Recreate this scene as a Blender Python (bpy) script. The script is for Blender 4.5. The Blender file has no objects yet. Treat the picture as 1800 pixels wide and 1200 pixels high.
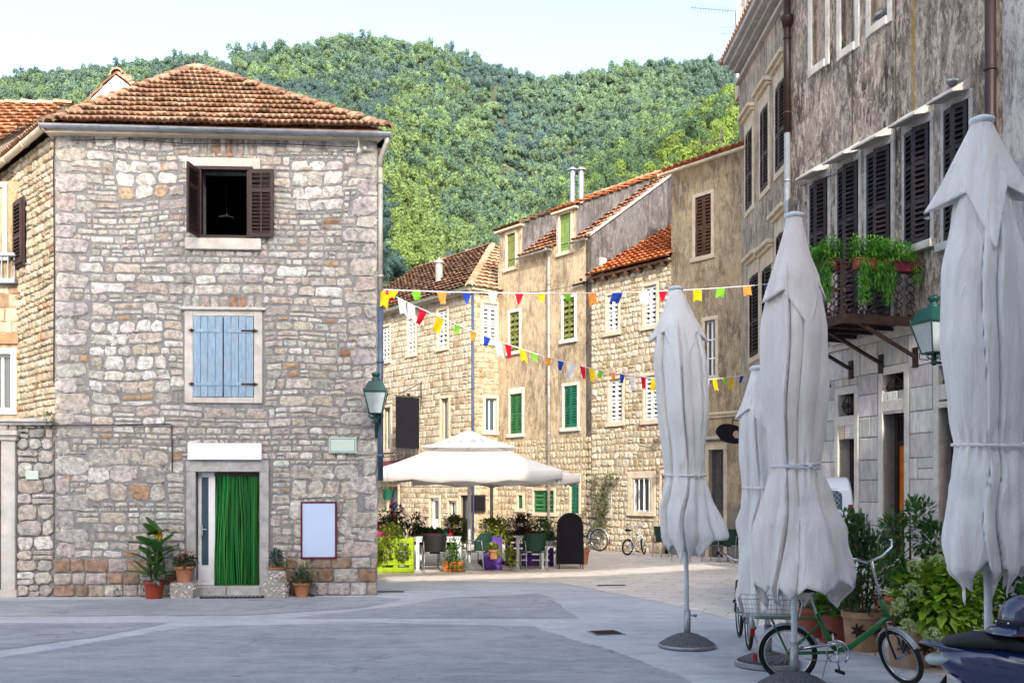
import bpy, math, random
import numpy as np
from mathutils import Vector, Matrix, noise
from mathutils.geometry import tessellate_polygon

scene = bpy.context.scene
COL = scene.collection
PI = math.pi
FPX, CX, HZ, CAMH = 1750.0, 900.0, 865.0, 1.75      # focal length, centre and horizon measured on the photograph

def at(px, py, Y):
    return Vector(((px - CX) / FPX * Y, Y, CAMH + (HZ - py) / FPX * Y))

def gnd(px, py, z=0.0):
    Y = FPX * (CAMH - z) / (py - HZ)
    return Vector(((px - CX) / FPX * Y, Y, z))

class Frame:
    """A facade's own axes: x to the right along the wall, y into the wall, z up."""
    def __init__(s, x, y, ang, z=0.0):
        s.M = Matrix.Translation((x, y, z)) @ Matrix.Rotation(ang, 4, 'Z')
        s.I = s.M.inverted()
        s.ang = ang
    def uv(s, px, py, dy=0.0):
        o = s.I @ Vector((0, 0, CAMH))
        d = s.I.to_3x3() @ Vector(((px - CX) / FPX, 1, (HZ - py) / FPX))
        t = (dy - o.y) / d.y
        p = o + d * t
        return p.x, p.z
    def rc(s, x0, y0, x1, y1, dy=0.0):
        m = (x0 + x1) / 2
        return (s.uv(x0, y0, dy)[0], s.uv(x1, y0, dy)[0], s.uv(m, y1, dy)[1], s.uv(m, y0, dy)[1])

WM = {}      # world matrices of what has been built

def thing(name, label, cat, loc=(0, 0, 0), rz=0.0, group=None, frame=None, kind=None):
    o = bpy.data.objects.new(name, None)
    COL.objects.link(o)
    o.empty_display_size = 0.2
    if frame is not None:
        Mx = frame.M.copy()
    else:
        Mx = Matrix.Translation(loc) @ Matrix.Rotation(rz, 4, 'Z')
    o.location = Mx.to_translation()
    o.rotation_euler = Mx.to_euler()
    WM[o.name] = Mx
    tag(o, label, cat, group, kind)
    return o

def tag(o, label=None, cat=None, group=None, kind=None):
    if label: o['label'] = label
    if cat: o['category'] = cat
    if group: o['group'] = group
    if kind: o['kind'] = kind
    return o

def rot(axis, a): return Matrix.Rotation(a, 4, axis)
def tr(x, y, z): return Matrix.Translation((x, y, z))

class MB:
    def __init__(s, col=(1, 1, 1)):
        s.v = []; s.f = []; s.c = []; s.col = col; s.m = []; s.mi = 0
    def add(s, vs, fs, M=None, col=None):
        b = len(s.v)
        c = col or s.col
        if M is not None:
            vs = [M @ Vector(p) for p in vs]
        s.v.extend([tuple(p) for p in vs]); s.c.extend([c] * len(vs))
        s.f.extend([tuple(i + b for i in q) for q in fs]); s.m.extend([s.mi] * len(fs))
        return b
    def box(s, x0, x1, y0, y1, z0, z1, M=None, col=None):
        if x0 > x1: x0, x1 = x1, x0
        if y0 > y1: y0, y1 = y1, y0
        if z0 > z1: z0, z1 = z1, z0
        vs = [(x0,y0,z0),(x1,y0,z0),(x1,y1,z0),(x0,y1,z0),(x0,y0,z1),(x1,y0,z1),(x1,y1,z1),(x0,y1,z1)]
        fs = [(0,3,2,1),(4,5,6,7),(0,1,5,4),(1,2,6,5),(2,3,7,6),(3,0,4,7)]
        s.add(vs, fs, M, col)
    def tube(s, pts, r, n=8, closed=False, M=None, col=None, cap=True):
        pts = [Vector(p) for p in pts]
        k = len(pts)
        rs = r if isinstance(r, (list, tuple)) else [r] * k
        tang = []
        for i in range(k):
            if closed: t = pts[(i+1) % k] - pts[i-1]
            elif i == 0: t = pts[1] - pts[0]
            elif i == k-1: t = pts[-1] - pts[-2]
            else: t = pts[i+1] - pts[i-1]
            if t.length < 1e-9: t = Vector((0,0,1))
            tang.append(t.normalized())
        a = Vector((0,0,1)) if abs(tang[0].z) < .9 else Vector((1,0,0))
        nx = tang[0].cross(a).normalized()
        vs = []
        for i in range(k):
            nx = (nx - tang[i] * nx.dot(tang[i]))
            nx = nx.normalized() if nx.length > 1e-6 else tang[i].orthogonal().normalized()
            ny = tang[i].cross(nx)
            for j in range(n):
                q = 2*PI*j/n
                vs.append(pts[i] + (nx*math.cos(q) + ny*math.sin(q)) * rs[i])
        fs = []
        for i in range(k if closed else k-1):
            i2 = (i+1) % k
            for j in range(n):
                j2 = (j+1) % n
                fs.append((i*n+j, i*n+j2, i2*n+j2, i2*n+j))
        if cap and not closed:
            fs.append(tuple(reversed(range(n)))); fs.append(tuple(range((k-1)*n, k*n)))
        s.add(vs, fs, M, col)
    def lathe(s, prof, n=24, M=None, col=None, caps=True):
        vs = []; fs = []
        for (r, z) in prof:
            for j in range(n):
                q = 2*PI*j/n
                vs.append((r*math.cos(q), r*math.sin(q), z))
        for i in range(len(prof)-1):
            for j in range(n):
                j2 = (j+1) % n
                fs.append((i*n+j, i*n+j2, (i+1)*n+j2, (i+1)*n+j))
        if caps:
            fs.append(tuple(reversed(range(n)))); fs.append(tuple(range((len(prof)-1)*n, len(prof)*n)))
        s.add(vs, fs, M, col)
    def prism(s, poly, d, M=None, col=None):
        """polygon (3-D points) extruded along vector d"""
        n = len(poly); d = Vector(d)
        p = [Vector(q) for q in poly]
        vs = p + [q + d for q in p]
        fs = [tuple(reversed(range(n))), tuple(range(n, 2*n))]
        for i in range(n):
            j = (i+1) % n
            fs.append((i, j, n+j, n+i))
        s.add(vs, fs, M, col)
    def poly(s, pts, M=None, col=None):
        s.add(pts, [tuple(range(len(pts)))], M, col)
    def ball(s, c, r, n=10, M=None, col=None, sc=(1,1,1)):
        m = max(4, n//2+1); vs = []; fs = []
        for i in range(m+1):
            a = PI*i/m
            for j in range(n):
                q = 2*PI*j/n
                vs.append((c[0]+r*sc[0]*math.sin(a)*math.cos(q), c[1]+r*sc[1]*math.sin(a)*math.sin(q), c[2]-r*sc[2]*math.cos(a)))
        for i in range(m):
            for j in range(n):
                j2 = (j+1) % n
                fs.append((i*n+j, i*n+j2, (i+1)*n+j2, (i+1)*n+j))
        s.add(vs, fs, M, col)
    def build(s, name, mat, parent=None, frame=None, smooth=False, bevel=0, M=None, sub=0, angle=None):
        """frame/M: the world transform of the vertices; with a parent and neither, they are in the parent's axes"""
        me = bpy.data.meshes.new(name)
        X = None
        W = frame.M if frame is not None else M
        if parent is not None:
            if W is not None: X = WM[parent.name].inverted() @ W
        else:
            X = W
        vs = [tuple(X @ Vector(p)) for p in s.v] if X is not None else s.v
        loc = Vector((0,0,0))
        if parent is None and vs:
            xs = [p[0] for p in vs]; ys = [p[1] for p in vs]; zs = [p[2] for p in vs]
            loc = Vector(((min(xs)+max(xs))/2, (min(ys)+max(ys))/2, min(zs)))
            vs = [(p[0]-loc.x, p[1]-loc.y, p[2]-loc.z) for p in vs]
        me.from_pydata(vs, [], s.f)
        ca = me.color_attributes.new('Col', 'FLOAT_COLOR', 'POINT')
        arr = np.ones((len(vs), 4), dtype=np.float32)
        if vs: arr[:, :3] = np.array(s.c, dtype=np.float32)[:, :3]
        ca.data.foreach_set('color', arr.ravel())
        mats = mat if isinstance(mat, (list, tuple)) else [mat]
        for m_ in mats: me.materials.append(m_)
        if len(mats) > 1: me.polygons.foreach_set('material_index', s.m)
        if smooth: me.polygons.foreach_set('use_smooth', [True]*len(s.f))
        me.validate(); me.update()
        if smooth and angle: 
            try: me.set_sharp_from_angle(angle=angle)
            except Exception: pass
        o = bpy.data.objects.new(name, me)
        COL.objects.link(o)
        if parent is not None:
            o.parent = parent; WM[o.name] = WM[parent.name].copy()
        else:
            o.location = loc; WM[o.name] = Matrix.Translation(loc)
        if bevel:
            b = o.modifiers.new('bevel', 'BEVEL'); b.width = bevel; b.segments = 2; b.limit_method = 'ANGLE'; b.angle_limit = math.radians(40)
        if sub:
            b = o.modifiers.new('sub', 'SUBSURF'); b.levels = sub; b.render_levels = sub
        return o

def copy_tree(o, parent=None, M=None, label=None):
    c = o.copy(); COL.objects.link(c)
    if parent is not None:
        c.parent = parent; WM[c.name] = WM[parent.name].copy()
    elif M is not None:
        c.location = M.to_translation(); c.rotation_euler = M.to_euler(); c.scale = M.to_scale(); WM[c.name] = M.copy()
    if label: c['label'] = label
    for ch in list(o.children): copy_tree(ch, c)
    return c

# ------------------------------------------------------------------ materials
def _new(name):
    m = bpy.data.materials.new(name); m.use_nodes = True
    nt = m.node_tree; b = nt.nodes['Principled BSDF']
    return m, nt, b

def _n(nt, typ, **kw):
    n = nt.nodes.new(typ)
    for k, v in kw.items():
        if k.startswith('i_'):
            key = k[2:]
            n.inputs[int(key) if key.isdigit() else key].default_value = v
        else: setattr(n, k, v)
    return n

def _noise(nt, co, scale, detail=4, rough=.55, dist=0.0):
    n = _n(nt, 'ShaderNodeTexNoise')
    n.inputs['Scale'].default_value = scale; n.inputs['Detail'].default_value = detail
    n.inputs['Roughness'].default_value = rough; n.inputs['Distortion'].default_value = dist
    nt.links.new(co, n.inputs['Vector'])
    return n.outputs['Fac']

def _map(nt, co, sc=(1,1,1), loc=(0,0,0), ro=(0,0,0)):
    n = _n(nt, 'ShaderNodeMapping')
    n.inputs['Scale'].default_value = sc; n.inputs['Location'].default_value = loc; n.inputs['Rotation'].default_value = ro
    nt.links.new(co, n.inputs['Vector'])
    return n.outputs['Vector']

def _ramp(nt, fac, a, b, lo=0.0, hi=1.0):
    n = _n(nt, 'ShaderNodeMapRange')
    n.inputs['From Min'].default_value = a; n.inputs['From Max'].default_value = b
    n.inputs['To Min'].default_value = lo; n.inputs['To Max'].default_value = hi
    nt.links.new(fac, n.inputs['Value'])
    return n.outputs['Result']

def _mix(nt, fac, a, b, mode='MIX'):
    n = _n(nt, 'ShaderNodeMix', data_type='RGBA', blend_type=mode)
    for sock, v in ((0, fac), (6, a), (7, b)):
        if hasattr(v, 'is_linked') or hasattr(v, 'node'): nt.links.new(v, n.inputs[sock])
        elif sock == 0: n.inputs[0].default_value = v
        else: n.inputs[sock].default_value = (v[0], v[1], v[2], 1)
    return n.outputs[2]

def _mul(nt, a, b, op='MULTIPLY'):
    n = _n(nt, 'ShaderNodeMath', operation=op)
    for i, v in enumerate((a, b)):
        if hasattr(v, 'node'): nt.links.new(v, n.inputs[i])
        else: n.inputs[i].default_value = v
    return n.outputs[0]

def _bump(nt, b, h, strength, dist=.02):
    n = _n(nt, 'ShaderNodeBump'); n.inputs['Strength'].default_value = strength; n.inputs['Distance'].default_value = dist
    nt.links.new(h, n.inputs['Height']); nt.links.new(n.outputs['Normal'], b.inputs['Normal'])

def mat(name, col=(.5,.5,.5), rough=.75, var=.12, vs=5.0, bump=.0, bs=40.0, attr=False, metal=0.0, spec=.3, coat=0.0,
        trans=0.0, dirt=None, dirt_amt=.4, dirt_s=1.5, sub=0.0, bdist=.02, stretch=None, dlo=.5, dhi=.72):
    m, nt, b = _new(name)
    tc = _n(nt, 'ShaderNodeTexCoord'); co = tc.outputs['Object']
    if stretch: co = _map(nt, co, stretch)
    if attr:
        a = _n(nt, 'ShaderNodeAttribute', attribute_name='Col'); base = a.outputs['Color']
        base = _mix(nt, 1.0, base, col, 'MULTIPLY')
    else:
        base = None
    f = _noise(nt, co, vs, 6, .65)
    fr = _ramp(nt, f, .3, .7, 1-var*1.6, 1+var)
    cn = _n(nt, 'ShaderNodeCombineColor')
    for i in range(3): nt.links.new(fr, cn.inputs[i])
    out = _mix(nt, 1.0, base if base is not None else col, cn.outputs[0], 'MULTIPLY')
    if dirt is not None:
        d = _ramp(nt, _noise(nt, co, dirt_s, 8, .7, .4), dlo, dhi, 0, dirt_amt)
        out = _mix(nt, d, out, dirt)
    nt.links.new(out, b.inputs['Base Color'])
    b.inputs['Roughness'].default_value = rough; b.inputs['Metallic'].default_value = metal
    b.inputs['Specular IOR Level'].default_value = spec
    if coat: b.inputs['Coat Weight'].default_value = coat; b.inputs['Coat Roughness'].default_value = .05
    if bump: _bump(nt, b, _noise(nt, co, bs, 6, .6), bump, bdist)
    if trans:
        t = _n(nt, 'ShaderNodeBsdfTranslucent'); nt.links.new(out, t.inputs['Color'])
        ms = _n(nt, 'ShaderNodeMixShader'); ms.inputs[0].default_value = trans
        nt.links.new(b.outputs[0], ms.inputs[1]); nt.links.new(t.outputs[0], ms.inputs[2])
        nt.links.new(ms.outputs[0], nt.nodes['Material Output'].inputs['Surface'])
    return m

def plaster(name, c1, c2, dark, light, streak=.6, spots=.5, low=None, sx=7.0, big=.6, moss=None):
    """weathered plaster: broad tone change, vertical streaks of grime, peeled light flakes"""
    m, nt, b = _new(name)
    co = _n(nt, 'ShaderNodeTexCoord').outputs['Object']
    def N(sc, off=(0,0,0), det=8, rough=.68, dist=.4): return _noise(nt, _map(nt, co, sc, off), 1.0, det, rough, dist)
    broad = _ramp(nt, N((.6,.6,.45), (0,0,0), 9, .7), .42, .58)
    base = _mix(nt, broad, c1, c2)
    patch = _ramp(nt, N((1.3,1.3,.75), (3,8,1)), .50, .60)
    base = _mix(nt, _mul(nt, patch, big), base, dark)
    st = _ramp(nt, N((sx, sx, .9), (0,0,5), 9, .72, .9), .47, .58)
    br2 = _ramp(nt, N((.8,.8,.6), (9,2,4)), .40, .56)
    base = _mix(nt, _mul(nt, _mul(nt, st, br2), streak), base, dark)
    st2 = _ramp(nt, N((sx*1.3, sx*1.3, 1.7), (7,1,2), 9, .75, .7), .52, .58)
    base = _mix(nt, _mul(nt, st2, streak*.7), base, light)
    sp = N((8, 8, 3.0), (0,0,0), 8, .75, .8)
    base = _mix(nt, _mul(nt, _ramp(nt, sp, .535, .575), spots), base, light)
    sp2 = N((9, 9, 3.4), (5,3,1), 8, .78, .6)
    base = _mix(nt, _mul(nt, _ramp(nt, sp2, .53, .58), spots), base, dark)
    if moss:
        sep = _n(nt, 'ShaderNodeSeparateXYZ'); nt.links.new(co, sep.inputs[0])
        wob = _mul(nt, sep.outputs['X'], _mul(nt, N((1.2,1.2,1.2), (2,2,2), 5), .22), 'ADD')
        dd = _mul(nt, _mul(nt, wob, moss[0]+.11, 'SUBTRACT'), 0.0, 'ADD'); ab = _n(nt, 'ShaderNodeMath', operation='ABSOLUTE'); nt.links.new(dd, ab.inputs[0])
        mk = _mul(nt, _ramp(nt, ab.outputs[0], .075, .02), _ramp(nt, sep.outputs['Z'], moss[1]-.5, moss[1]+.3)); mk = _mul(nt, mk, _ramp(nt, sp2, .35, .52))
        base = _mix(nt, _mul(nt, mk, .85), base, (.30,.19,.03))
    if low is not None:
        sep = _n(nt, 'ShaderNodeSeparateXYZ'); nt.links.new(co, sep.inputs[0])
        wob = _mul(nt, sep.outputs['Z'], _mul(nt, N((1.2,1.2,1.2)), .8), 'ADD')
        base = _mix(nt, _ramp(nt, wob, low[1]+.4, low[0]+.4, 0, low[3]), base, low[2])
    fine = _noise(nt, co, 30, 6, .7)
    cn = _n(nt, 'ShaderNodeCombineColor'); fr = _ramp(nt, fine, .3, .7, .82, 1.14)
    for i in range(3): nt.links.new(fr, cn.inputs[i])
    base = _mix(nt, 1.0, base, cn.outputs[0], 'MULTIPLY')
    nt.links.new(base, b.inputs['Base Color'])
    b.inputs['Roughness'].default_value = .92; b.inputs['Specular IOR Level'].default_value = .15
    h = _mul(nt, _mul(nt, sp, 1.5), fine, 'ADD')
    _bump(nt, b, h, .7, .03)
    return m

def glass(name, tint=(.05,.06,.07), rough=.06):
    m, nt, b = _new(name)
    co = _n(nt, 'ShaderNodeTexCoord').outputs['Object']
    f = _noise(nt, co, 1.8, 3)
    nt.links.new(_mix(nt, f, tint, [t*1.9 for t in tint]), b.inputs['Base Color'])
    b.inputs['Roughness'].default_value = rough; b.inputs['Specular IOR Level'].default_value = .6
    _bump(nt, b, _noise(nt, co, 1.5, 2), .06, .05)
    return m

MT = {}
MT['stone'] = mat('stone', (1,1,1), .9, .34, 11, 1.0, 26, attr=True, spec=.15, dirt=(.43,.25,.11), dirt_amt=.75, dirt_s=5.5, bdist=.03, dlo=.60, dhi=.72)
MT['stone_warm'] = mat('stone_warm', (1,1,1), .9, .24, 7, .8, 30, attr=True, spec=.12, dirt=(.40,.30,.19), dirt_amt=.45, dirt_s=2.2, bdist=.03)
MT['ashlar'] = mat('ashlar', (1,1,1), .85, .16, 5, .45, 45, attr=True, spec=.15, dirt=(.24,.22,.20), dirt_amt=.6, dirt_s=1.0, stretch=(3.2,3.2,.8))
MT['mortar'] = mat('mortar', (.27,.27,.272), .95, .22, 8, .8, 50, dirt=(.14,.14,.145), dirt_amt=.5, dirt_s=2.0, spec=.1)
MT['mortar_warm'] = mat('mortar_warm', (.44,.355,.24), .95, .25, 8, .7, 50, dirt=(.24,.18,.12), dirt_amt=.5, dirt_s=2.0, spec=.1)
MT['trim'] = mat('trim', (.60,.57,.52), .85, .12, 5, .3, 45, dirt=(.36,.29,.22), dirt_amt=.55, dirt_s=2.6, spec=.15)
MT['trim_grey'] = mat('trim_grey', (.43,.42,.41), .85, .2, 6, .4, 45, dirt=(.28,.25,.22), dirt_amt=.5, dirt_s=3, spec=.15)
MT['trim_warm'] = mat('trim_warm', (.60,.52,.39), .85, .14, 5, .3, 45, dirt=(.36,.27,.17), dirt_amt=.5, dirt_s=2.0, spec=.15)
MT['tile'] = mat('tile', (1,1,1), .85, .28, 10, .5, 60, attr=True, spec=.15, dirt=(.16,.115,.08), dirt_amt=.65, dirt_s=2.6)
MT['brown_paint'] = mat('brown_paint', (.040,.022,.022), .5, .2, 9, .1, 60, spec=.3)
MT['old_brown'] = mat('old_brown', (.105,.050,.028), .7, .3, 9, .2, 60, stretch=(1,1,.3))
MT['black_wood'] = mat('black_wood', (.020,.015,.018), .55, .3, 8, .1, 60)
MT['grey_shutter'] = mat('grey_shutter', (.10,.085,.08), .8, .3, 8, .2, 50)
MT['blue_paint'] = mat('blue_paint', (.27,.385,.52), .7, .16, 9, .25, 50, dirt=(.42,.42,.44), dirt_amt=.45, dirt_s=5, stretch=(3,3,.7))
MT['white_paint'] = mat('white_paint', (.78,.78,.79), .45, .05, 6, .05, 40)
MT['white_shutter'] = mat('white_shutter', (.62,.62,.61), .5, .06, 6, .05, 40)
MT['cream_wood'] = mat('cream_wood', (.62,.58,.50), .6, .1, 6, .1, 40)
MT['olive_paint'] = mat('olive_paint', (.17,.19,.055), .7, .2, 6, .1, 50)
MT['lime_green_paint'] = mat('lime_green_paint', (.16,.25,.07), .7, .2, 6, .1, 50)
MT['green_paint'] = mat('green_paint', (.035,.155,.055), .6, .2, 6, .1, 50)
MT['teal_green'] = mat('teal_green', (.012,.12,.075), .6, .2, 6, .1, 50)
MT['dark'] = mat('dark', (.012,.010,.010), .9, .3, 3)
MT['glass'] = glass('glass')
MT['glass_blue'] = glass('glass_blue', (.03,.055,.075))
MT['zinc'] = mat('zinc', (.30,.33,.37), .42, .16, 6, .05, 30, metal=.55, spec=.4)
MT['pipe_old'] = mat('pipe_old', (.34,.32,.30), .55, .2, 4, .1, 30, metal=.3, dirt=(.20,.11,.07), dirt_amt=.6, dirt_s=3)
MT['pipe_dark'] = mat('pipe_dark', (.024,.012,.012), .5, .2, 4, .05, 30)
MT['blue_pipe'] = mat('blue_pipe', (.05,.075,.13), .5, .2, 4)
MT['cable'] = mat('cable', (.03,.022,.022), .6, .1, 6)
MT['iron'] = mat('iron', (.035,.018,.018), .6, .3, 8, .2, 50, dirt=(.12,.05,.03), dirt_amt=.5, dirt_s=6)
MT['lamp_green'] = mat('lamp_green', (.007,.050,.045), .4, .15, 8, .05, 40, coat=.2)
MT['frosted'] = mat('frosted', (.36,.42,.43), .25, .1, 4, spec=.5)
MT['terracotta'] = mat('terracotta', (.42,.17,.09), .8, .18, 6, .25, 40, dirt=(.50,.36,.27), dirt_amt=.4, dirt_s=5)
MT['red_pot'] = mat('red_pot', (.30,.045,.025), .45, .1, 6)
MT['clay_red'] = mat('clay_red', (.33,.085,.055), .6, .12, 6, .1, 40)
MT['clay_pale'] = mat('clay_pale', (.46,.27,.16), .85, .22, 5, .35, 30, dirt=(.24,.17,.11), dirt_amt=.5, dirt_s=4)
MT['soil'] = mat('soil', (.045,.03,.02), .95, .3, 20, .6, 60)
MT['leaf'] = mat('leaf', (1,1,1), .5, .14, 12, attr=True, spec=.3, trans=.22)
MT['leaf_far'] = mat('leaf_far', (1,1,1), .9, .10, .05, attr=True, spec=.03, trans=.42)
MT['petal'] = mat('petal', (1,1,1), .6, .08, 20, attr=True, trans=.3)
MT['bark'] = mat('bark', (.12,.085,.055), .9, .3, 14, .5, 40)
MT['shell'] = mat('shell', (1,1,1), .6, .18, 20, .4, 60, attr=True)
MT['canvas_white'] = mat('canvas_white', (.84,.82,.80), .85, .04, 2, .15, 200, trans=.22, spec=.1, bdist=.004)
MT['pole_white'] = mat('pole_white', (.68,.72,.75), .4, .1, 8, dirt=(.35,.36,.38), dirt_amt=.3, dirt_s=6)
MT['gravel_concrete'] = mat('gravel_concrete', (.17,.17,.175), .95, .55, 70, 1.0, 90, spec=.1)
MT['galv'] = mat('galv', (.34,.36,.38), .4, .15, 10, metal=.6)
MT['chrome'] = mat('chrome', (.62,.63,.65), .18, .05, 6, metal=1.0)
MT['rubber'] = mat('rubber', (.018,.018,.019), .8, .2, 20, .2, 60)
MT['bike_green'] = mat('bike_green', (.010,.16,.035), .35, .1, 6, coat=.4)
MT['bike_black'] = mat('bike_black', (.02,.02,.022), .4, .1, 6, coat=.3)
MT['bike_white'] = mat('bike_white', (.68,.72,.76), .4, .05, 6, coat=.3)
MT['red_plastic'] = mat('red_plastic', (.30,.012,.02), .3, .1, 6, coat=.4)
MT['lime_pallet'] = mat('lime_pallet', (.27,.40,.008), .65, .14, 6, .2, 40)
MT['purple_pallet'] = mat('purple_pallet', (.10,.04,.30), .65, .2, 6, .2, 40)
MT['orange_wood'] = mat('orange_wood', (.52,.15,.025), .6, .2, 8, .2, 40)
MT['chair_weave'] = mat('chair_weave', (.010,.045,.032), .6, .3, 30, .6, 90)
MT['chair_dark'] = mat('chair_dark', (.016,.016,.020), .6, .3, 30, .6, 90)
MT['black_board'] = mat('black_board', (.010,.010,.014), .9, .1, 4, spec=.1)
MT['board_white'] = mat('board_white', (.52,.63,.84), .35, .03, 2)
MT['sign_white'] = mat('sign_white', (.80,.81,.86), .4, .03, 2)
MT['sign_green'] = mat('sign_green', (.56,.66,.60), .4, .04, 2)
MT['maroon'] = mat('maroon', (.13,.012,.03), .5, .15, 6)
MT['navy_gloss'] = mat('navy_gloss', (.008,.020,.085), .14, .1, 3, coat=1.0, spec=.6)
MT['black_gloss'] = mat('black_gloss', (.006,.007,.011), .12, .1, 3, coat=1.0, spec=.6)
MT['black_vinyl'] = mat('black_vinyl', (.018,.018,.022), .5, .2, 9, .15, 120)
MT['van_white'] = mat('van_white', (.66,.70,.74), .3, .03, 3, coat=.6)
MT['black_plastic'] = mat('black_plastic', (.015,.015,.017), .5, .2, 9)
MT['amber'] = mat('amber', (.75,.30,.01), .3, .05, 6, coat=.5)
MT['orange_panel'] = mat('orange_panel', (.62,.16,.012), .5, .25, 3)  # plain orange of the panel inside the palazzo doors
MT['plastic_cream'] = mat('plastic_cream', (.60,.58,.53), .5, .06, 4)
MT['rope'] = mat('rope', (.66,.66,.70), .8, .08, 20)
MT['flag'] = mat('flag', (1,1,1), .6, .06, 6, attr=True, trans=.35)
MT['pigeon'] = mat('pigeon', (1,1,1), .7, .2, 30, attr=True)
MT['cloth_orange'] = mat('cloth_orange', (.5,.2,.1), .8)

def canvas(name, col, dirt, trans):
    m, nt, b = _new(name); co = _n(nt, 'ShaderNodeTexCoord').outputs['Object']
    base = _mix(nt, _ramp(nt, _noise(nt, _map(nt, co, (3,3,.9)), 1.0, 8, .7, .5), .48, .68, 0, .45), col, dirt)
    base = _mix(nt, _ramp(nt, _noise(nt, co, 1.4, 6, .7), .56, .70, 0, .35), base, [c*.82 for c in dirt])
    nt.links.new(base, b.inputs['Base Color']); b.inputs['Roughness'].default_value = .9; b.inputs['Specular IOR Level'].default_value = .08
    cr = _noise(nt, _map(nt, co, (9,9,1.6)), 1.0, 7, .62, 1.2); wv = _noise(nt, co, 240, 2)
    b1 = _n(nt, 'ShaderNodeBump'); b1.inputs['Strength'].default_value = .8; b1.inputs['Distance'].default_value = .05; nt.links.new(cr, b1.inputs['Height'])
    b2 = _n(nt, 'ShaderNodeBump'); b2.inputs['Strength'].default_value = .2; b2.inputs['Distance'].default_value = .003; nt.links.new(wv, b2.inputs['Height']); nt.links.new(b1.outputs[0], b2.inputs['Normal']); nt.links.new(b2.outputs[0], b.inputs['Normal'])
    t = _n(nt, 'ShaderNodeBsdfTranslucent'); nt.links.new(base, t.inputs['Color']); nt.links.new(b2.outputs[0], t.inputs['Normal']); ms = _n(nt, 'ShaderNodeMixShader'); ms.inputs[0].default_value = trans
    nt.links.new(b.outputs[0], ms.inputs[1]); nt.links.new(t.outputs[0], ms.inputs[2]); nt.links.new(ms.outputs[0], nt.nodes['Material Output'].inputs['Surface'])
    return m
MT['canvas'] = canvas('canvas', (.95,.925,.90), (.82,.785,.755), .16)
MT['canvas_rose'] = canvas('canvas_rose', (.94,.87,.835), (.78,.695,.665), .16)

# ------------------------------------------------------------------ masonry
def jit_col(rng, c, a=.13):
    k = 1 + rng.uniform(-a, a)
    return tuple(max(.01, x * k * (1 + rng.uniform(-.035, .035))) for x in c)

def pick(rng, cols):
    t = rng.random() * sum(w for w, c in cols)
    for w, c in cols:
        t -= w
        if t <= 0: return jit_col(rng, c)
    return jit_col(rng, cols[-1][1])

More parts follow.
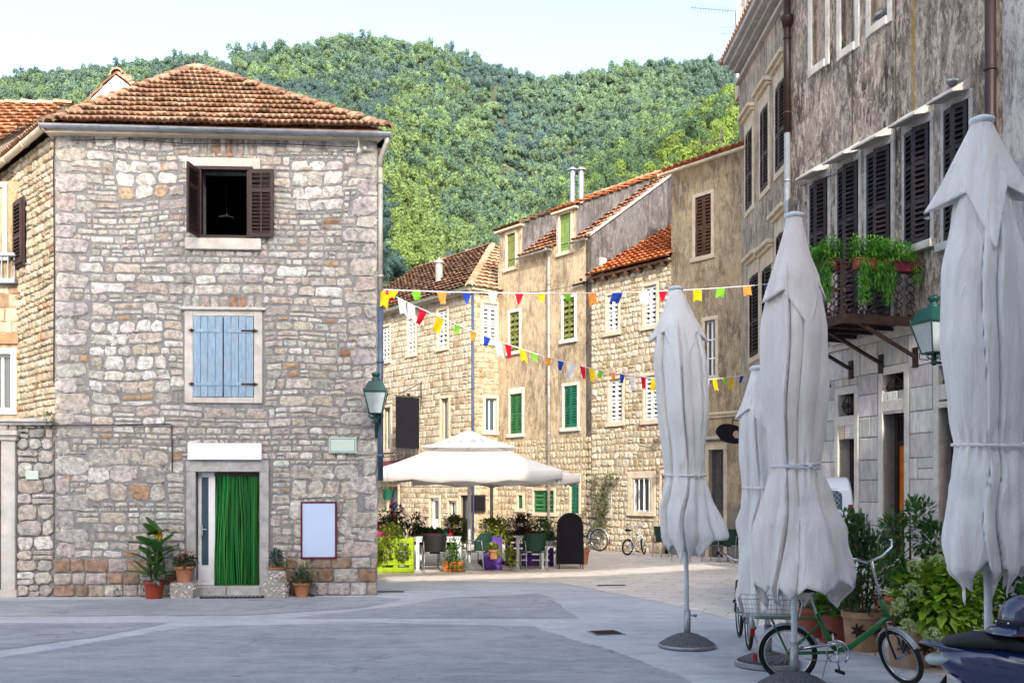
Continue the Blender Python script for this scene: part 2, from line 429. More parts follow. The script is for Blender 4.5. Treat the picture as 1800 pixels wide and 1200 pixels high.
class Mason:
    def __init__(s, seed, cols, gap=.018, relief=.03, jit=.012, warp=.03, round_=(.12, .34), y0=0.0):
        s.rng = random.Random(seed); s.cols = cols; s.gap = gap; s.relief = relief; s.jit = jit; s.warp = warp
        s.round = round_; s.seed = seed * 7.13; s.y0 = y0; s.mb = MB(); s.zlo = -9; s.zhi = 99
    def w(s, x, z):
        k = min(1, max(0, min(z - s.zlo, s.zhi - z) / .25))
        return (x + s.warp * .7 * noise.noise((x * 1.3, z * 1.3, s.seed)), z + k * s.warp * noise.noise((x * .9, z * .9, s.seed + 9)))
    def stone(s, x0, x1, z0, z1, col=None, relief=None, warp=True):
        r = s.rng; g = s.gap / 2
        x0 += g; x1 -= g; z0 += g; z1 -= g
        if x1 - x0 < .015 or z1 - z0 < .015: return
        m = min(x1 - x0, z1 - z0); R_ = relief if relief is not None else s.relief
        c = [r.uniform(*s.round) * m for _ in range(4)]
        P = [(x0 + c[0], z0), ((x0+x1)/2, z0), (x1 - c[1], z0), (x1, z0 + c[1]), (x1, z1 - c[2]), (x1 - c[2], z1), ((x0+x1)/2, z1), (x0 + c[3], z1), (x0, z1 - c[3]), (x0, z0 + c[0])]
        j = min(s.jit, m * .12)
        P = [(a + r.uniform(-j, j), b + r.uniform(-j, j)) for a, b in P]
        if warp: P = [s.w(a, b) for a, b in P]
        n = len(P); cx = sum(p[0] for p in P) / n; cz = sum(p[1] for p in P) / n
        k1 = .985; k2 = max(.5, 1 - .035 / m * r.uniform(.7, 1.3)) if m < .6 else 1 - .05 / m
        h = R_ * r.uniform(.55, 1.25)
        vs = [(a, s.y0 + .012, b) for a, b in P]
        vs += [(cx + (a-cx)*k1, s.y0 - h * .45, cz + (b-cz)*k1) for a, b in P]
        vs += [(cx + (a-cx)*k2, s.y0 - h * r.uniform(.75, 1.15), cz + (b-cz)*k2) for a, b in P]
        vs += [(cx + r.uniform(-.15,.15)*m, s.y0 - h * r.uniform(.8, 1.35), cz + r.uniform(-.15,.15)*m)]
        fs = []
        for q in range(2):
            for i in range(n):
                i2 = (i+1) % n
                fs.append((q*n+i, q*n+i2, (q+1)*n+i2, (q+1)*n+i))
        for i in range(n): fs.append((2*n+i, 2*n+(i+1) % n, 3*n))
        s.mb.add(vs, fs, col=col or pick(r, s.cols))
    def row(s, a, b, z, h, asp, split):
        r = s.rng; x = a
        while x < b - .02:
            w = h * r.uniform(*asp)
            w = min(w, .62)
            left = b - (x + w)
            if left < h * .55:
                w = b - x
                if w > h * asp[1] * 1.15: w *= .5
            if h > .16 and r.random() < split:
                k = r.uniform(.35, .65)
                s.stone(x, x + w, z, z + h * k); s.stone(x, x + w, z + h * k, z + h)
            elif h > .13 and w > h * 1.6 and r.random() < .12:
                k = r.uniform(.3, .7)
                s.stone(x, x + w * k, z, z + h); 
                s.stone(x + w * k, x + w, z, z + h * .5); s.stone(x + w * k, x + w, z + h * .5, z + h)
            else: s.stone(x, x + w, z, z + h)
            x += w
    def fill(s, a, b, z0, z1, holes=(), course=(.12, .27), asp=(.8, 2.3), split=.2, top=None):
        r = s.rng; z = z0; s.zlo = z0; s.zhi = z1
        while z < z1 - .03:
            h = r.uniform(*course)
            if z1 - (z + h) < course[0] * .7: h = z1 - z
            if h > course[1] * 1.3: h *= .5
            bb = top(z + h / 2) if top else b
            iv = [(a, bb)]
            for (hx0, hx1, hz0, hz1) in holes:
                if hz0 < z + h - .015 and hz1 > z + .015:
                    nv = []
                    for p, q in iv:
                        if hx1 <= p or hx0 >= q: nv.append((p, q)); continue
                        if hx0 > p: nv.append((p, hx0))
                        if hx1 < q: nv.append((hx1, q))
                    iv = nv
                    if z + h > hz1 + .04: s.row(max(a,hx0), min(bb,hx1), hz1, z + h - hz1, asp, 0)
                    if z < hz0 - .04: s.row(max(a,hx0), min(bb,hx1), z, hz0 - z, asp, 0)
            for p, q in iv: s.row(p, q, z, h, asp, split)
            z += h

def panel(mb, x0, x1, z0, z1, holes=(), y=0.0, reveal=.22, bottom=True):
    """flat wall face with rectangular holes and their reveals"""
    xs = sorted({x0, x1, *[min(max(h[i], x0), x1) for h in holes for i in (0, 1)]})
    zs = sorted({z0, z1, *[min(max(h[i], z0), z1) for h in holes for i in (2, 3)]})
    for i in range(len(xs)-1):
        for j in range(len(zs)-1):
            cx = (xs[i]+xs[i+1])/2; cz = (zs[j]+zs[j+1])/2
            if any(h[0] < cx < h[1] and h[2] < cz < h[3] for h in holes): continue
            mb.poly([(xs[i],y,zs[j]),(xs[i+1],y,zs[j]),(xs[i+1],y,zs[j+1]),(xs[i],y,zs[j+1])])
    for (a, b, c, d) in holes:
        q = y + reveal
        mb.poly([(a,y,c),(a,y,d),(a,q,d),(a,q,c)]); mb.poly([(b,y,c),(b,q,c),(b,q,d),(b,y,d)])
        mb.poly([(a,y,d),(b,y,d),(b,q,d),(a,q,d)]); mb.poly([(a,y,c),(a,q,c),(b,q,c),(b,y,c)])

# ------------------------------------------------------------------ tiled roofs
TILE_OLD = [(3,(.34,.215,.145)),(3,(.39,.26,.18)),(2,(.29,.175,.115)),(1.2,(.46,.33,.24)),(.5,(.20,.13,.095))]
TILE_NEW = [(3,(.52,.17,.065)),(2,(.58,.22,.09)),(1,(.44,.14,.06))]
TILE_DARK = [(3,(.155,.085,.055)),(2,(.20,.11,.07)),(2,(.12,.07,.05)),(.6,(.28,.17,.11))]

def tile_roof(mb, O, ux, uw, bounds, wmax, cols, seed, tw=.22, rh=.40, amp=.038, lift=.075, humps=2):
    """O: eave origin, ux along the eave, uw up the slope (unit), bounds(w)->(lo,hi) along u"""
    rng = random.Random(seed); O = Vector(O); ux = Vector(ux).normalized(); uw = Vector(uw).normalized(); n = ux.cross(uw)
    if n.z < 0: n = -n
    nr = int(math.ceil(wmax / rh)); ns = 5 * humps
    for r in range(nr):
        w0 = r * rh; w1 = min((r + 1) * rh + .10, wmax)
        lo0, hi0 = bounds(w0); lo1, hi1 = bounds(min(w1, wmax))
        lo = min(lo0, lo1); hi = max(hi0, hi1)
        for k in range(int(math.floor(lo / tw)), int(math.ceil(hi / tw))):
            u0 = k * tw; u1 = u0 + tw
            if u1 <= lo or u0 >= hi: continue
            col = pick(rng, cols); dz = rng.uniform(-.008, .008); dw = rng.uniform(-.016, .016)
            vs = []
            for i in range(ns + 1):
                f = i / ns; u = u0 + f * tw
                hgt = amp * abs(math.sin(PI * f * humps)) ** .7
                ua = min(max(u, lo0), hi0); ub = min(max(u, lo1), hi1)
                pt = O + ux*ua + uw*(w0+dw) + n*(hgt + lift + dz)
                vs += [O + ux*ua + uw*(w0+dw+.12) + n*(hgt*.5 - .01 + dz), pt - n*.020 + uw*.004, pt, O + ux*ub + uw*w1 + n*(hgt*.6 + dz)]
            fs = []
            for i in range(ns):
                a = i*4; b = a+4
                fs += [(a, b, b+1, a+1), (a+1, b+1, b+2, a+2), (a+2, b+2, b+3, a+3)]
            mb.add(vs, fs, col=col)

def ridge_caps(mb, A, B, cols, seed, r=.11, step=.42, lift=.03):
    rng = random.Random(seed); A = Vector(A); B = Vector(B); d = B - A; L = d.length; d.normalize()
    side = d.cross(Vector((0,0,1))).normalized(); up = side.cross(d)
    k = max(1, int(L / step)); st = L / k
    for i in range(k):
        p0 = A + d * (i * st); p1 = A + d * ((i+1) * st + .05); col = pick(rng, cols)
        r0 = r * 1.15; r1 = r * .9; vs = []; m = 9
        off = up * (lift + rng.uniform(-.01,.01)) + side * rng.uniform(-.012,.012)
        for (p, rr, e) in ((p0, r0, .022), (p1, r1, .0), (p0, r0 - .03, .0)):
            for j in range(m):
                a = PI * j / (m-1)
                vs.append(p + off + side * (math.cos(a) * rr) + up * (math.sin(a) * rr * .85 - .03 + e))
        fs = []
        for j in range(m-1):
            fs.append((j, j+1, m+j+1, m+j)); fs.append((2*m+j, 2*m+j+1, j+1, j))
        mb.add(vs, fs, col=col)
# ------------------------------------------------------------------ windows, shutters, doors
def shutter(mb, w, h, M, t=.035, louver=True, pitch=.055, stile=.055, mids=(.4,), center=False, slat=.62):
    if louver:
        mb.box(0, stile, -t/2, t/2, 0, h, M); mb.box(w-stile, w, -t/2, t/2, 0, h, M)
        rails = [0] + [m*h for m in mids] + [h - stile*1.3]
        for z in rails: mb.box(stile, w-stile, -t/2+.001, t/2-.001, z, z + stile*1.3, M)
        if center: mb.box(w/2-.013, w/2+.013, -t/2-.004, -t/2+.006, stile, h-stile, M)
        for i in range(len(rails)-1):
            a = rails[i] + stile*1.3; b = rails[i+1]
            k = max(1, int((b-a)/pitch)); p = (b-a)/k
            for q in range(k):
                z = a + p*(q+.5); hh = p*slat
                X = M @ tr(w/2, 0, z) @ rot('X', math.radians(-38))
                mb.box(-(w/2-stile), w/2-stile, -.004, .004, -hh, hh, X)
    else:
        nb = max(2, int(round(w / .13))); bw = w / nb
        for i in range(nb):
            mb.box(i*bw+.003, (i+1)*bw-.003, -t/2, t/2, 0, h - (.006 if i % 2 else 0), M)
        for z in (.16*h, .82*h): mb.box(.02, w-.02, -t/2-.012, -t/2-.001, z-.03, z+.03, M)

def surround(mb, u0, u1, z0, z1, w=.13, y=-.03, depth=.16, lintel=None, sill=True, sillw=.05, foot=True):
    """stone jambs, lintel and sill around an opening"""
    lt = lintel if lintel is not None else w
    mb.box(u0-w, u0, y, depth, z0, z1); mb.box(u1, u1+w, y, depth, z0, z1)
    mb.box(u0-w-.004, u1+w+.004, y-.006, depth+.004, z1, z1+lt)
    if sill: mb.box(u0-w-sillw, u1+w+sillw, y-.045, depth+.008, z0-.12, z0)
    elif foot: mb.box(u0-w-.004, u1+w+.004, y-.004, depth+.004, z0-w*.9, z0)

def back_pane(u0, u1, z0, z1, y):
    mb = MB(); mb.poly([(u0,y,z0),(u1,y,z0),(u1,y,z1),(u0,y,z1)]); return mb

def window(parent, fr, rect, style, shut_mat=None, trim='trim', w=.11, louver=True, y=-.03, lintel=None, sill=True, frame_mat='white_paint',
           depth=.14, openang=0.0, glaz=(2, 1), pitch=.055, label=None, mids=(.45,), sillw=.05, slat=.62):
    u0, u1, z0, z1 = rect
    mb = MB(); surround(mb, u0, u1, z0, z1, w, y, depth, lintel, sill, sillw)
    win = mb.build('window', MT[trim], parent, fr, bevel=.008)
    if style == 'shut':
        hw = (u1-u0)/2
        for sgn in (0, 1):
            m2 = MB()
            if sgn == 0: X = tr(u0+.004, .045, z0+.01) @ rot('Z', -openang)
            else: X = tr(u1-.004, .045, z0+.01) @ rot('Z', openang) @ tr(-(hw-.008), 0, 0)
            shutter(m2, hw-.008, z1-z0-.02, X, louver=louver, pitch=pitch, mids=mids, slat=slat)
            m2.build('shutter', MT[shut_mat], win, fr)
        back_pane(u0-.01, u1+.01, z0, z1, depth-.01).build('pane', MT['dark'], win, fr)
    else:
        m2 = MB(); t = .045; yy = depth - .05
        m2.box(u0, u0+t, yy, yy+.05, z0, z1); m2.box(u1-t, u1, yy, yy+.05, z0, z1)
        m2.box(u0+t, u1-t, yy+.001, yy+.049, z0, z0+t); m2.box(u0+t, u1-t, yy+.001, yy+.049, z1-t, z1)
        nx, nz = glaz
        for i in range(1, nx):
            u = u0 + (u1-u0)*i/nx; m2.box(u-.025, u+.025, yy+.003, yy+.047, z0+t, z1-t)
        for i in range(1, nz):
            z = z0 + (z1-z0)*i/nz; m2.box(u0+t, u1-t, yy+.005, yy+.045, z-.018, z+.018)
        m2.build('frame', MT[frame_mat], win, fr)
        back_pane(u0, u1, z0, z1, yy+.03).build('pane', MT['glass_blue' if style == 'blue' else 'glass'], win, fr)
    return win

def gutter(mb, A, B, r=.075, wall=None):
    A = Vector(A); B = Vector(B); d = (B-A); L = d.length; d.normalize(); side = d.cross(Vector((0,0,1))).normalized()
    vs = []; m = 9
    for p in (A, B):
        for rr in (r, r-.008):
            for j in range(m):
                a = PI + PI*j/(m-1)
                vs.append(p + side*(math.cos(a)*rr) + Vector((0,0,math.sin(a)*rr)))
    fs = []
    for q in (0, m):
        for j in range(m-1): fs.append((q+j, q+j+1, 2*m+q+j+1, 2*m+q+j))
    mb.add(vs, fs)
    k = max(2, int(L/.95))
    for i in range(k+1):
        p = A + d*(L*(i+.0)/k)
        mb.tube([p + side*(math.cos(PI+PI*j/8)*(r+.008)) + Vector((0,0,math.sin(PI+PI*j/8)*(r+.008))) for j in range(9)], .009, 5)

def downpipe(mb, x, y, z0, z1, r=.045, fr=None):
    mb.tube([(x, y, z0), (x, y, z1)], r, 10)
    k = int((z1-z0)/1.6)
    for i in range(k+1):
        z = z0 + .4 + i*1.6
        if z < z1: mb.tube([(x, y, z), (x, y, z+.05)], r+.012, 10)

# ------------------------------------------------------------------ the stone house
FA = Frame(-7.68, 16.73, math.atan2(.28, 5.38))
WA = 5.387; HA = 7.78
houseA = thing('stone_house', 'three storey rubble stone house with hipped tile roof and green strip curtain door', 'house', frame=FA)
topw = FA.rc(353, 298, 437, 420); midw = FA.rc(340, 556, 447, 698); doorr = FA.rc(345, 829, 457, 1045)
doorr = (doorr[0], doorr[1], 0.0, doorr[3])
holes = [topw, midw, doorr]
XL,YL=-2.75,2.99
FAL = Frame(-7.68, 16.73, math.atan2(-.732, .682))     # left wall: its right end is the front left corner
_q = FA.I @ (FAL.M @ Vector((-4.05,0,0))); XL,YL = _q.x,_q.y
mb = MB(); panel(mb, 0, WA, 0, HA, holes, 0, .35)
mb.poly([(0,0,0),(0,0,HA),(XL,YL,HA),(XL,YL,0)])
XR=WA-1.5; mb.poly([(WA,0,0),(XR,7,0),(XR,7,HA),(WA,0,HA)]); mb.poly([(XR,7,0),(XL,7,0),(XL,7,HA),(XR,7,HA)]); mb.poly([(XL,YL,0),(XL,YL,HA),(XL,7,HA),(XL,7,0)])
mb.build('wall_core', MT['mortar'], houseA, FA)
# stones of the front
COLS_A = [(3,(.55,.51,.465)),(3,(.475,.44,.40)),(2,(.64,.61,.57)),(2,(.47,.405,.345)),(1.0,(.37,.345,.325)),(.35,(.44,.30,.19)),(.05,(.36,.19,.10)),(1.4,(.52,.465,.40))]
ms = Mason(3, COLS_A, gap=.030, relief=.018, jit=.024, warp=.085, round_=(.10,.33))
PL = .64                                                    # plinth height
surA = []
for (r_, w_, lt, sl) in ((topw, .13, .17, .2), (midw, .13, .10, .12), (doorr, .16, .19, 0)):
    surA.append((r_[0]-w_-.05, r_[1]+w_+.05, r_[2]-sl, r_[3]+lt))
q_holes = list(surA)
rngA = random.Random(11)
arch_z = surA[1][3]; arch = (midw[0]-.16, midw[1]+.16, arch_z, arch_z+.27); q_holes.append(arch)
archt = (topw[0]+.0, topw[1]+.1, surA[0][3], HA-.02); q_holes.append(archt)
zq = PL; side = 0
quoins = []
while zq < HA - .12:
    h = rngA.uniform(.21, .33); h = min(h, HA - zq)
    wl = (.50 if side else .30) + rngA.uniform(-.06, .10); wr = (.28 if side else .50) + rngA.uniform(-.05, .12)
    for (a, b) in ((0, wl), (WA-wr, WA)):
        ms.stone(a - (.0), b, zq, zq+h, jit_col(rngA, rngA.choice([(.46,.43,.41),(.52,.49,.465),(.43,.405,.39),(.48,.43,.39)]), .08), relief=.022, warp=False)
        q_holes.append((a, b, zq, zq+h))
    zq += h; side ^= 1
# a patch of larger squared pale blocks left of the middle window, and a row of small squares under the eave
def patch(x0, x1, z0, z1, hh, ww, cols):
    z = z0
    while z < z1 - .05:
        h = min(rngA.uniform(*hh), z1 - z); x = x0 + rngA.uniform(0, .1)
        st = x
        while x < x1 - .05:
            w = min(rngA.uniform(*ww), x1 - x + .1)
            ms.stone(x, x+w, z, z+h, pick(rngA, cols)); x += w
        q_holes.append((st, x, z, z+h)); z += h
PALE = [(3,(.68,.655,.63)),(2,(.60,.565,.53)),(1,(.52,.45,.37))]
patch(.55, 1.78, 3.42, 4.66, (.17,.27), (.20,.36), PALE)
patch(.95, 2.05, 6.72, 7.36, (.20,.26), (.22,.36), [(2,(.67,.64,.61)),(1,(.50,.46,.42)),(1,(.48,.36,.25))])
patch(3.9, 4.75, 6.55, 7.4, (.20,.26), (.22,.32), [(3,(.66,.63,.60)),(1,(.52,.47,.43)),(.5,(.47,.33,.21))])
patch(.55, 1.9, HA-.25, HA, (.22,.25), (.24,.4), PALE); patch(3.75, 4.9, HA-.25, HA, (.22,.25), (.24,.4), PALE)
patch(.5, 1.75, 1.55, 2.45, (.26,.36), (.30,.52), COLS_A); patch(3.9, 5.0, 1.0, 2.2, (.24,.36), (.26,.52), COLS_A)
ms.fill(0, WA, PL, HA, q_holes, course=(.07,.21), asp=(.75,2.9), split=.42)
for (a, b, c, d) in (arch, archt):                          # flat arches of upright stones
    n = 9; 
    for i in range(n):
        x0 = a + (b-a)*i/n; x1 = a + (b-a)*(i+1)/n
        ms.stone(x0, x1, c, d, jit_col(rngA, rngA.choice([(.45,.43,.41),(.40,.35,.31),(.36,.22,.15),(.47,.45,.43),(.43,.40,.38)])), relief=.02)
ms.mb.build('stone_facing', MT['stone'], houseA, FA)
# plinth of big rust-stained blocks, standing proud
mp = Mason(8, [(2,(.42,.34,.27)),(2,(.36,.25,.18)),(1.3,(.50,.46,.43)),(1.2,(.30,.19,.13)),(1,(.44,.39,.35))], gap=.016, relief=.03, warp=.01, y0=-.05, round_=(.06,.16))
for a, b in ((0, doorr[0]-.24), (doorr[1]+.18, WA)):
    pcore = MB(); pcore.box(a, b, -.045, .02, 0, PL-.01); pc_ = pcore.build('plinth', MT['mortar'], houseA, FA)
    mp.mb = MB(); mp.fill(a, b, .0, PL, course=(.19,.24), asp=(.9,1.9), split=.0); mp.mb.build('stone_facing', MT['stone'], pc_, FA)
# left wall: warmer, rougher
LW = 4.05
ml = Mason(5, [(3,(.44,.37,.27)),(2,(.38,.31,.22)),(1,(.50,.43,.33)),(1,(.33,.25,.17)),(.3,(.36,.20,.11))], gap=.02, relief=.045, warp=.05)
wl_ = FAL.rc(33, 355, 47, 465); wl_ = (wl_[0], wl_[1], wl_[2], wl_[3])
ml.fill(-LW, 0, 2.6, HA, [(wl_[0]-.05, wl_[1]+.05, wl_[2], wl_[3])], course=(.08,.17), asp=(.8,2.0), split=.2)
ml.mb.build('side_stone_facing', MT['stone_warm'], houseA, FAL)
mw = MB(); mw.box(wl_[0]-.06, wl_[1]+.06, -.07, -.052, wl_[2]-.05, wl_[3]+.05)
sw = mw.build('window', MT['brown_paint'], houseA, FAL)
m2 = MB(); shutter(m2, wl_[1]-wl_[0], wl_[3]-wl_[2], tr(wl_[0], -.09, wl_[2]), pitch=.06); m2.build('shutter', MT['brown_paint'], sw, FAL)
# top window: open shutters, dark room
mb = MB(); u0,u1,z0,z1 = topw
mb.box(u0-.26, u1+.20, -.035, .02, z1, z1+.19)
wt = mb.build('window', MT['trim'], houseA, FA, bevel=.012)
mb = MB(); mb.box(u0-.25, u1+.22, -.075, .05, z0-.19, z0); mb.build('sill', MT['trim'], wt, FA, bevel=.012)
mf = MB(); t=.05
mf.box(u0-.03,u0+t-.03,-.05,.09,z0,z1+.02); mf.box(u1-t+.03,u1+.03,-.05,.09,z0,z1+.02); mf.box(u0-.08,u1+.08,-.07,.1,z1-.02,z1+.035); mf.box(u0-.03,u1+.05,-.065,.095,z0-.01,z0+.05)
mf.build('frame', MT['brown_paint'], wt, FA)
for sgn, ang in ((0, -150), (1, 170)):
    m2 = MB(); hw = (u1-u0)/2 + .02
    if sgn: X = tr(u1+.02, -.065, z0+.02) @ rot('Z', math.radians(-4))
    else: X = tr(u0-.02, -.075, z0+.0) @ rot('Z', math.radians(-100))
    shutter(m2, hw, z1-z0-.03, X, pitch=.062, mids=(.66,), center=True, slat=.5); m2.build('shutter', MT['brown_paint'], wt, FA)
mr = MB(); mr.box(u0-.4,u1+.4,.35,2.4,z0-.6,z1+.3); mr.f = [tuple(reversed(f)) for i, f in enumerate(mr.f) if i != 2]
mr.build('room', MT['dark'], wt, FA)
mm = MB(); mm.tube([(u0+.22,.9,z1+.2),(u0+.22,.9,z0+.66)],.006,5); mm.lathe([(.17,0),(.14,.03),(.03,.07),(.02,.1)],14,tr(u0+.22,.9,z0+.58)); mm.build('ceiling_lamp', MT['glass'], wt, FA)
# middle window: blue plank shutters
u0,u1,z0,z1 = midw
mb = MB(); w_=.14
mb.box(u0-w_,u0,-.035,.1,z0-.1,z1+.10); mb.box(u1,u1+w_,-.035,.1,z0-.1,z1+.10); mb.box(u0,u1,-.033,.099,z1,z1+.099); mb.box(u0,u1,-.033,.099,z0-.099,z0); mb.box(u0-.2,u1+.2,-.085,.1,z1+.10,z1+.145)
wm = mb.build('window', MT['trim'], houseA, FA, bevel=.01)
hw=(u1-u0)/2
for i in (0,1):
    m2 = MB(); X = tr(u0+i*hw+.004, .01-.035, z0+.005) @ rot('Z', math.radians(1.2 if i else -1.5))
    shutter(m2, hw-.012, z1-z0-.01, X, louver=False)
    s_ = m2.build('shutter', MT['blue_paint'], wm, FA, bevel=.004)
    m3 = MB()
    for z in (.16,.82):
        zz = z0 + z*(z1-z0); x = u0-.03 if i == 0 else u1+.03
        m3.box(x-.03, x+.04, -.075, -.06, zz-.012, zz+.012); m3.box(x-.02 if i else x, x+.02 if not i else x, -.062, -.052, zz-.03, zz+.03); m3.box(x if i==0 else x-.24, x+.24 if i==0 else x, -.050, -.044, zz-.016, zz+.016)
    m3.build('hinge', MT['iron'], s_, FA)
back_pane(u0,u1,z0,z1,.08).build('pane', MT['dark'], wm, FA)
# door
u0,u1,z0,z1 = doorr
mb = MB(); mb.box(u0-.155,u0,-.05,.3,0,z1); mb.box(u1,u1+.155,-.05,.3,0,z1); mb.box(u0-.16,u1+.16,-.056,.304,z1,z1+.19)
dr = mb.build('door', MT['trim_grey'], houseA, FA, bevel=.012)
mb = MB(); mb.box(u0,u0+.48*(u1-u0),-.07,.34,0,.165); mb.box(u0+.48*(u1-u0)+.006,u1+.02,-.075,.34,0,.165); mb.build('step', MT['trim_grey'], dr, FA, bevel=.015)
zb=.17; pw = .29
mb = MB(); x0=u0+.005; x1=u0+pw
mb.box(x0,x0+.055,.10,.15,zb,z1); mb.box(x1-.11,x1,.10,.15,zb,z1); mb.box(x0+.055,x1-.11,.101,.149,zb,zb+.34); mb.box(x0+.055,x1-.11,.101,.149,z1-.09,z1)
mb.box(x0+.05,x1-.10,.092,.1,zb+.07,zb+.27)
mb.box(u1-.045,u1,.10,.15,zb,z1)
dp = mb.build('door_leaf', MT['white_paint'], dr, FA, bevel=.004)
back_pane(x0+.05,x1-.1,zb+.34,z1-.09,.13).build('pane', MT['glass_blue'], dp, FA)
mb = MB(); mb.box(x0+.06,x0+.09,.05,.1,1.02,1.20); mb.tube([(x0+.075,.06,1.12),(x0+.15,.06,1.12)],.012,8); mb.build('handle', MT['galv'], dp, FA)
mb = MB(); mb.box(x1,u1-.03,.06,.10,z1-.07,z1-.01); mb.build('curtain_rail', MT['brown_paint'], dr, FA)
rngc = random.Random(4); mb = MB()
for layer in range(2):
    n = 34
    for i in range(n):
        fx = (i+.5)/n; xx = x1+.02+fx*(u1-x1-.05); g = rngc.uniform(.35,1.5); c = (.014*g*rngc.uniform(.5,3.0),.19*g*rngc.uniform(.65,1.1),.035*g)
        sw_ = .028*(fx-.5)*2; pts=[]
        ph=rngc.uniform(0,6)
        for k in range(9):
            f=k/8; pts.append((xx+sw_*math.sin(f*2.2)+.010*math.sin(f*5+ph)+.02*math.sin(f*3+fx*9), .075+layer*.025+.012*math.sin(ph+f*4), z1-.05-f*(z1-zb-.06)))
        mb.tube(pts,[.010]*8+[.008],5,col=c)
MT['strip'] = mat('strip',(1,1,1),.4,.12,20,attr=True,spec=.4)
mb.build('strip_curtain', MT['strip'], dr, FA)
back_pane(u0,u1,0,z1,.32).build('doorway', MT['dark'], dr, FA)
# gutters and downpipe
ez = HA + .0
mb = MB(); gutter(mb, (-.14,-.24,ez+.06), (WA+.24,-.24,ez+.02), .07); mb.build('gutter', MT['zinc'], houseA, FA)
mb = MB(); gutter(mb, (0.12,-.2,ez+.05), (-LW,-.2,ez-.02), .07); mb.build('gutter', MT['trim_warm'], houseA, FAL)
mb = MB(); mb.box(-.1,WA+.12,-.2,.3,ez-.05,ez-.004); mb.prism([(WA+.121,-.2,ez-.05),(WA+.2,-.2,ez-.05),(XR+.15,7.1,ez-.05),(XR-.1,7.1,ez-.05),(WA-.1,.301,ez-.05)],(0,0,.047))
mb.build('eaves_board', MT['trim_warm'], houseA, FA)
mb = MB(); mb.tube([(WA+.2,-.2,ez-.03),(WA+.17,-.2,ez-.14),(WA+.06,-.06,ez-.34),(WA+.055,-.05,ez-.5)],.045,10); downpipe(mb, WA+.055, -.05, 5.0, ez-.5, .043); mb.build('downpipe', MT['pipe_old'], houseA, FA, smooth=True)
mb = MB(); downpipe(mb, WA+.055, -.05, 1.95, 5.0, .05); mb.build('downpipe', MT['blue_pipe'], houseA, FA, smooth=True)
mb = MB(); mb.tube([(.015,-.05,ez-.1),(.0,-.06,ez-.5),(.012,-.055,5.5),(.0,-.055,3.6)],.011,6)
mb.tube([(.3,-.06,ez-.14),(1.2,-.065,ez-.10),(2.2,-.06,ez-.16),(3.6,-.06,ez-.13),(WA-.35,-.07,ez-.17)],.008,5)
mb.tube([(-.6,-.05,2.86),(.9,-.05,2.88),(1.92,-.055,2.90),(1.95,-.055,2.88),(1.955,-.055,2.1)],.010,6)
mb.build('cable', MT['cable'], houseA, FA)
mb = MB(); x = WA-.30
mb.tube([(x,-.05,ez-.25),(x,-.14,ez-.25),(x,-.14,ez-.02)],.012,6)
for q in range(2): mb.lathe([(.02,0),(.045,.015),(.03,.03),(.045,.045),(.03,.06),(.042,.075),(.015,.095)],10,tr(x,-.14,ez-.30+q*.22))
mb.tube([(x+.1,-.03,ez-.2),(x+.1,-.12,ez-.2)],.03,6)
mb.build('insulator', MT['plastic_cream'], houseA, FA, smooth=True)
# hipped roof
AP = Vector((-6.67,21.05,10.72))                            # the peak, world
iA = FA.I; ap = iA @ AP
e0 = Vector((-.02,-.24,ez+.10)); e1 = Vector((WA+.2,-.24,ez+.10)); e2 = Vector((XL-.25,YL-.0,ez+.10)); e3 = Vector((XR+.15,7.2,ez+.1)); e4 = Vector((XL-.25,7.2,ez+.1))
def facet(mb, A, B, P, cols, seed, **kw):
    A=Vector(A);B=Vector(B);P=Vector(P); ux=(B-A).normalized(); L=(B-A).length; up=(P-A)-ux*((P-A).dot(ux)); H_=up.length; a=(P-A).dot(ux)
    tile_roof(mb, A, ux, up.normalized(), lambda w: (a*w/H_, L-(L-a)*w/H_), H_, cols, seed, **kw)
mb = MB(); facet(mb, e0, e1, ap, TILE_OLD, 2); mb2 = MB()
facet(mb, e2, e0, ap, TILE_OLD, 3)
roofA = mb.build('roof', MT['tile'], houseA, FA)
mb = MB(); mb.add([e0-Vector((0,0,.06)),e1-Vector((0,0,.06)),e3,e4,e2-Vector((0,0,.06)),ap-Vector((0,0,.06))],[(0,1,5),(1,2,5),(2,3,5),(3,4,5),(4,0,5)],col=(.35,.18,.1)); mb.build('roof_deck', MT['tile'], roofA, FA)
mb = MB(); ridge_caps(mb, e0+Vector((.0,.0,.0)), ap+Vector((0,0,.02)), TILE_OLD, 4, r=.10, lift=.02); ridge_caps(mb, e1+Vector((0,0,.0)), ap+Vector((0,0,.02)), TILE_OLD, 5, r=.10, lift=.02)
mb.build('hip_tiles', MT['tile'], roofA, FA)

# things fixed on the house
def plate(name, label, cat, fr, px, mat_, y=-.06, t=.025, border=None, bm=None, bevel=.004):
    u0,u1,z0,z1 = fr.rc(*px); o = thing(name, label, cat, fr.M @ Vector(((u0+u1)/2, y, z0)), fr.ang)
    w=(u1-u0)/2; h=z1-z0; mb=MB(); mb.box(-w,w,-t,0,0,h); mb.build('panel', MT[mat_], o, bevel=bevel)
    if border:
        m=MB(); b=border
        m.box(-w-b,-w,-t-.008,.002,-b,h+b); m.box(w,w+b,-t-.008,.002,-b,h+b); m.box(-w,w,-t-.007,.002,h,h+b); m.box(-w,w,-t-.007,.002,-b,0); m.build('border', MT[bm], o)
    return o
plate('sign_panel','long blank white sign panel above the green curtain doorway','sign',FA,(333,779,462,808),'sign_white',y=-.07,t=.05)
o = plate('wall_plaque','blank pale green plaque near the lamp on the stone house corner','plaque',FA,(579,769,627,796),'sign_green',y=-.05)
u0,u1,z0,z1 = FA.rc(579,769,627,796); w=(u1-u0)/2; h=z1-z0; m=MB(); a=.02
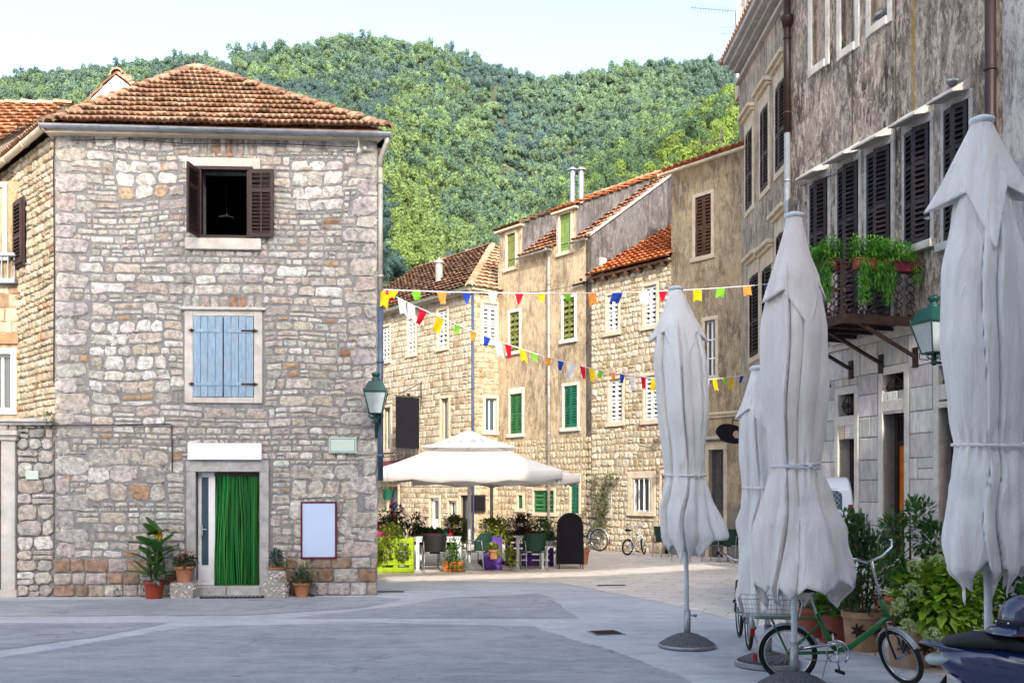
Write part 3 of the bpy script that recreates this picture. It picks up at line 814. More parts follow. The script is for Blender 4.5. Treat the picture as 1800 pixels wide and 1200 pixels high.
m.box(-w+a,w-a,-.029,-.0255,a,a+.008); m.box(-w+a,w-a,-.029,-.0255,h-a-.008,h-a); m.box(-w+a,-w+a+.008,-.0288,-.0255,a+.008,h-a-.008); m.box(w-a-.008,w-a,-.0288,-.0255,a+.008,h-a-.008)
m.build('rim_line', MT['teal_green'], o)
plate('notice_board','blank white notice board with maroon frame on the stone house','notice board',FA,(533,884,590,978),'board_white',y=-.06,border=.03,bm='maroon')

def lantern(name, label, loc, rz, s=1.0, arm=.6):
    """wall lantern; local +y points to the wall, arm long"""
    o = thing(name, label, 'street lamp', loc, rz)
    mb = MB()
    mb.tube([(0,0,-.02),(0,0,-.10*s)],.035*s,8); mb.ball((0,0,-.13*s),.045*s)
    mb.tube([(0,0,-.13*s),(0,arm*.5,-.13*s),(0,arm,-.13*s)],.022*s,8)
    mb.tube([(0,arm,-.45*s),(0,arm,.12*s)],.05*s,8)
    mb.tube([(0,arm,-.40*s),(0,arm*.75,-.30*s),(0,arm*.55,-.20*s),(0,arm*.35,-.15*s)],.018*s,6)
    mb.ball((0,arm*.55,-.17*s),.05*s)
    mb.build('bracket', MT['lamp_green'], o, smooth=True)
    b=.115*s; t=.215*s; h=.42*s
    mb = MB()
    for a in range(4):
        X = rot('Z', a*PI/2)
        mb.tube([X@Vector((b,b,0)), X@Vector((t,t,h))],.012*s,5)
        mb.tube([X@Vector((b,b,0)), X@Vector((-b,b,0))],.012*s,5); mb.tube([X@Vector((t,t,h)), X@Vector((-t,t,h))],.016*s,5)
        mb.tube([X@Vector((b*1.15,b*1.15,.02)), X@Vector((b*1.15,b*1.15,-.07*s)), X@Vector((.05*s,.05*s,-.09*s))],.008*s,5)
        mb.tube([X@Vector((0,b*1.05,.02)), X@Vector((0,b*1.05,-.06*s)),X@Vector((0,.04*s,-.08*s))],.007*s,5)
        mb.tube([X@Vector((t,t,h)), X@Vector((t*1.03,t*1.03,h+.07*s))],.008*s,5)
    mb.build('frame', MT['lamp_green'], o)
    for a in range(4):
        X = rot('Z', a*PI/2); m2 = MB(); m2.poly([X@Vector(p) for p in ((-b,-b+.003,0),(b,-b+.003,0),(t,-t+.003,h),(-t,-t+.003,h))]); m2.build('glass_pane', MT['frosted'], o)
    mb = MB(); R2=math.sqrt(2)
    prof=[(t*R2*1.04,h+.005),(t*R2*1.04,h+.02*s),(t*R2*.62,h+.20*s),(t*R2*.60,h+.21*s)]
    mb.lathe(prof,4,rot('Z',PI/4))
    mb.build('roof_cap', MT['lamp_green'], o)
    mb = MB(); mb.lathe([(.10*s,h+.20*s),(.085*s,h+.25*s),(.05*s,h+.28*s),(.06*s,h+.30*s),(.085*s,h+.33*s),(.085*s,h+.36*s),(.04*s,h+.39*s),(.01*s,h+.395*s)],14); mb.build('finial', MT['lamp_green'], o, smooth=True)
    return o
p = FA.M @ Vector((WA+.02,-.30,0)); lantern('wall_lantern','dark green lantern on the front corner of the stone house',(p.x-.02,p.y,3.07),FA.ang,.86,.28)

# low wall and neighbours on the left
FLW = Frame(-9.6, 16.66, math.atan2(.06,1.9))
low = thing('terrace_wall','low stone terrace wall with cornice left of the big stone house','wall',frame=FLW)
Lx = 1.93; door_u = FLW.uv(30,900)[0]; zt = FLW.uv(60,742)[1]
mb = MB(); mb.box(door_u-.0, Lx-.03, .02, .6, 0, zt-.002); mb.box(-1.2,door_u,.35,.6,0,zt-.002); mb.box(-1.2,door_u,.02,.6,2.75,zt-.003); mb.build('wall_core', MT['mortar'], low, FLW)
ml = Mason(21, COLS_A, gap=.02, relief=.03, warp=.03); ml.fill(door_u, Lx-.03, .62, zt, course=(.14,.30), asp=(.9,1.9)); ml.fill(door_u, Lx-.03, 0, .62, course=(.2,.24), asp=(1,2.2)); ml.fill(-1.2,door_u,2.75,zt,course=(.1,.2)); ml.mb.build('stone_facing', MT['stone'], low, FLW)
mb = MB(); mb.box(-1.2,Lx-.035,-.10,.62,zt,zt+.06); mb.box(-1.2,Lx-.035,-.06,.61,zt-.05,zt-.001); mb.build('cornice', MT['trim_grey'], low, FLW, bevel=.01)
mb = MB(); mb.box(door_u-.24,door_u-.01,-.06,.3,.12,2.62); mb.box(-1.2,door_u+.03,-.10,.3,2.62,2.70); mb.box(-1.2,door_u+.07,-.16,.3,2.70,2.78); mb.box(door_u-.27,door_u+.03,-.09,.3,0,.12)
dl = mb.build('door', MT['trim'], low, FLW, bevel=.01)
back_pane(-1.2,door_u-.2,0,2.62,.2).build('door_leaf', MT['grey_shutter'], dl, FLW)
plate('house_number_plate','small blank cream plate on the low terrace wall','plate',FLW,(48,827,70,842),'sign_green',y=-.035)

FLB = Frame(-12.2, 18.1, math.atan2(.0,1))
lb = thing('side_house','narrow house with balcony at the far left behind the terrace wall','house',frame=FLB)
xr = FLB.uv(36,600)[0]; wr = FLB.rc(-20,622,20,720)
mb = MB(); panel(mb,-1.5,xr,0,7.4,[wr],0,.2); mb.poly([(xr,0,0),(xr,3.2,0),(xr,3.2,7.4),(xr,0,7.4)]); mb.poly([(-1.5,0,0),(-1.5,0,7.4),(-1.5,6,7.4),(-1.5,6,0)])
MT['plaster_l']=plaster('plaster_l',(.40,.30,.18),(.32,.24,.15),(.14,.10,.07),(.50,.40,.27),.6,.4)
lbw = mb.build('wall', MT['plaster_l'], lb, FLB)
mm = Mason(31,[(3,(.44,.38,.29)),(2,(.38,.32,.24)),(.6,(.3,.2,.13))],gap=.012,relief=.015,warp=0,round_=(.03,.08)); z_a=FLB.uv(15,585)[1]; z_b=FLB.uv(15,500)[1]
mm.fill(-1.5,xr,z_a,z_b,course=(.2,.26),asp=(1,1.6),split=0); mm.mb.build('stone_band', MT['stone_warm'], lb, FLB)
mb = MB(); mb.box(-1.5,xr-.02,-.05,-.002,z_a-.2,z_a-.02); mb.build('painted_band', MT['terracotta'], lb, FLB)
window(lb, FLB, wr, 'glass', trim='white_paint', w=.10, sill=False)
mb = MB(); zr=FLB.uv(15,452)[1]; zk=FLB.uv(15,497)[1]
mb.box(-1.5,xr-.03,-.16,.0,z_b,z_b+.08)
for i in range(20): mb.tube([(xr-.06-i*.115,-.10,z_b+.08),(xr-.06-i*.115,-.10,zr)],.013,5)
mb.box(-1.5,xr-.03,-.13,-.07,zr,zr+.05)
mb.build('balcony', MT['zinc'], lb, FLB)
wr2 = FLB.rc(-30,330,6,452); window(lb, FLB, (wr2[0],wr2[1],wr2[2]+.05,wr2[3]), 'shut', 'blue_paint', w=.08, y=-.04)
# roofs seen over the stone house
FRR = Frame(-22, 26, 0)
rr = thing('tiled_house','house with long orange tiled roof behind the stone house','house',frame=FRR)
mb = MB(); O = Vector((-6,-6.4,8.0)); uw = Vector((0,6.4,3.84)); Lr=uw.length
tile_roof(mb,O,(1,0,0),uw,lambda w:(0,16.5),Lr,[(3,(.38,.19,.105)),(2,(.43,.235,.14)),(2,(.31,.155,.09)),(.5,(.21,.13,.09))],9,tw=.27,rh=.42,amp=.045,humps=1)
rf = mb.build('roof', MT['tile'], rr, FRR)
mb = MB(); ridge_caps(mb,(-6,0,11.86),(10.5,0,11.86),TILE_OLD,12,r=.13)
mb.build('ridge_tiles', MT['tile'], rf, FRR)
mb = MB(); mb.box(-6,10.4,-6,6,0,8.0); mb.prism([(-6,-6,8),(-6,6,8),(-6,0,11.7)],(16.4,0,0)); mb.build('wall', MT['trim_warm'], rr, FRR)
ga = at(203,132,24); gl = at(60,243,24)
FG = Frame(ga.x, 24, math.radians(-12))
MT['lime_plaster'] = plaster('lime_plaster',(.52,.49,.48),(.60,.57,.56),(.30,.25,.24),(.66,.63,.62),.4,.35)
rg = thing('gabled_house','whitewashed gable end with tile coping rising behind the hip roof','house',frame=FG)
sl=.80; zt=ga.z
mb = MB(); pr=[(-4.6,0,zt-sl*4.6),(0,0,zt),(4.6,0,zt-sl*4.6),(4.6,0,0),(-4.6,0,0)]; mb.prism(pr,(0,.35,0)); mb.build('gable_wall', MT['lime_plaster'], rg, FG)
mb = MB(); ridge_caps(mb,(-4.6,.15,zt-sl*4.6+.04),(0,.15,zt+.04),TILE_DARK,31,r=.14); ridge_caps(mb,(4.6,.15,zt-sl*4.6+.04),(0,.15,zt+.04),TILE_OLD,32,r=.14); ridge_caps(mb,(0,0,zt+.02),(0,6,zt+.02),TILE_OLD,33,r=.15)
mb.build('coping_tiles', MT['tile'], rg, FG)
mb = MB(); mb.add([(-4.4,.3,zt-sl*4.4-.1),(0,.3,zt-.1),(4.4,.3,zt-sl*4.4-.1),(-4.4,7,zt-sl*4.4-.1),(0,7,zt-.1),(4.4,7,zt-sl*4.4-.1)],[(0,1,4,3),(1,2,5,4)],col=(.36,.19,.11)); mb.build('roof', MT['tile'], rg, FG)

# ------------------------------------------------------------------ the sunlit row of houses
RA = math.atan2(-.781,.625)
def RP(t): return (3.5-.625*t, 29.17+.781*t)
def Fr(t): x,y = RP(t); return Frame(x,y,RA)
WARM_ = [(3,(.58,.50,.37)),(2,(.52,.43,.30)),(2,(.62,.555,.43)),(1.2,(.46,.36,.24)),(.6,(.42,.29,.17))]
PALEW = [(4,(.52,.465,.375)),(2,(.46,.40,.31)),(1.4,(.40,.335,.25)),(.5,(.35,.26,.17))]

# B: corner stone house
cB = (-1.37,33.44); LB = 9.0
FB = Frame(cB[0]-.625*LB, cB[1]+.781*LB, RA); FBE = Frame(cB[0],cB[1],math.atan2(.625,.781))
hB = thing('corner_house','cream stone corner house with white louvred shutters behind the cafe parasol','house',frame=FB)
EB = 8.55
Bw = [FB.rc(673,574,685,634),FB.rc(718,560,730,622),FB.rc(771,545,786,611)]
Bl = [FB.rc(676,716,687,790),FB.rc(776,700,789,772)]
Bg = [FB.rc(683,855,700,960),FB.rc(757,875,772,950),FB.rc(789,880,803,905),FB.rc(810,870,826,955)]
Bg = [(a,b,(0 if i in (0,1,3) else c),d) for i,(a,b,c,d) in enumerate(Bg)]
mb = MB(); panel(mb,0,LB,0,EB,Bw+Bl+Bg,0,.2); mb.build('wall_core', MT['mortar_warm'], hB, FB)
def grow(rs, w, lt=None, sl=.12): return [(a-w,b+w,c-sl,d+(lt or w)) for a,b,c,d in rs]
mB = Mason(41, PALEW, gap=.022, relief=.028, warp=.02, jit=.01, round_=(.08,.2))
mB.fill(0,LB,0,EB,grow(Bw+Bl+Bg,.11,.14),course=(.17,.24),asp=(.75,1.5),split=.06)
mB.mb.build('stone_facing', MT['stone_warm'], hB, FB)
Be = [FBE.rc(849,534,873.5,601),FBE.rc(853,700,873,758)]
mb = MB(); panel(mb,0,1.3,0,EB,Be,0,.2); mb.build('wall_core', MT['mortar_warm'], hB, FBE)
mE = Mason(42, [(3,(.46,.39,.29)),(2,(.38,.31,.22)),(2,(.50,.44,.34)),(1,(.32,.24,.16))], gap=.022, relief=.03, warp=.05)
mE.fill(0,1.3,0,EB,grow(Be,.11,.12),course=(.12,.24),asp=(.8,2)); mE.mb.build('stone_facing', MT['stone_warm'], hB, FBE)
for r_ in Bw: window(hB,FB,r_,'shut','white_shutter',trim='trim_warm',w=.10,pitch=.13,sill=True,slat=.42)
for r_ in Bl: window(hB,FB,r_,'glass',trim='trim_warm',w=.10,glaz=(2,1),frame_mat='cream_wood')
window(hB,FBE,Be[0],'shut','white_shutter',trim='trim_warm',w=.10,pitch=.12,slat=.42); window(hB,FBE,Be[1],'blue',trim='trim_warm',w=.11,glaz=(2,1))
window(hB,FB,Bg[2],'glass',trim='trim_warm',w=.09)
for i,(k,mt_) in enumerate(((0,'maroon'),(1,'white_paint'),(3,'black_wood'))):
    a,b,c,d = Bg[k]; mb=MB(); surround(mb,a,b,0,d,.10,-.03,.14,sill=False,foot=False); dd=mb.build('door',MT['trim_warm'],hB,FB,bevel=.008)
    m2=MB(); m2.box(a,b,.08,.13,0.02,d*.52); m2.box(a,a+.1,.081,.129,d*.52,d); m2.box(b-.1,b,.081,.129,d*.52,d); m2.box(a+.1,b-.1,.082,.128,d-.1,d); m2.build('door_leaf',MT[mt_],dd,FB)
    back_pane(a,b,0,d,.12).build('pane',MT['glass'],dd,FB)
# awning over the left doors
mb=MB(); a,b,c,d=Bg[0]; za=FB.uv(690,816)[1]
pts=[(a-.6,0,za+.15),(b+1.1,0,za+.15),(b+1.1,-1.0,za-.35),(a-.6,-1.0,za-.35)]; mb.poly(pts)
n=14
for i in range(n):
    x0=a-.6+(b-a+1.7)*i/n; x1=a-.6+(b-a+1.7)*(i+1)/n; mb.poly([(x0,-1.0,za-.35),(x1,-1.0,za-.35),((x0+x1)/2+.03,-1.005,za-.56),((x0+x1)/2-.03,-1.005,za-.56)])
mb.tube([pts[2],(pts[2][0],0,za-.35)],.015,5); mb.tube([pts[3],(pts[3][0],0,za-.35)],.015,5); mb.build('awning',MT['maroon'],hB,FB)
mb=MB(); gutter(mb,(0,-.28,EB-.02),(LB+.25,-.28,EB-.02),.075); mb.build('gutter',MT['pipe_old'],hB,FB)
mb=MB(); mb.box(0,LB,-.12,.02,EB-.1,EB-.02); mb.box(0,LB,-.2,.02,EB-.02,EB+.05); mb.build('eaves',MT['trim_warm'],hB,FB)
mb=MB(); mb.box(-.15,1.35,-.1,.02,EB-.08,EB-.02); mb.box(-.2,1.35,-.2,.02,EB-.02,EB+.05); mb.build('eaves',MT['trim_warm'],hB,FBE)
mb=MB(); downpipe(mb,.02,-.07,0,EB-.1,.05); mb.build('downpipe',MT['blue_pipe'],hB,FBE,smooth=True)
# hip roof of B (in FB axes: x along, y back)
rz_=11.45; e0=Vector((-.5,-.3,EB+.03)); e1=Vector((LB+.28,-.3,EB+.03)); p1=Vector((LB-4,4,rz_)); p0=Vector((-.5,4,rz_))
mb=MB(); uw=(p1-e1); uw=Vector((0,uw.y,uw.z)); Lw=uw.length
tile_roof(mb,e0,(1,0,0),uw,lambda w:(0,(LB+.78)-(4.28)*w/Lw),Lw,TILE_DARK,51,tw=.25,rh=.36,amp=.04,humps=1)
e2=Vector((LB+.28,8.3,EB+.03)); facet(mb,e1,e2,p1,[(3,(.42,.27,.17)),(2,(.50,.35,.24)),(1,(.34,.2,.12))],52,tw=.25,rh=.36,amp=.04,humps=1)  # paler tile colours give this end slope its sunlit look, front slope darker
rfB=mb.build('roof',MT['tile'],hB,FB)
mb=MB(); ridge_caps(mb,e1,p1,[(2,(.50,.36,.25)),(1,(.42,.28,.18))],53,r=.12); ridge_caps(mb,p0,p1,TILE_DARK,54,r=.12); mb.build('ridge_tiles',MT['tile'],rfB,FB)
mb=MB(); u,z=FB.uv(724,520); mb.tube([(u,1.2,8.7),(u,1.2,FB.uv(724,478,1.2)[1])],.14,10); zc=FB.uv(724,478,1.2)[1]; mb.lathe([(.2,zc),(.2,zc+.05),(.05,zc+.18),(.04,zc+.22)],10,tr(u,1.2,0)); mb.build('chimney',MT['pipe_old'],rfB,FB)
mb=MB(); mb.box(0,LB,.01,8,0,EB-.01); mb.f=[f for i,f in enumerate(mb.f) if i not in (2,3)]; mb.build('rear_wall',MT['mortar_warm'],hB,FB)
# the black banner and its bracket
u0,u1,z0,z1=FB.rc(705,702,742,790); o=thing('hanging_banner','black blank banner hanging from an iron bracket on the corner house','banner',FB.M@Vector((FB.uv(743,745)[0],-.1,z0)),RA)
# banner hangs out from the wall, facing the square
yaw=-RA; 
Lb=(742-705)/1750*37.0
hb_=z1-z0; mb=MB(); mb.box(-.012,.012,-1.03,-.06,0,hb_); mb.build('cloth',MT['black_board'],o)
mb=MB(); mb.tube([(0,.1,hb_+.03),(0,-1.1,hb_+.03)],.02,6); mb.tube([(0,.05,hb_+.55),(0,-.9,hb_+.08)],.015,6); mb.tube([(0,.03,hb_-.3),(0,.03,hb_+.6)],.018,6); mb.ball((0,-.5,hb_+.09),.06); mb.build('bracket',MT['iron'],o)

# C: tall plastered house with dormers
LC=4.68; FC=Fr(6.38); EC=9.6
MT['plaster_c']=plaster('plaster_c',(.54,.43,.28),(.42,.335,.22),(.15,.11,.075),(.60,.52,.39),.6,.5,big=.68)
hC=thing('plastered_house','tall ochre plastered house with green shutters and two attic dormers','house',frame=FC)
C1=[FC.rc(896.5,549,913,617),FC.rc(990.5,524,1010,596)]; C2=[FC.rc(897,692,918,762),FC.rc(992,678,1015,751)]
D1=FC.rc(892,411,906,470); D2=FC.rc(985,376,1003.5,442)
CG=[FC.rc(911,870,919,893),FC.rc(939,862,974,900),FC.rc(1004,836,1018,902)]
zs=FC.uv(950,772)[1]
mb=MB(); panel(mb,0,LC,zs,EC,C1+C2+[D1,D2],0,.2)
z10=10.70
d1=(FC.uv(878,440)[0],FC.uv(918,440)[0]); d2=(FC.uv(978,410)[0],FC.uv(1013,410)[0])
for (a,b),D in ((d1,D1),(d2,D2)): panel(mb,a,b,EC,z10,[(D[0],D[1],EC,D[3])],0,.2)
mb.build('plaster_wall',MT['plaster_c'],hC,FC)
mb=MB(); panel(mb,0,LC,0,zs,CG,.0,.2); mb.build('wall_core',MT['mortar_warm'],hC,FC)
mC=Mason(61,[(3,(.50,.43,.32)),(2,(.43,.36,.26)),(2,(.54,.48,.37)),(1,(.38,.30,.205))],gap=.034,relief=.028,warp=.04,jit=.02,round_=(.25,.42))
mC.fill(0,LC,0,zs,grow(CG,.10,.12),course=(.16,.24),asp=(.55,1.1),split=.05); mC.mb.build('stone_facing',MT['stone_warm'],hC,FC)
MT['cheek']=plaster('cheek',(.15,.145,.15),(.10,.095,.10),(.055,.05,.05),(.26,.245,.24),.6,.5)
sR=.70; sD=.44
for (a,b) in (d1,d2):                                      # dormers: cheeks, lean-to roofs
    mb=MB(); yb=(z10-EC)/(sR-sD)
    for x in (a,b): mb.poly([(x,0,EC),(x,0,z10),(x,yb,z10+sD*yb)])
    mb.poly([(a,.0,z10-.001),(b,0,z10-.001),(b,yb,z10+sD*yb),(a,yb,z10+sD*yb)])
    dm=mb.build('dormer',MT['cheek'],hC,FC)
    mb=MB(); uw=Vector((0,1,sD)); L_=math.hypot(yb,yb*sD); tile_roof(mb,Vector((a-.12,-.18,z10-.05)),(1,0,0),uw,lambda w,a=a,b=b:(0,b-a+.24),L_+.2,TILE_DARK if a<1 else TILE_NEW,70+int(a),tw=.2,rh=.36,amp=.035,humps=1)
    mb.build('dormer_roof',MT['tile'],dm,FC)
    mb=MB(); mb.box(a-.1,b+.1,-.16,.0,z10-.11,z10-.055); mb.build('eaves_board',MT['trim_warm'],dm,FC)
window(hC,FC,D1,'shut','olive_paint',trim='trim_warm',w=.10,louver=False); window(hC,FC,D2,'shut','lime_green_paint',trim='trim_warm',w=.10,louver=False)
for r_ in C1: window(hC,FC,r_,'shut','olive_paint',trim='trim',w=.10,louver=True,pitch=.16)
window(hC,FC,C2[0],'shut','green_paint',trim='trim',w=.10,lintel=.2,pitch=.075); window(hC,FC,C2[1],'shut','teal_green',trim='trim',w=.10,pitch=.075,openang=.12)
for k,mt_ in ((0,'teal_green'),(1,'green_paint'),(2,'teal_green')):
    window(hC,FC,CG[k],'shut',mt_,trim='trim_warm',w=.09,pitch=.09)
mb=MB(); uw=Vector((0,1,sR)); L_=4.25*math.hypot(1,sR)
for (a,b) in ((0,d1[0]+.02),(d1[1],d2[0]),(d2[1],LC)):
    mb=MB(); tile_roof(mb,Vector((a,-.2,EC-.08)),(1,0,0),uw,lambda w,a=a,b=b:(0,b-a),L_,[(3,(.36,.18,.105)),(2,(.41,.225,.135)),(2,(.29,.145,.09))],77,tw=.2,rh=.36,amp=.035,humps=1); rfC=mb.build('roof',MT['tile'],hC,FC)
for (a,b) in ((d1[1],d2[0]),(d2[1],LC)): mb=MB(); gutter(mb,(a,-.25,EC-.10),(b,-.25,EC-.10),.06); mb.build('gutter',MT['pipe_old'],hC,FC)
mb=MB(); ridge_caps(mb,(0,4.2,12.62),(LC,4.2,12.62),TILE_OLD,78,r=.12); mb.build('ridge_tiles',MT['tile'],rfC,FC)
for q in (1006.5,1021.5):
    mb=MB(); yy=2.6; u,zt_=FC.uv(q,300,yy); u,zb_=FC.uv(q,352,yy); mb.tube([(u,yy,zb_-.8),(u,yy,zb_+.45)],.10,10,col=(1,1,1)); mb.tube([(u,yy,zb_+.45),(u,yy,zt_)],.095,10); mb.lathe([(.19,zt_),(.19,zt_+.03),(.04,zt_+.13)],12,tr(u,yy,0)); mb.build('chimney',MT['zinc'],rfC,FC,smooth=False)
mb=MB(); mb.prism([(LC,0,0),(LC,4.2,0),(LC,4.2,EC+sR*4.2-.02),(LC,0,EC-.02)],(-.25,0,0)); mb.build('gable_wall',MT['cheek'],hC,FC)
mb=MB(); mb.prism([(LC-.27,-.05,EC+.0),(LC-.27,4.2,EC+sR*4.2+.03),(LC-.27,4.2,EC+sR*4.2+.12),(LC-.27,-.05,EC+.09)],(.29,0,0)); mb.build('verge',MT['trim_grey'],hC,FC)
u,z=FC.uv(968,640); mb=MB(); downpipe(mb,u,-.08,0,EC-.15,.05); mb.tube([(u,-.08,EC-.16),(u,-.24,EC-.05)],.05,8); mb.build('downpipe',MT['pipe_old'],hC,FC,smooth=True)
mb=MB(); mb.box(0,LC-.26,.25,8,0,EC-.3); mb.f=[f for i,f in enumerate(mb.f) if i not in (2,)]; mb.prism([(0,.3,EC-.4),(0,4.2,EC+sR*3.9-.2),(0,8,EC-.4)],(.25,0,0)); mb.poly([(0,4.2,12.55),(LC,4.2,12.55),(LC,8.4,9.4),(0,8.4,9.4)]); mb.build('rear_wall',MT['mortar_warm'],hC,FC)
mb=MB(); ub=FC.uv(1042,420,.5)[0]
mb.box(LC+.0,LC+.12,.3,.55,EC-.9,EC-.62); mb.build('vent_stone',MT['trim_grey'],hC,FC,bevel=.03)

# E: stone house with white shutters
LE=3.256; FE=Fr(1.70); EE=8.36
hE=thing('shuttered_house','narrow pale stone house with orange tile roof and four white shuttered windows','house',frame=FE)
E1=[FE.rc(1068,518,1087,583),FE.rc(1133,502,1154,572)]; E2=[FE.rc(1072,666,1094,742),FE.rc(1134,660,1158,738)]
EG=[FE.rc(1112,840,1144,899)]; ED=FE.rc(1163,832,1177,960); ED=(ED[0],ED[1]-.03,0,ED[3])
mb=MB(); panel(mb,0,LE,0,EE,E1+E2+EG+[ED],0,.22); mb.build('wall_core',MT['mortar_warm'],hE,FE)
mE=Mason(71,[(3,(.54,.485,.385)),(3,(.47,.41,.31)),(2,(.59,.545,.45)),(1,(.39,.32,.23)),(.4,(.34,.24,.15))],gap=.034,relief=.03,warp=.05,jit=.02,round_=(.18,.38))
mE.fill(0,LE,0,EE,grow(E1+E2,.10,.13)+grow(EG,.2,.22,.2)+grow([ED],.11,.14),course=(.14,.24),asp=(.6,1.35),split=.1); mE.mb.build('stone_facing',MT['stone_warm'],hE,FE)
for r_ in E1+E2: window(hE,FE,r_,'shut','white_shutter',trim='trim_warm',w=.09,pitch=.12,sill=True,slat=.42)
wb=window(hE,FE,EG[0],'glass',trim='trim_warm',w=.19,glaz=(2,1),sill=True,sillw=.0)
a,b,c,d=EG[0]; m2=MB()
for i in range(4): u=a+.06+(b-a-.12)*i/3; m2.tube([(u,-.0,c),(u,-.0,d)],.014,5)
m2.build('window_bars',MT['white_paint'],wb,FE)
mb=MB(); surround(mb,ED[0],ED[1],0,ED[3],.09,-.03,.15,sill=False,foot=False); dd=mb.build('door',MT['trim_warm'],hE,FE,bevel=.008); back_pane(ED[0],ED[1],0,ED[3],.14).build('door_leaf',MT['black_wood'],dd,FE)
mb=MB(); uw=Vector((0,1,.56)); tile_roof(mb,Vector((0.03,-.28,EE-.06)),(1,0,0),uw,lambda w:(0,LE+.05),4.3*math.hypot(1,.56),TILE_NEW,79,tw=.21,rh=.38,amp=.045,humps=1); mb.build('roof',MT['tile'],hE,FE)
mb=MB(); mb.box(0,LE,-.2,.02,EE-.14,EE-.08)
for i in range(7): u=.2+i*.48; mb.box(u-.04,u+.04,-.22,.02,EE-.24,EE-.141)
mb.build('eaves',MT['old_brown'],hE,FE)
mb=MB(); mb.box(.01,LE-.01,.25,8,0,EE-.2); mb.f=[f for i,f in enumerate(mb.f) if i!=2]; mb.poly([(0,4,10.5),(LE,4,10.5),(LE,8,8.4),(0,8,8.4)]); mb.build('rear_wall',MT['mortar_warm'],hE,FE)
pa=FE.rc(1065,855,1076,910); mb=MB(); mb.box(pa[0],pa[1],-.04,.0,pa[2],pa[3]); mb.build('stone_tablet',MT['trim'],hE,FE)

# D: tan plastered house joining the palazzo
LD=6.0; FD=Fr(-1.556); ED_=10.72
MT['plaster_d']=plaster('plaster_d',(.50,.39,.24),(.32,.25,.165),(.13,.10,.075),(.58,.49,.35),.6,.4,low=(.9,1.5,(.22,.21,.205),.8),big=.75)
hD=thing('tan_house','tan stained plaster house with brown shutters beside the tall palazzo','house',frame=FD)
D1=FD.rc(1222,344,1250,450); D2=FD.rc(1239,563,1257,662); D3=FD.rc(1246,790,1272,950); D3=(D3[0],D3[1],0,D3[3])
mb=MB(); panel(mb,0,LD,0,ED_,[D1,D2,D3],0,.22); mb.build('plaster_wall',MT['plaster_d'],hD,FD)
window(hD,FD,D1,'shut','old_brown',trim='trim_warm',w=.10,y=-.015,pitch=.085); window(hD,FD,D2,'glass',trim='trim_warm',w=.11,y=-.015,glaz=(2,3))
a,b,c,d=D3; mb=MB(); surround(mb,a,b,0,d,.12,-.02,.2,lintel=.22,sill=False,foot=False); dd=mb.build('door',MT['trim_warm'],hD,FD,bevel=.01)
m2=MB(); m=(a+b)/2
for x0,x1 in ((a,m-.005),(m+.005,b)):
    m2.box(x0,x0+.07,.12,.17,.05,d); m2.box(x1-.07,x1,.12,.17,.05,d); m2.box(x0+.07,x1-.07,.121,.169,.05,d*.45); m2.box(x0+.07,x1-.07,.122,.168,d-.1,d); m2.box(x0+.07,x1-.07,.122,.168,d*.7,d*.7+.05)
m2.build('door_leaf',MT['grey_shutter'],dd,FD); back_pane(a,b,0,d,.15).build('pane',MT['glass'],dd,FD)
zc=FD.uv(1270,728)[1]; mb=MB(); mb.box(0,LD,-.10,.0,zc,zc+.07); mb.box(0,LD,-.05,.0,zc-.08,zc-.001); mb.build('string_course',MT['trim_warm'],hD,FD)
zh=FD.uv(1255,772)[1]; mb=MB(); mb.box(a-.25,b+.25,-.16,.0,zh,zh+.09); mb.build('door_hood',MT['trim_grey'],hD,FD)
mb=MB(); uw=Vector((0,1,.42)); tile_roof(mb,Vector((-.1,-.3,ED_-.04)),(1,0,0),uw,lambda w:(0,LD),5.0,[(3,(.36,.14,.075)),(2,(.44,.18,.09)),(1,(.26,.12,.07))],81,tw=.22,rh=.38,amp=.05,humps=1); rfD=mb.build('roof',MT['tile'],hD,FD)
mb=MB(); gutter(mb,(-.15,-.34,ED_-.1),(LD,-.34,ED_-.1),.07); mb.build('gutter',MT['trim_warm'],hD,FD)
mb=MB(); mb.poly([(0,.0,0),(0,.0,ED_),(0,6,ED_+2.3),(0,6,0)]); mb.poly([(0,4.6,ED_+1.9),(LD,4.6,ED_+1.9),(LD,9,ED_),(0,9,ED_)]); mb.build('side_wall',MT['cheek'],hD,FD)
mb=MB(); u,zt_=FD.uv(1267,222,1.5); zb_=ED_+.5; mb.tube([(u,1.5,zb_),(u,1.5,zt_)],.02,6); z_=FD.uv(1240,253,1.5)[1]; mb.tube([(u-.9,1.5,z_),(u+.1,1.5,z_-.02)],.015,5)
for i in range(6): mb.tube([(u-.85+i*.16,1.3,z_),(u-.85+i*.16,1.7,z_)],.006,4)
mb.build('antenna',MT['pipe_old'],rfD,FD)
# the black ring-shaped fish sign
p=FD.uv(1288,762,-.6); o=thing('fish_sign','black hanging sign shaped like a fish with a round hole on the tan house','sign',FD.M@Vector((p[0],-.6,p[1])),0)
mb=MB(); outl=[]; n=40
for i in range(n):
    q=2*PI*i/n; x=math.cos(q); z=math.sin(q)
    k=1.0+.28*max(0,-x)**3*(1 if z>-.2 else .6); outl.append((x*.30*k-.05,z*.265-.05*x+.02*math.sin(3*q)))
hole=[(.10*math.cos(2*PI*i/n)+.10,.10*math.sin(2*PI*i/n)-.02) for i in range(n)]
vs=[]; fs=[]
for y in (-.03,.03):
    vs+=[(a,y,b) for a,b in outl]+[(a,y,b) for a,b in hole]
for i in range(n):
    j=(i+1)%n; fs+=[(i,j,n+j,n+i),(2*n+j,2*n+i,3*n+i,3*n+j),(j,i,2*n+i,2*n+j),(n+i,n+j,3*n+j,3*n+i)]
mb.add(vs,fs); mb.build('fish_plate',MT['black_board'],o)
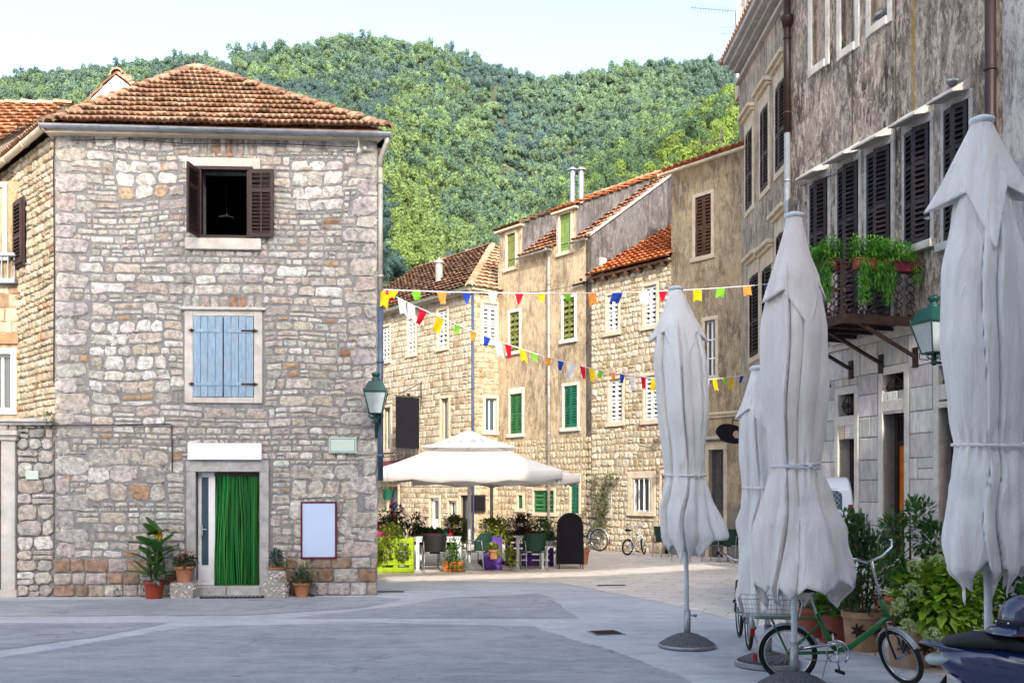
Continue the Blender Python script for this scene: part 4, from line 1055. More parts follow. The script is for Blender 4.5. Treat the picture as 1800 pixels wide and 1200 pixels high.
mb=MB(); mb.tube([(.0,0,.25),(.0,0,.36),(.25,.45,.36)],.015,6); mb.build('bracket',MT['iron'],o)
# ------------------------------------------------------------------ the tall palazzo on the right
MT['plaster_r']=plaster('plaster_r',(.36,.305,.255),(.23,.195,.17),(.06,.048,.042),(.62,.53,.44),.95,.6,sx=4.0,big=.68,moss=(3.93,8.0))
MT['plaster_r2']=plaster('plaster_r2',(.48,.405,.31),(.34,.29,.235),(.115,.095,.078),(.60,.52,.42),.8,.5,sx=5.0,big=.5)
MT['plaster_s']=plaster('plaster_s',(.46,.47,.49),(.38,.37,.37),(.10,.095,.09),(.44,.44,.44),.7,.5,low=(4.2,4.6,(.30,.34,.40),.75))
RRA=math.atan2(-.959,.284)
FR=Frame(6.0,21.4,RRA); FL=Frame(6.0,26.3,-PI/2); LL=4.9; LR=6.0
HR=13.1; ZS=4.76
pz=thing('palazzo','tall weathered grey plaster palazzo with dark shutters and stone ground floor','building',frame=FR)
# left wing of the facade
W3=[FL.rc(1312,231,1324,366),FL.rc(1338,190,1352,333),FL.rc(1364.5,146,1382,296)]
W2=[FL.rc(1319,484,1335,625),FL.rc(1341,470,1358,612),FL.rc(1366,410,1384,590)]
mb=MB(); panel(mb,0,LL,0,HR,W3+W2,0,.2); mb.build('plaster_wall',MT['plaster_r2'],pz,FL)
for i,r_ in enumerate(W3+W2):
    u0,u1,z0,z1=r_; w=.11
    mb=MB(); mb.box(u0-w,u0,-.035,.12,z0-.14,z1); mb.box(u1,u1+w,-.035,.12,z0-.14,z1); mb.box(u0-w,u1+w,-.04,.12,z1,z1+.36); mb.box(u0,u1,-.036,.12,z0-.14,z0)
    mb.box(u0-w-.03,u1+w+.03,-.12,.0,z1+.36,z1+.44); mb.box(u0-w-.07,u1+w+.07,-.20,.0,z1+.44,z1+.53)
    win=mb.build('window',MT['trim_warm'],pz,FL,bevel=.01); hw=(u1-u0)/2
    for s_ in (0,1):
        m2=MB(); X=(tr(u0,-.01,z0+.01)@rot('Z',-.10)) if s_==0 else (tr(u1,-.01,z0+.01)@rot('Z',.10)@tr(-hw,0,0))
        shutter(m2,hw-.005,z1-z0-.02,X,pitch=.085); m2.build('shutter',MT['grey_shutter' if i<3 else 'black_wood'],win,FL)
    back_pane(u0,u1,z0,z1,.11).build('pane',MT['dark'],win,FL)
mb=MB()
for fr,a,b in ((FL,0,LL+.06),(FR,-.02,LR)):
    for (y,z0,z1) in ((-.10,HR-.62,HR-.54),(-.16,HR-.30,HR-.2),(-.30,HR-.2,HR-.08),(-.42,HR-.08,HR+.06)):
        mb.box(a,b,y,.0,z0,z1,fr.M)
mb.build('roof_cornice',MT['trim_grey'],pz,M=Matrix.Identity(4))
# right wing
Bl=[FR.rc(1428,-60,1452,112),FR.rc(1479,-110,1504,82),FR.rc(1531,-150,1561,38)]
S1=[FR.rc(1425,318,1456,470),FR.rc(1474,289,1510,470),FR.rc(1525,262,1567,480),FR.rc(1592,224,1636,430),FR.rc(1661,184,1704,420)]
floor_z=4.80
S1=[(a,b,(floor_z if i<3 else c),d) for i,(a,b,c,d) in enumerate(S1)]
Tr=[FR.rc(1474,693,1501,731),FR.rc(1551,657,1588,702),FR.rc(1649,640,1690,704)]
Dr=[FR.rc(1475,748,1503,900),FR.rc(1553,722,1591,900),FR.rc(1651,715,1691,900)]
Dr=[(a,b,0,d) for a,b,c,d in Dr]
mb=MB(); panel(mb,0,LR,ZS,HR,Bl+S1,0,.24); mb.build('plaster_wall',MT['plaster_r'],pz,FR)
mb=MB(); panel(mb,0,LR,0,ZS,Tr+Dr,.0,.30); mb.build('wall_core',MT['mortar'],pz,FR)
mA=Mason(91,[(4,(.60,.575,.545)),(2,(.53,.505,.475)),(2,(.65,.62,.58)),(.8,(.54,.46,.37))],gap=.014,relief=.016,jit=.004,warp=0,round_=(.02,.05))
mA.fill(0,LR,0,ZS-.2,grow(Tr,.13,.16,.10)+grow(Dr,.13,.13,0),course=(.36,.46),asp=(.75,1.7),split=0)
mA.mb.build('ashlar_facing',MT['ashlar'],pz,FR)
mb=MB(); mb.box(-.02,LR,-.06,.0,ZS-.2,ZS-.03); mb.box(-.02,LR,-.09,.0,ZS-.03,ZS+.03); mb.build('string_course',MT['trim'],pz,FR,bevel=.008)
for (a,b,c,d) in Bl:                                    # blind windows filled with plaster
    mb=MB(); w=.13; mb.box(a-w,a,-.03,.12,c-.16,d+.16); mb.box(b,b+w,-.03,.12,c-.16,d+.16); mb.box(a,b,-.031,.12,d,d+.159); mb.box(a,b,-.055,.12,c-.159,c)
    wn=mb.build('window',MT['trim'],pz,FR,bevel=.01); back_pane(a,b,c,d,.10).build('infill',MT['plaster_r2'],wn,FR)
for i,(a,b,c,d) in enumerate(S1):
    w=.085; mb=MB(); mb.box(a-w,a,-.025,.2,c,d); mb.box(b,b+w,-.025,.2,c,d); mb.box(a-w-.002,b+w+.002,-.03,.2,d,d+.14)
    mb.prism([(a-.03,.0,d+.34),(a-.03,.0,d+.14),(a-.03,-.36,d+.06),(a-.03,-.36,d+.10)],(b-a+.06,0,0))
    mb.box(a-w-.04,b+w+.04,-.12,.1,c-.14,c)
    wn=mb.build('window',MT['trim_grey'],pz,FR,bevel=.008); hw=(b-a)/2
    for s_ in (0,1):
        m2=MB(); X=(tr(a+.01,-.02,c+.01)@rot('Z',-.22 if i!=2 else -.08)) if s_==0 else (tr(b-.01,-.02,c+.01)@rot('Z',.32)@tr(-hw,0,0))
        shutter(m2,hw-.012,d-c-.03,X,pitch=.085,stile=.07,mids=(.33,.66)); m2.build('shutter',MT['black_wood'],wn,FR)
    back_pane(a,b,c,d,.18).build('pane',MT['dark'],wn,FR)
    if i>=2:
        m3=MB(); m3.tube([(b+w*.5,-.03,c+.35),(b+w*.5,-.16,c+.35),(b+w*.5+.1,-.16,c+.35)],.012,5); m3.build('shutter_catch',MT['galv'],wn,FR)
for i,((a,b,c,d),(e,f,g,h)) in enumerate(zip(Tr,Dr)):   # doors with barred fanlights
    mb=MB(); w=.125
    mb.box(e-w,e,-.03,.3,0,d+.15); mb.box(f,f+w,-.03,.3,0,d+.15); mb.box(e,f,-.028,.3,h,c); mb.box(e,f,-.028,.3,d,d+.149)
    dd=mb.build('door',MT['trim'],pz,FR,bevel=.012)
    back_pane(a,b,c,d,.26).build('fanlight',MT['dark'],dd,FR)
    m2=MB(); mx=(a+b)/2; mz=(c+d)/2; hh=(d-c)/2; ww=(b-a)/2
    for s_ in (-1,1):
        m2.tube([(mx+s_*ww*.9*math.sin(q*PI/10)*.8,.05,mz-hh*.95+q*hh*.19) for q in range(11)],.013,5)
        m2.tube([(mx+s_*ww*.40+.15*ww*math.cos(q*PI/6),.05,mz+.28*hh*math.sin(q*PI/6)) for q in range(13)],.011,5)
    m2.tube([(a,.05,mz),(b,.05,mz)],.013,5); m2.tube([(mx,.05,c),(mx,.05,d)],.013,5); m2.ball((mx,.04,mz),.05,8)
    m2.build('grille',MT['iron'],dd,FR)
    m2=MB(); y=.24; m2.box(e,e+.09,y,y+.06,0,h); m2.box(f-.09,f,y,y+.06,0,h); m2.box(e+.09,f-.09,y+.001,y+.059,h-.62,h-.54); m2.box(e+.09,f-.09,y+.001,y+.059,h-.09,h); m2.box(e+.09,f-.09,y+.002,y+.058,0,.3)
    dl=m2.build('door_leaf',MT['brown_paint'],dd,FR); back_pane(e,f,0,h,.285).build('pane',MT['orange_panel' if i else 'dark'],dl,FR)
    if i: back_pane(e,f,h-.54,h,.275).build('pane',MT['dark'],dl,FR)
# balcony
B0,B1,BD=2.1,4.03,1.55; zf=4.80
mb=MB(); mb.box(B0-.05,B1+.05,-BD,.0,zf-.05,zf); mb.box(B0-.06,B1+.06,-BD-.02,-BD+.05,zf-.14,zf+.01); mb.box(B0-.06,B0+.0,-BD+.05,.0,zf-.14,zf-.051); mb.box(B1+.0,B1+.06,-BD+.05,.0,zf-.14,zf-.051)
for q in range(3): mb.box(B0+.5*q+.3,B0+.5*q+.36,-BD+.05,0,zf-.12,zf-.051)
bal=mb.build('balcony',MT['iron'],pz,FR)
mb=MB()
def baluster(mb,p,ax,h,w=.085):
    """cast-iron lattice baluster: crossing curves, rosette foot"""
    P=Vector(p); A=Vector(ax)
    for s_ in (-1,1):
        mb.tube([P+A*(s_*w*math.sin(q*PI/4))+Vector((0,0,.16+(h-.16)*q/20)) for q in range(21)],.0105,4)
        mb.tube([P+A*(s_*w)+Vector((0,0,.02)),P+A*(s_*w*.95)+Vector((0,0,.09)),P+A*(s_*w*.2)+Vector((0,0,.17))],.014,4)
    mb.ball(P+Vector((0,0,.07)),.045,6); mb.ball(P+Vector((0,0,h*.5)),.024,6); mb.ball(P+Vector((0,0,h*.97)),.03,6)
hr=.88
for yy in np.linspace(-BD+.15,-.15,6): baluster(mb,(B1,float(yy),zf),(0,1,0),hr); baluster(mb,(B0,float(yy),zf),(0,1,0),hr)
for xx in np.linspace(B0+.15,B1-.15,8): baluster(mb,(float(xx),-BD,zf),(1,0,0),hr)
for x in (B0,B1): mb.box(x-.022,x+.022,-BD,.0,zf+hr,zf+hr+.03); mb.box(x-.018,x+.018,-BD,.0,zf+.0,zf+.03); mb.tube([(x,-BD,zf-.1),(x,-BD,zf+hr+.05)],.024,6)
mb.box(B0,B1,-BD-.022,-BD+.022,zf+hr,zf+hr+.03)
mb.build('railing',MT['iron'],bal,FR)
for x in (B1-.02,(B0+B1)/2,B0+.05):
    mb=MB(); A_=Vector((x,-1.22,zf-.1)); B_=Vector((x,-.03,4.13)); d_=(B_-A_)
    mb.prism([A_+Vector((-.035,-.05,0)),A_+Vector((.035,-.05,0)),A_+Vector((.035,.06,0)),A_+Vector((-.035,.06,0))],d_); mb.box(x-.06,x+.06,-.05,.0,3.95,4.3)
    mb.build('strut',MT['iron'],bal,FR)
# downpipes
mb=MB(); downpipe(mb,.02,-.11,9.45,HR-.2,.075); mb.lathe([(.09,11.3),(.14,11.5),(.14,11.55)],10,tr(.02,-.11,.4)); mb.build('downpipe',MT['pipe_dark'],pz,FR,smooth=True)
mb=MB(); downpipe(mb,.02,-.11,0,9.45,.065); mb.build('downpipe',MT['galv'],pz,FR,smooth=True)
u=FR.uv(1752,400)[0]; mb=MB(); downpipe(mb,u,-.12,0,HR,.085); mb.build('downpipe',MT['pipe_dark'],pz,FR,smooth=True)
mb=MB(); mb.tube([(.0,-.02,HR-3),(.4,-.03,8.2),(1.9,-.03,8.05),(1.95,-.03,7.3)],.008,5); u_=FR.uv(1500,200)[0]; mb.tube([(u_,-.025,HR),(u_,-.03,7.2)],.009,5); u_=FR.uv(1576,200)[0]; mb.tube([(u_,-.025,HR),(u_+.02,-.03,7.3)],.009,5); mb.build('cable',MT['cable'],pz,FR)
# roof, rear
mb=MB(); I4=Matrix.Identity(4)
c0=FL.M@Vector((-.4,-.42,HR+.07)); c1=FR.M@Vector((0,-.45,HR+.07)); c2=FR.M@Vector((LR,-.42,HR+.07)); r2=FR.M@Vector((LR,5,HR+2.6)); r1=FR.M@Vector((0,5,HR+2.6)); r0=FL.M@Vector((0,6,HR+2.6)); b2=FR.M@Vector((LR,10,HR)); b0=FL.M@Vector((-.4,12,HR))
mb.add([c0,c1,c2,r2,r1,r0,b2,b0],[(0,1,4,5),(1,2,3,4),(4,3,6),(5,4,7),(4,6,7)],col=(.36,.19,.11)); rfR=mb.build('roof',MT['tile'],pz,M=I4)
mb=MB(); 
for fr,a,b in ((FL,-.4,LL),(FR,0,LR)):
    A_=fr.M@Vector((a,-.45,HR+.10)); B_=fr.M@Vector((b,-.45,HR+.10)); n=int((b-a)/.2)
    for i in range(n):
        p=A_+(B_-A_)*((i+.5)/n); q=fr.M.to_3x3()@Vector((0,.5,.12)); mb.tube([p,p+q],.075,8,col=jit_col(rngA,(.34,.19,.12),.2))
mb.build('roof_tiles',MT['tile'],rfR,M=I4)
mb=MB(); pts=[FL.M@Vector((0,0,0)),FL.M@Vector((0,9,0)),FR.M@Vector((LR,9,0)),FR.M@Vector((LR,.02,0))]
for i in range(3): a=pts[i]; b=pts[i+1]; mb.poly([a,b,b+Vector((0,0,HR)),a+Vector((0,0,HR))])
mb.build('rear_wall',MT['plaster_r2'],pz,M=I4)
pc=at(1306,40,27.5); mb=MB(); mb.box(-.18,.18,-.18,.18,HR-.5,pc.z+.35,tr(pc.x,27.5,0)); mb.tube([(pc.x,27.5,pc.z+.35),(pc.x,27.5,pc.z+.75)],.05,8); mb.build('chimney',MT['trim_warm'],rfR,M=I4)
pc2=at(1323,20,27); mb=MB(); mb.box(-.14,.14,-.14,.14,HR-.5,pc2.z+1.5,tr(pc2.x,27,0)); mb.build('chimney',MT['trim_grey'],rfR,M=I4)
pa=at(1262,20,27.3); mb=MB(); pr_=at(1296,20,27.3)
mb.tube([pa+Vector((-.75,0,.1)),pr_+Vector((0,0,.0))],.014,5)
for i in range(14): q=pa+Vector((-.7+i*.075,0,.1-.003*i)); mb.tube([q+Vector((0,-.05,.07-.02)),q+Vector((0,.05,-.10))],.006,4)
mb.tube([pr_+Vector((.0,0,-2.0)),pr_+Vector((0,0,.3))],.018,5)
for (dx,dz,l) in ((-.25,-.45,.8),(-.2,-.62,.7),(-.15,-.8,.55)): mb.tube([pr_+Vector((-.1-l*.5,0,dz)),pr_+Vector((.25,0,dz+.05))],.007,4)
mb.build('antenna',MT['galv'],rfR,M=I4)
mb=MB(); q=FR.uv(1461,700)[0]; za=FR.uv(1461,676)[1]; zb=FR.uv(1461,745)[1]
mb.box(q-.02,q+.02,-.75,-.70,zb,za); mb.box(q-.02,q+.02,-.70,.0,za-.05,za); mb.box(q-.02,q+.02,-.69,-.5,za-.5,za-.47); mb.build('sign_bracket',MT['maroon'],pz,FR)
# S: next house toward the viewer
FS=Frame(*(FR.M@Vector((LR-.04,0.015,0))).to_2d(),RRA); LS=21.0
hS=thing('grey_house','blue grey plastered house at the right edge past the dark downpipe','house',frame=FS)
mb=MB(); Sw=[(.9,1.9,1.0,3.2)]; panel(mb,0,LS,0,12.6,Sw,0,.25); mb.poly([(0,0,0),(0,9,0),(0,9,12.6),(0,0,12.6)]); mb.poly([(LS,0,0),(LS,0,12.6),(LS,9,12.6),(LS,9,0)]); mb.poly([(0,9,0),(LS,9,0),(LS,9,12.6),(0,9,12.6)]); mb.build('plaster_wall',MT['plaster_s'],hS,FS)
window(hS,FS,Sw[0],'shut','brown_paint',w=.12)
mb=MB(); mb.box(.05,LS,-.08,.0,4.18,4.26); mb.build('ledge',MT['old_brown'],hS,FS)
mb=MB(); mb.add([(-.3,-.4,12.6),(LS+.3,-.4,12.6),(LS+.3,4.5,15),(-.3,4.5,15),(LS+.3,9.4,12.6),(-.3,9.4,12.6)],[(0,1,2,3),(3,2,4,5)],col=(.36,.19,.11)); mb.build('roof',MT['tile'],hS,FS)
# lamp on the wall and pigeons
wq=FR.M@Vector((5.6,0,0)); nrm=FR.M.to_3x3()@Vector((0,-1,0)); lp=wq+nrm*.95
lantern('wall_lantern','dark green lantern on the palazzo wall beside the rightmost parasol',(lp.x,lp.y,3.95),RRA,1.13,.95)
def pigeon(name,label,loc,rz,s=1.0):
    o=thing(name,label,'pigeon',loc,rz)
    mb=MB(); sp=[(-.17,.06,.004),(-.11,.075,.022),(-.04,.085,.055),(.03,.10,.062),(.08,.13,.045),(.105,.165,.028),(.12,.19,.028),(.14,.195,.022),(.165,.188,.006),(.18,.183,.002)]
    mb.tube([(a*s,0,b*s) for a,b,c in sp],[c*s for a,b,c in sp],10,col=(.13,.14,.17)); mb.build('body',MT['pigeon'],o,smooth=True)
    for q in (-1,1):
        m2=MB(); m2.tube([(-.14*s,q*.03*s,.07*s),(-.05*s,q*.058*s,.095*s),(.05*s,q*.055*s,.11*s)],[.012*s,.032*s,.02*s],8,col=(.22,.23,.26)); m2.build('wing',MT['pigeon'],o,smooth=True)
        m2=MB(); m2.tube([(.01*s,q*.02*s,.05*s),(.015*s,q*.02*s,.0)],.006*s,5,col=(.35,.1,.08)); m2.build('leg',MT['pigeon'],o)
u,z=FR.uv(1690,170); a=S1[4]; p=FR.M@Vector((a[0]+.35,-.15,a[3]+.22)); pigeon('pigeon','grey pigeon resting on the hood above the rightmost shuttered window',p,RRA+2.6,1.2)
a=Bl[2]; p=FR.M@Vector((a[1]-.2,.03,a[2]+.0)); pigeon('pigeon','dark pigeon sitting in the bricked up window niche at the top',p,RRA+.4,1.2)

# ------------------------------------------------------------------ unseen blocks added behind the viewer to shade the square
MT['plain_plaster']=mat('plain_plaster',(.74,.72,.68),.9,.15,1.0,.2,20)  # pale so the added blocks bounce light back into the square
FZ=Frame(0,-4,0)
def shade_block(name,label,poly,dy,wins):
    o=thing(name,label,'building',frame=FZ); mb=MB(); mb.prism([(x,0,z) for x,z in poly],(.204*dy,-dy,0)); mb.build('wall',MT['plain_plaster'],o)
    for (x0,x1,z0,z1) in wins:
        m=MB(); m.box(x0-.1,x1+.1,.0,.04,z0-.1,z1+.1); w=m.build('window',MT['trim'],o); m=MB(); m.box(x0,x1,.041,.06,z0,z1); m.build('shutter',MT['green_paint'],w)
    return o
shade_block('tall_shade_block','unseen tall block added behind the viewer to shade the stone house front',[(-3.42,0),(1.98,0),(1.98,19.2),(-3.42,18.98)],6,[(-2.5,-1.6,z,z+1.7) for z in (4,8,12,16)]+[(.2,1.1,z,z+1.7) for z in (4,8,12,16)])
shade_block('low_shade_block','unseen lower block added behind the viewer to shade the terrace wall',[(-12,0),(-3.3,0),(-3.3,14.2),(-12,13.8)],6,[(x,x+1,z,z+1.6) for x in (-10.5,-7.5,-5) for z in (4,8,11)])
def lo(x): return float(np.interp(x,[1.9,6.74,10.85,13.5],[12.64,13.47,14.77,15.7]))  # lower edge of the slit that lets the sun strip through
o=shade_block('slit_shade_block','unseen block with a slit added behind the viewer to shape the sun strip',[(1.9,0),(13.5,0),(13.5,lo(13.5)),(10.85,lo(10.85)),(6.74,lo(6.74)),(1.9,lo(1.9))],3.5,[(x,x+1,z,z+1.7) for x in (3,6,9,12) for z in (4,8)])
mb=MB(); hi=lambda x:float(np.interp(x,[1.9,7.0,11.2,13.5],[13.33,14.2,15.8,16.6]))
mb.prism([(1.9,0,hi(1.9)),(7,0,hi(7)),(11.2,0,hi(11.2)),(13.5,0,hi(13.5)),(13.5,0,16.9),(10.3,0,17.6),(6.4,0,19.6),(5.6,0,19.6),(5.2,0,hi(5.2)+.45),(1.9,0,hi(1.9)+.4)],(.03,-.15,0)); mb.build('roof',MT['plain_plaster'],o)  # slab added above the slit to bound the sun strip
mb=MB()
for x in (2.3,13.2): mb.box(x-.12,x+.12,-.4,-.15,lo(x)-.01,hi(x)+.05)  # posts closing the ends of the added slit
mb.build('slit_post',MT['trim'],o)

# ------------------------------------------------------------------ ground
def sheet(name, polys, z, mt, sub=0, seed=0, j=0.0, kind='structure'):
    mb=MB(); rr_=random.Random(seed)
    for P in polys:
        P=[Vector((p[0],p[1],0)) for p in P]; Q=[]
        for i in range(len(P)):
            a=P[i]; b=P[(i+1)%len(P)]; L=(b-a).length; k=max(1,min(160,int(L/.06))) if j else 1
            d=(b-a).normalized(); nn=Vector((-d.y,d.x,0))
            for q in range(k):
                c=a+(b-a)*(q/k); w=0 if q==0 else (noise.noise((c.x*1.3,c.y*1.3,seed))*j*2.4+noise.noise((c.x*6,c.y*6,seed))*j*1.0+rr_.uniform(-j,j)*.4); Q.append((c.x+nn.x*w,c.y+nn.y*w,z))
        tri=tessellate_polygon([[Vector(q) for q in Q]])
        mb.add(Q,[tuple(t) for t in tri])
    o=mb.build(name,mt)
    me=o.data
    bm_flip=[p.index for p in me.polygons if p.normal.z<0]
    for i in bm_flip: me.polygons[i].flip()
    o['kind']=kind
    return o
def pavement(name,c1,c2,rough=.85,bump=.4,bs=60,brick=None,crack=None,spec=.25,streak=None):
    m,nt,b=_new(name); co=_n(nt,'ShaderNodeNewGeometry').outputs['Position']
    f=_ramp(nt,_noise(nt,co,.6,9,.62,.5),.34,.66); base=_mix(nt,f,c1,c2)
    sp=_mul(nt,_mul(nt,_noise(nt,co,60,5,.8),.5),_mul(nt,_noise(nt,_map(nt,co,(2.5,4.5,1)),1.0,9,.78),.5),'ADD'); cn=_n(nt,'ShaderNodeCombineColor'); fr=_ramp(nt,sp,.34,.66,.62,1.36)
    for i in range(3): nt.links.new(fr,cn.inputs[i])
    base=_mix(nt,1,base,cn.outputs[0],'MULTIPLY'); h=sp
    if streak:
        s=_ramp(nt,_noise(nt,_map(nt,co,(.35,2.6,1)),1.0,9,.7,.4),.52,.68); base=_mix(nt,_mul(nt,s,streak[1]),base,streak[0])
    if crack:
        cr=_ramp(nt,_noise(nt,_map(nt,co,(.45,3.4,1),(3.1,1.7,0)),1.0,10,.75,.6),.60,.66); base=_mix(nt,_mul(nt,cr,crack[1]),base,crack[0])
        wn=_n(nt,'ShaderNodeTexNoise'); wn.inputs['Scale'].default_value=1.6; wn.inputs['Detail'].default_value=6; nt.links.new(co,wn.inputs['Vector']); vm=_n(nt,'ShaderNodeVectorMath',operation='MULTIPLY_ADD'); nt.links.new(wn.outputs['Color'],vm.inputs[0]); vm.inputs[1].default_value=(1.1,1.1,0); nt.links.new(co,vm.inputs[2])
        vo=_n(nt,'ShaderNodeTexVoronoi',feature='DISTANCE_TO_EDGE'); vo.inputs['Scale'].default_value=.42; nt.links.new(vm.outputs[0],vo.inputs['Vector'])
        ln=_mul(nt,_ramp(nt,vo.outputs['Distance'],.012,.003),_ramp(nt,_noise(nt,co,.5,4),.46,.56)); base=_mix(nt,_mul(nt,ln,.35),base,crack[0])
        sptt=_ramp(nt,_noise(nt,co,5,7,.8,.6),.60,.68); base=_mix(nt,_mul(nt,sptt,.55),base,crack[0]); sp3=_ramp(nt,_noise(nt,_map(nt,co,(1,1.8,1),(7,3,0)),3.2,8,.8,.6),.58,.66); base=_mix(nt,_mul(nt,sp3,.5),base,[min(1,c*1.5) for c in c2])
    if brick:
        br=_n(nt,'ShaderNodeTexBrick'); br.inputs['Scale'].default_value=1.0; br.inputs['Mortar Size'].default_value=.008; br.inputs['Brick Width'].default_value=brick[0]; br.inputs['Row Height'].default_value=brick[1]
        br.inputs['Color1'].default_value=(.9,.9,.9,1); br.inputs['Color2'].default_value=(1.08,1.06,1.03,1); br.inputs['Mortar'].default_value=(.48,.46,.45,1); br.inputs['Bias'].default_value=.1
        nt.links.new(_map(nt,co,(1,1,1),(0,0,0),(0,0,brick[2])),br.inputs['Vector']); base=_mix(nt,1,base,br.outputs['Color'],'MULTIPLY')
    nt.links.new(base,b.inputs['Base Color']); b.inputs['Roughness'].default_value=rough; b.inputs['Specular IOR Level'].default_value=spec
    _bump(nt,b,h,bump,.006)
    return m
MT['concrete']=pavement('concrete',(.42,.44,.47),(.52,.53,.55),bump=.3,streak=((.25,.25,.25),.5))
MT['asphalt']=pavement('asphalt',(.27,.287,.312),(.36,.375,.395),bump=.9,bs=80,crack=((.11,.11,.11),.85),streak=((.44,.435,.43),.7))
MT['paving']=pavement('paving',(.60,.55,.505),(.70,.645,.60),rough=.6,bump=.2,brick=(.8,.42,.35),spec=.3,streak=((.42,.37,.33),.4))
G=lambda *ps:[tuple(gnd(x,y)) for x,y in ps]
gs=sheet('plaza_ground',[[(-700,-80),(700,-80),(700,1200),(-700,1200)]],0,MT['concrete'])
far=[(9.0,40),(-30,45),(-30,19.6)]
pv=G((560,1019),(985,1024),(1180,1062),(1300,1092),(1480,1140),(1700,1200)); e=pv[-1]
sheet('stone_paving',[[(-30,19.8)]+pv+[(5.0,2.0),(20,2.0),(20,60),(-30,60)]],.004,MT['paving'],seed=3,j=.01)
sheet('asphalt_patch',[G((-300,1230),(-100,1172),(330,1101),(620,1094),(935,1100),(1060,1140),(1190,1186),(1330,1260),(1500,1500),(-300,1500))+[(-3.2,2.0)]],.004,MT['asphalt'],seed=4,j=.035)
sheet('asphalt_patch',[G((-120,1056),(300,1052),(660,1048),(705,1053),(640,1068),(430,1081),(-120,1084))],.004,MT['asphalt'],seed=5,j=.035)
sheet('asphalt_patch',[G((790,1050),(952,1042),(985,1062),(1020,1086),(760,1086),(500,1087),(690,1066))],.004,MT['asphalt'],seed=6,j=.035)
sheet('asphalt_patch',[G((-200,1096),(300,1094),(170,1120),(-100,1152),(-300,1190))],.004,MT['asphalt'],seed=7,j=.035)
q=gnd(1065,1112); o=thing('manhole_cover','small square iron manhole cover in the pale concrete strip','manhole cover',(q.x,q.y,.001),.25)
mb=MB(); mb.box(-.19,.19,-.19,.19,0,.008); mb.build('rim',MT['galv'],o); mb=MB(); mb.box(-.165,.165,-.165,.165,.0,.012)
for i in range(5): mb.box(-.15,.15,-.14+i*.065,-.12+i*.065,.012,.016)
mb.build('lid',MT['iron'],o)
for px,py,lab in ((683,1040,'iron drain cover in the ground by the stone house corner'),(1075,1029,'narrow iron drain cover across the pale paving')):
    q=gnd(px,py); o=thing('drain_cover',lab,'drain cover',(q.x,q.y,.004),.1,None); mb=MB(); mb.box(-.28,.28,-.10,.10,0,.008); mb.build('rim',MT['galv'],o); mb=MB(); mb.box(-.26,.26,-.085,.085,.0,.011); mb.build('lid',MT['iron'],o)
# ------------------------------------------------------------------ hill and woods
CREST=[(-400,170),(-200,165),(0,142),(60,126),(150,121),(200,111),(270,104),(345,93),(430,86),(520,76),(620,60),(700,67),(800,82),(905,118),(960,131),(1010,129),(1090,113),(1180,109),(1290,96),(1400,110),(1600,150),(2000,230),(2300,260)]
def crest(px):
    for (a,b),(c,d) in zip(CREST,CREST[1:]):
        if a<=px<=c: return b+(d-b)*(px-a)/(c-a)
    return CREST[0][1] if px<0 else CREST[-1][1]
def hill_z(px,r):
    """terrain height on the bearing of picture column px at range r"""
    E=(HZ-crest(px)-24)/FPX
    t=min(1,max(0,(r-75)/(330-75)))
    g=.40+.60*(t**.85)
    k=noise.noise((px*.0052,r*.011,2.0))*.035*min(1,(1-t)*3)+noise.noise((px*.012,r*.02,7.0))*.015*min(1,(1-t)*3)
    gully=-.065*math.exp(-((px-(800+ (t-.3)*330))/120)**2)*min(1,(1-t)*2.2)
    spur=0
    if px>900: s=min(1,(px-900)/400); rs=150; spur=(.10*s)*math.exp(-((r-rs)/55)**2)
    tan=E*g+k*E+gully+spur
    if r>330: tan=E*(1-.25*(r-330)/200)
    return CAMH+r*max(.0,tan)*min(1,max(0,(r-60)/25))
mb=MB(); pxs=list(range(-420,2340,24)); rs=[60,68,75,85]+list(range(95,340,9))+[360,400,460,530]
vs=[]
for r in rs:
    for p in pxs:
        vs.append(((p-CX)/FPX*r, r, hill_z(p,r)))
n=len(pxs); fs=[(i*n+j,i*n+j+1,(i+1)*n+j+1,(i+1)*n+j) for i in range(len(rs)-1) for j in range(n-1)]
mb.add(vs,fs); MT['hill_soil']=mat('hill_soil',(.07,.085,.05),.95,.4,.08)
hl=mb.build('hill',MT['hill_soil'],smooth=True); hl['kind']='structure'
# crowns: a few kinds built from leaf tufts, then spread over the slope as one wood
rngw=np.random.default_rng(5)
def crown(kind,m=100,s0=.030,s1=.060):
    nb=rngw.integers(7,12); V=[];C=[]
    for b in range(nb):
        if kind=='pine': c=rngw.normal(0,[.30,.30,.16])+[0,0,.62+rngw.uniform(-.22,.28)]; rad=rngw.uniform(.20,.34)
        else: c=rngw.normal(0,[.30,.30,.15])+[0,0,.45]; rad=rngw.uniform(.24,.38)
        d=rngw.normal(size=(m,3)); d/=np.linalg.norm(d,axis=1)[:,None]; d[:,2]=np.where(d[:,2]<-.45,-d[:,2],d[:,2])
        p=c+d*rad*rngw.uniform(.60,1.10,(m,1))
        s=rngw.uniform(s0,s1,(m,1)); nrm=d+rngw.normal(0,.30,(m,3)); nrm/=np.linalg.norm(nrm,axis=1)[:,None]
        t=np.cross(nrm,rngw.normal(size=(m,3))); t/=np.linalg.norm(t,axis=1)[:,None]; q=np.cross(nrm,t)
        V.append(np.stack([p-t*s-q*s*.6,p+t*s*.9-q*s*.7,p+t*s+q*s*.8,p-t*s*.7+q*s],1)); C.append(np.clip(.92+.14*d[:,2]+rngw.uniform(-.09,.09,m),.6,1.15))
    return np.concatenate(V),np.concatenate(C)
kinds=[crown('pine',100,.030,.060) for _ in range(4)]+[crown('oak',100,.030,.060) for _ in range(4)]
near=[crown('pine',380,.016,.036) for _ in range(3)]+[crown('oak',380,.016,.036) for _ in range(3)]
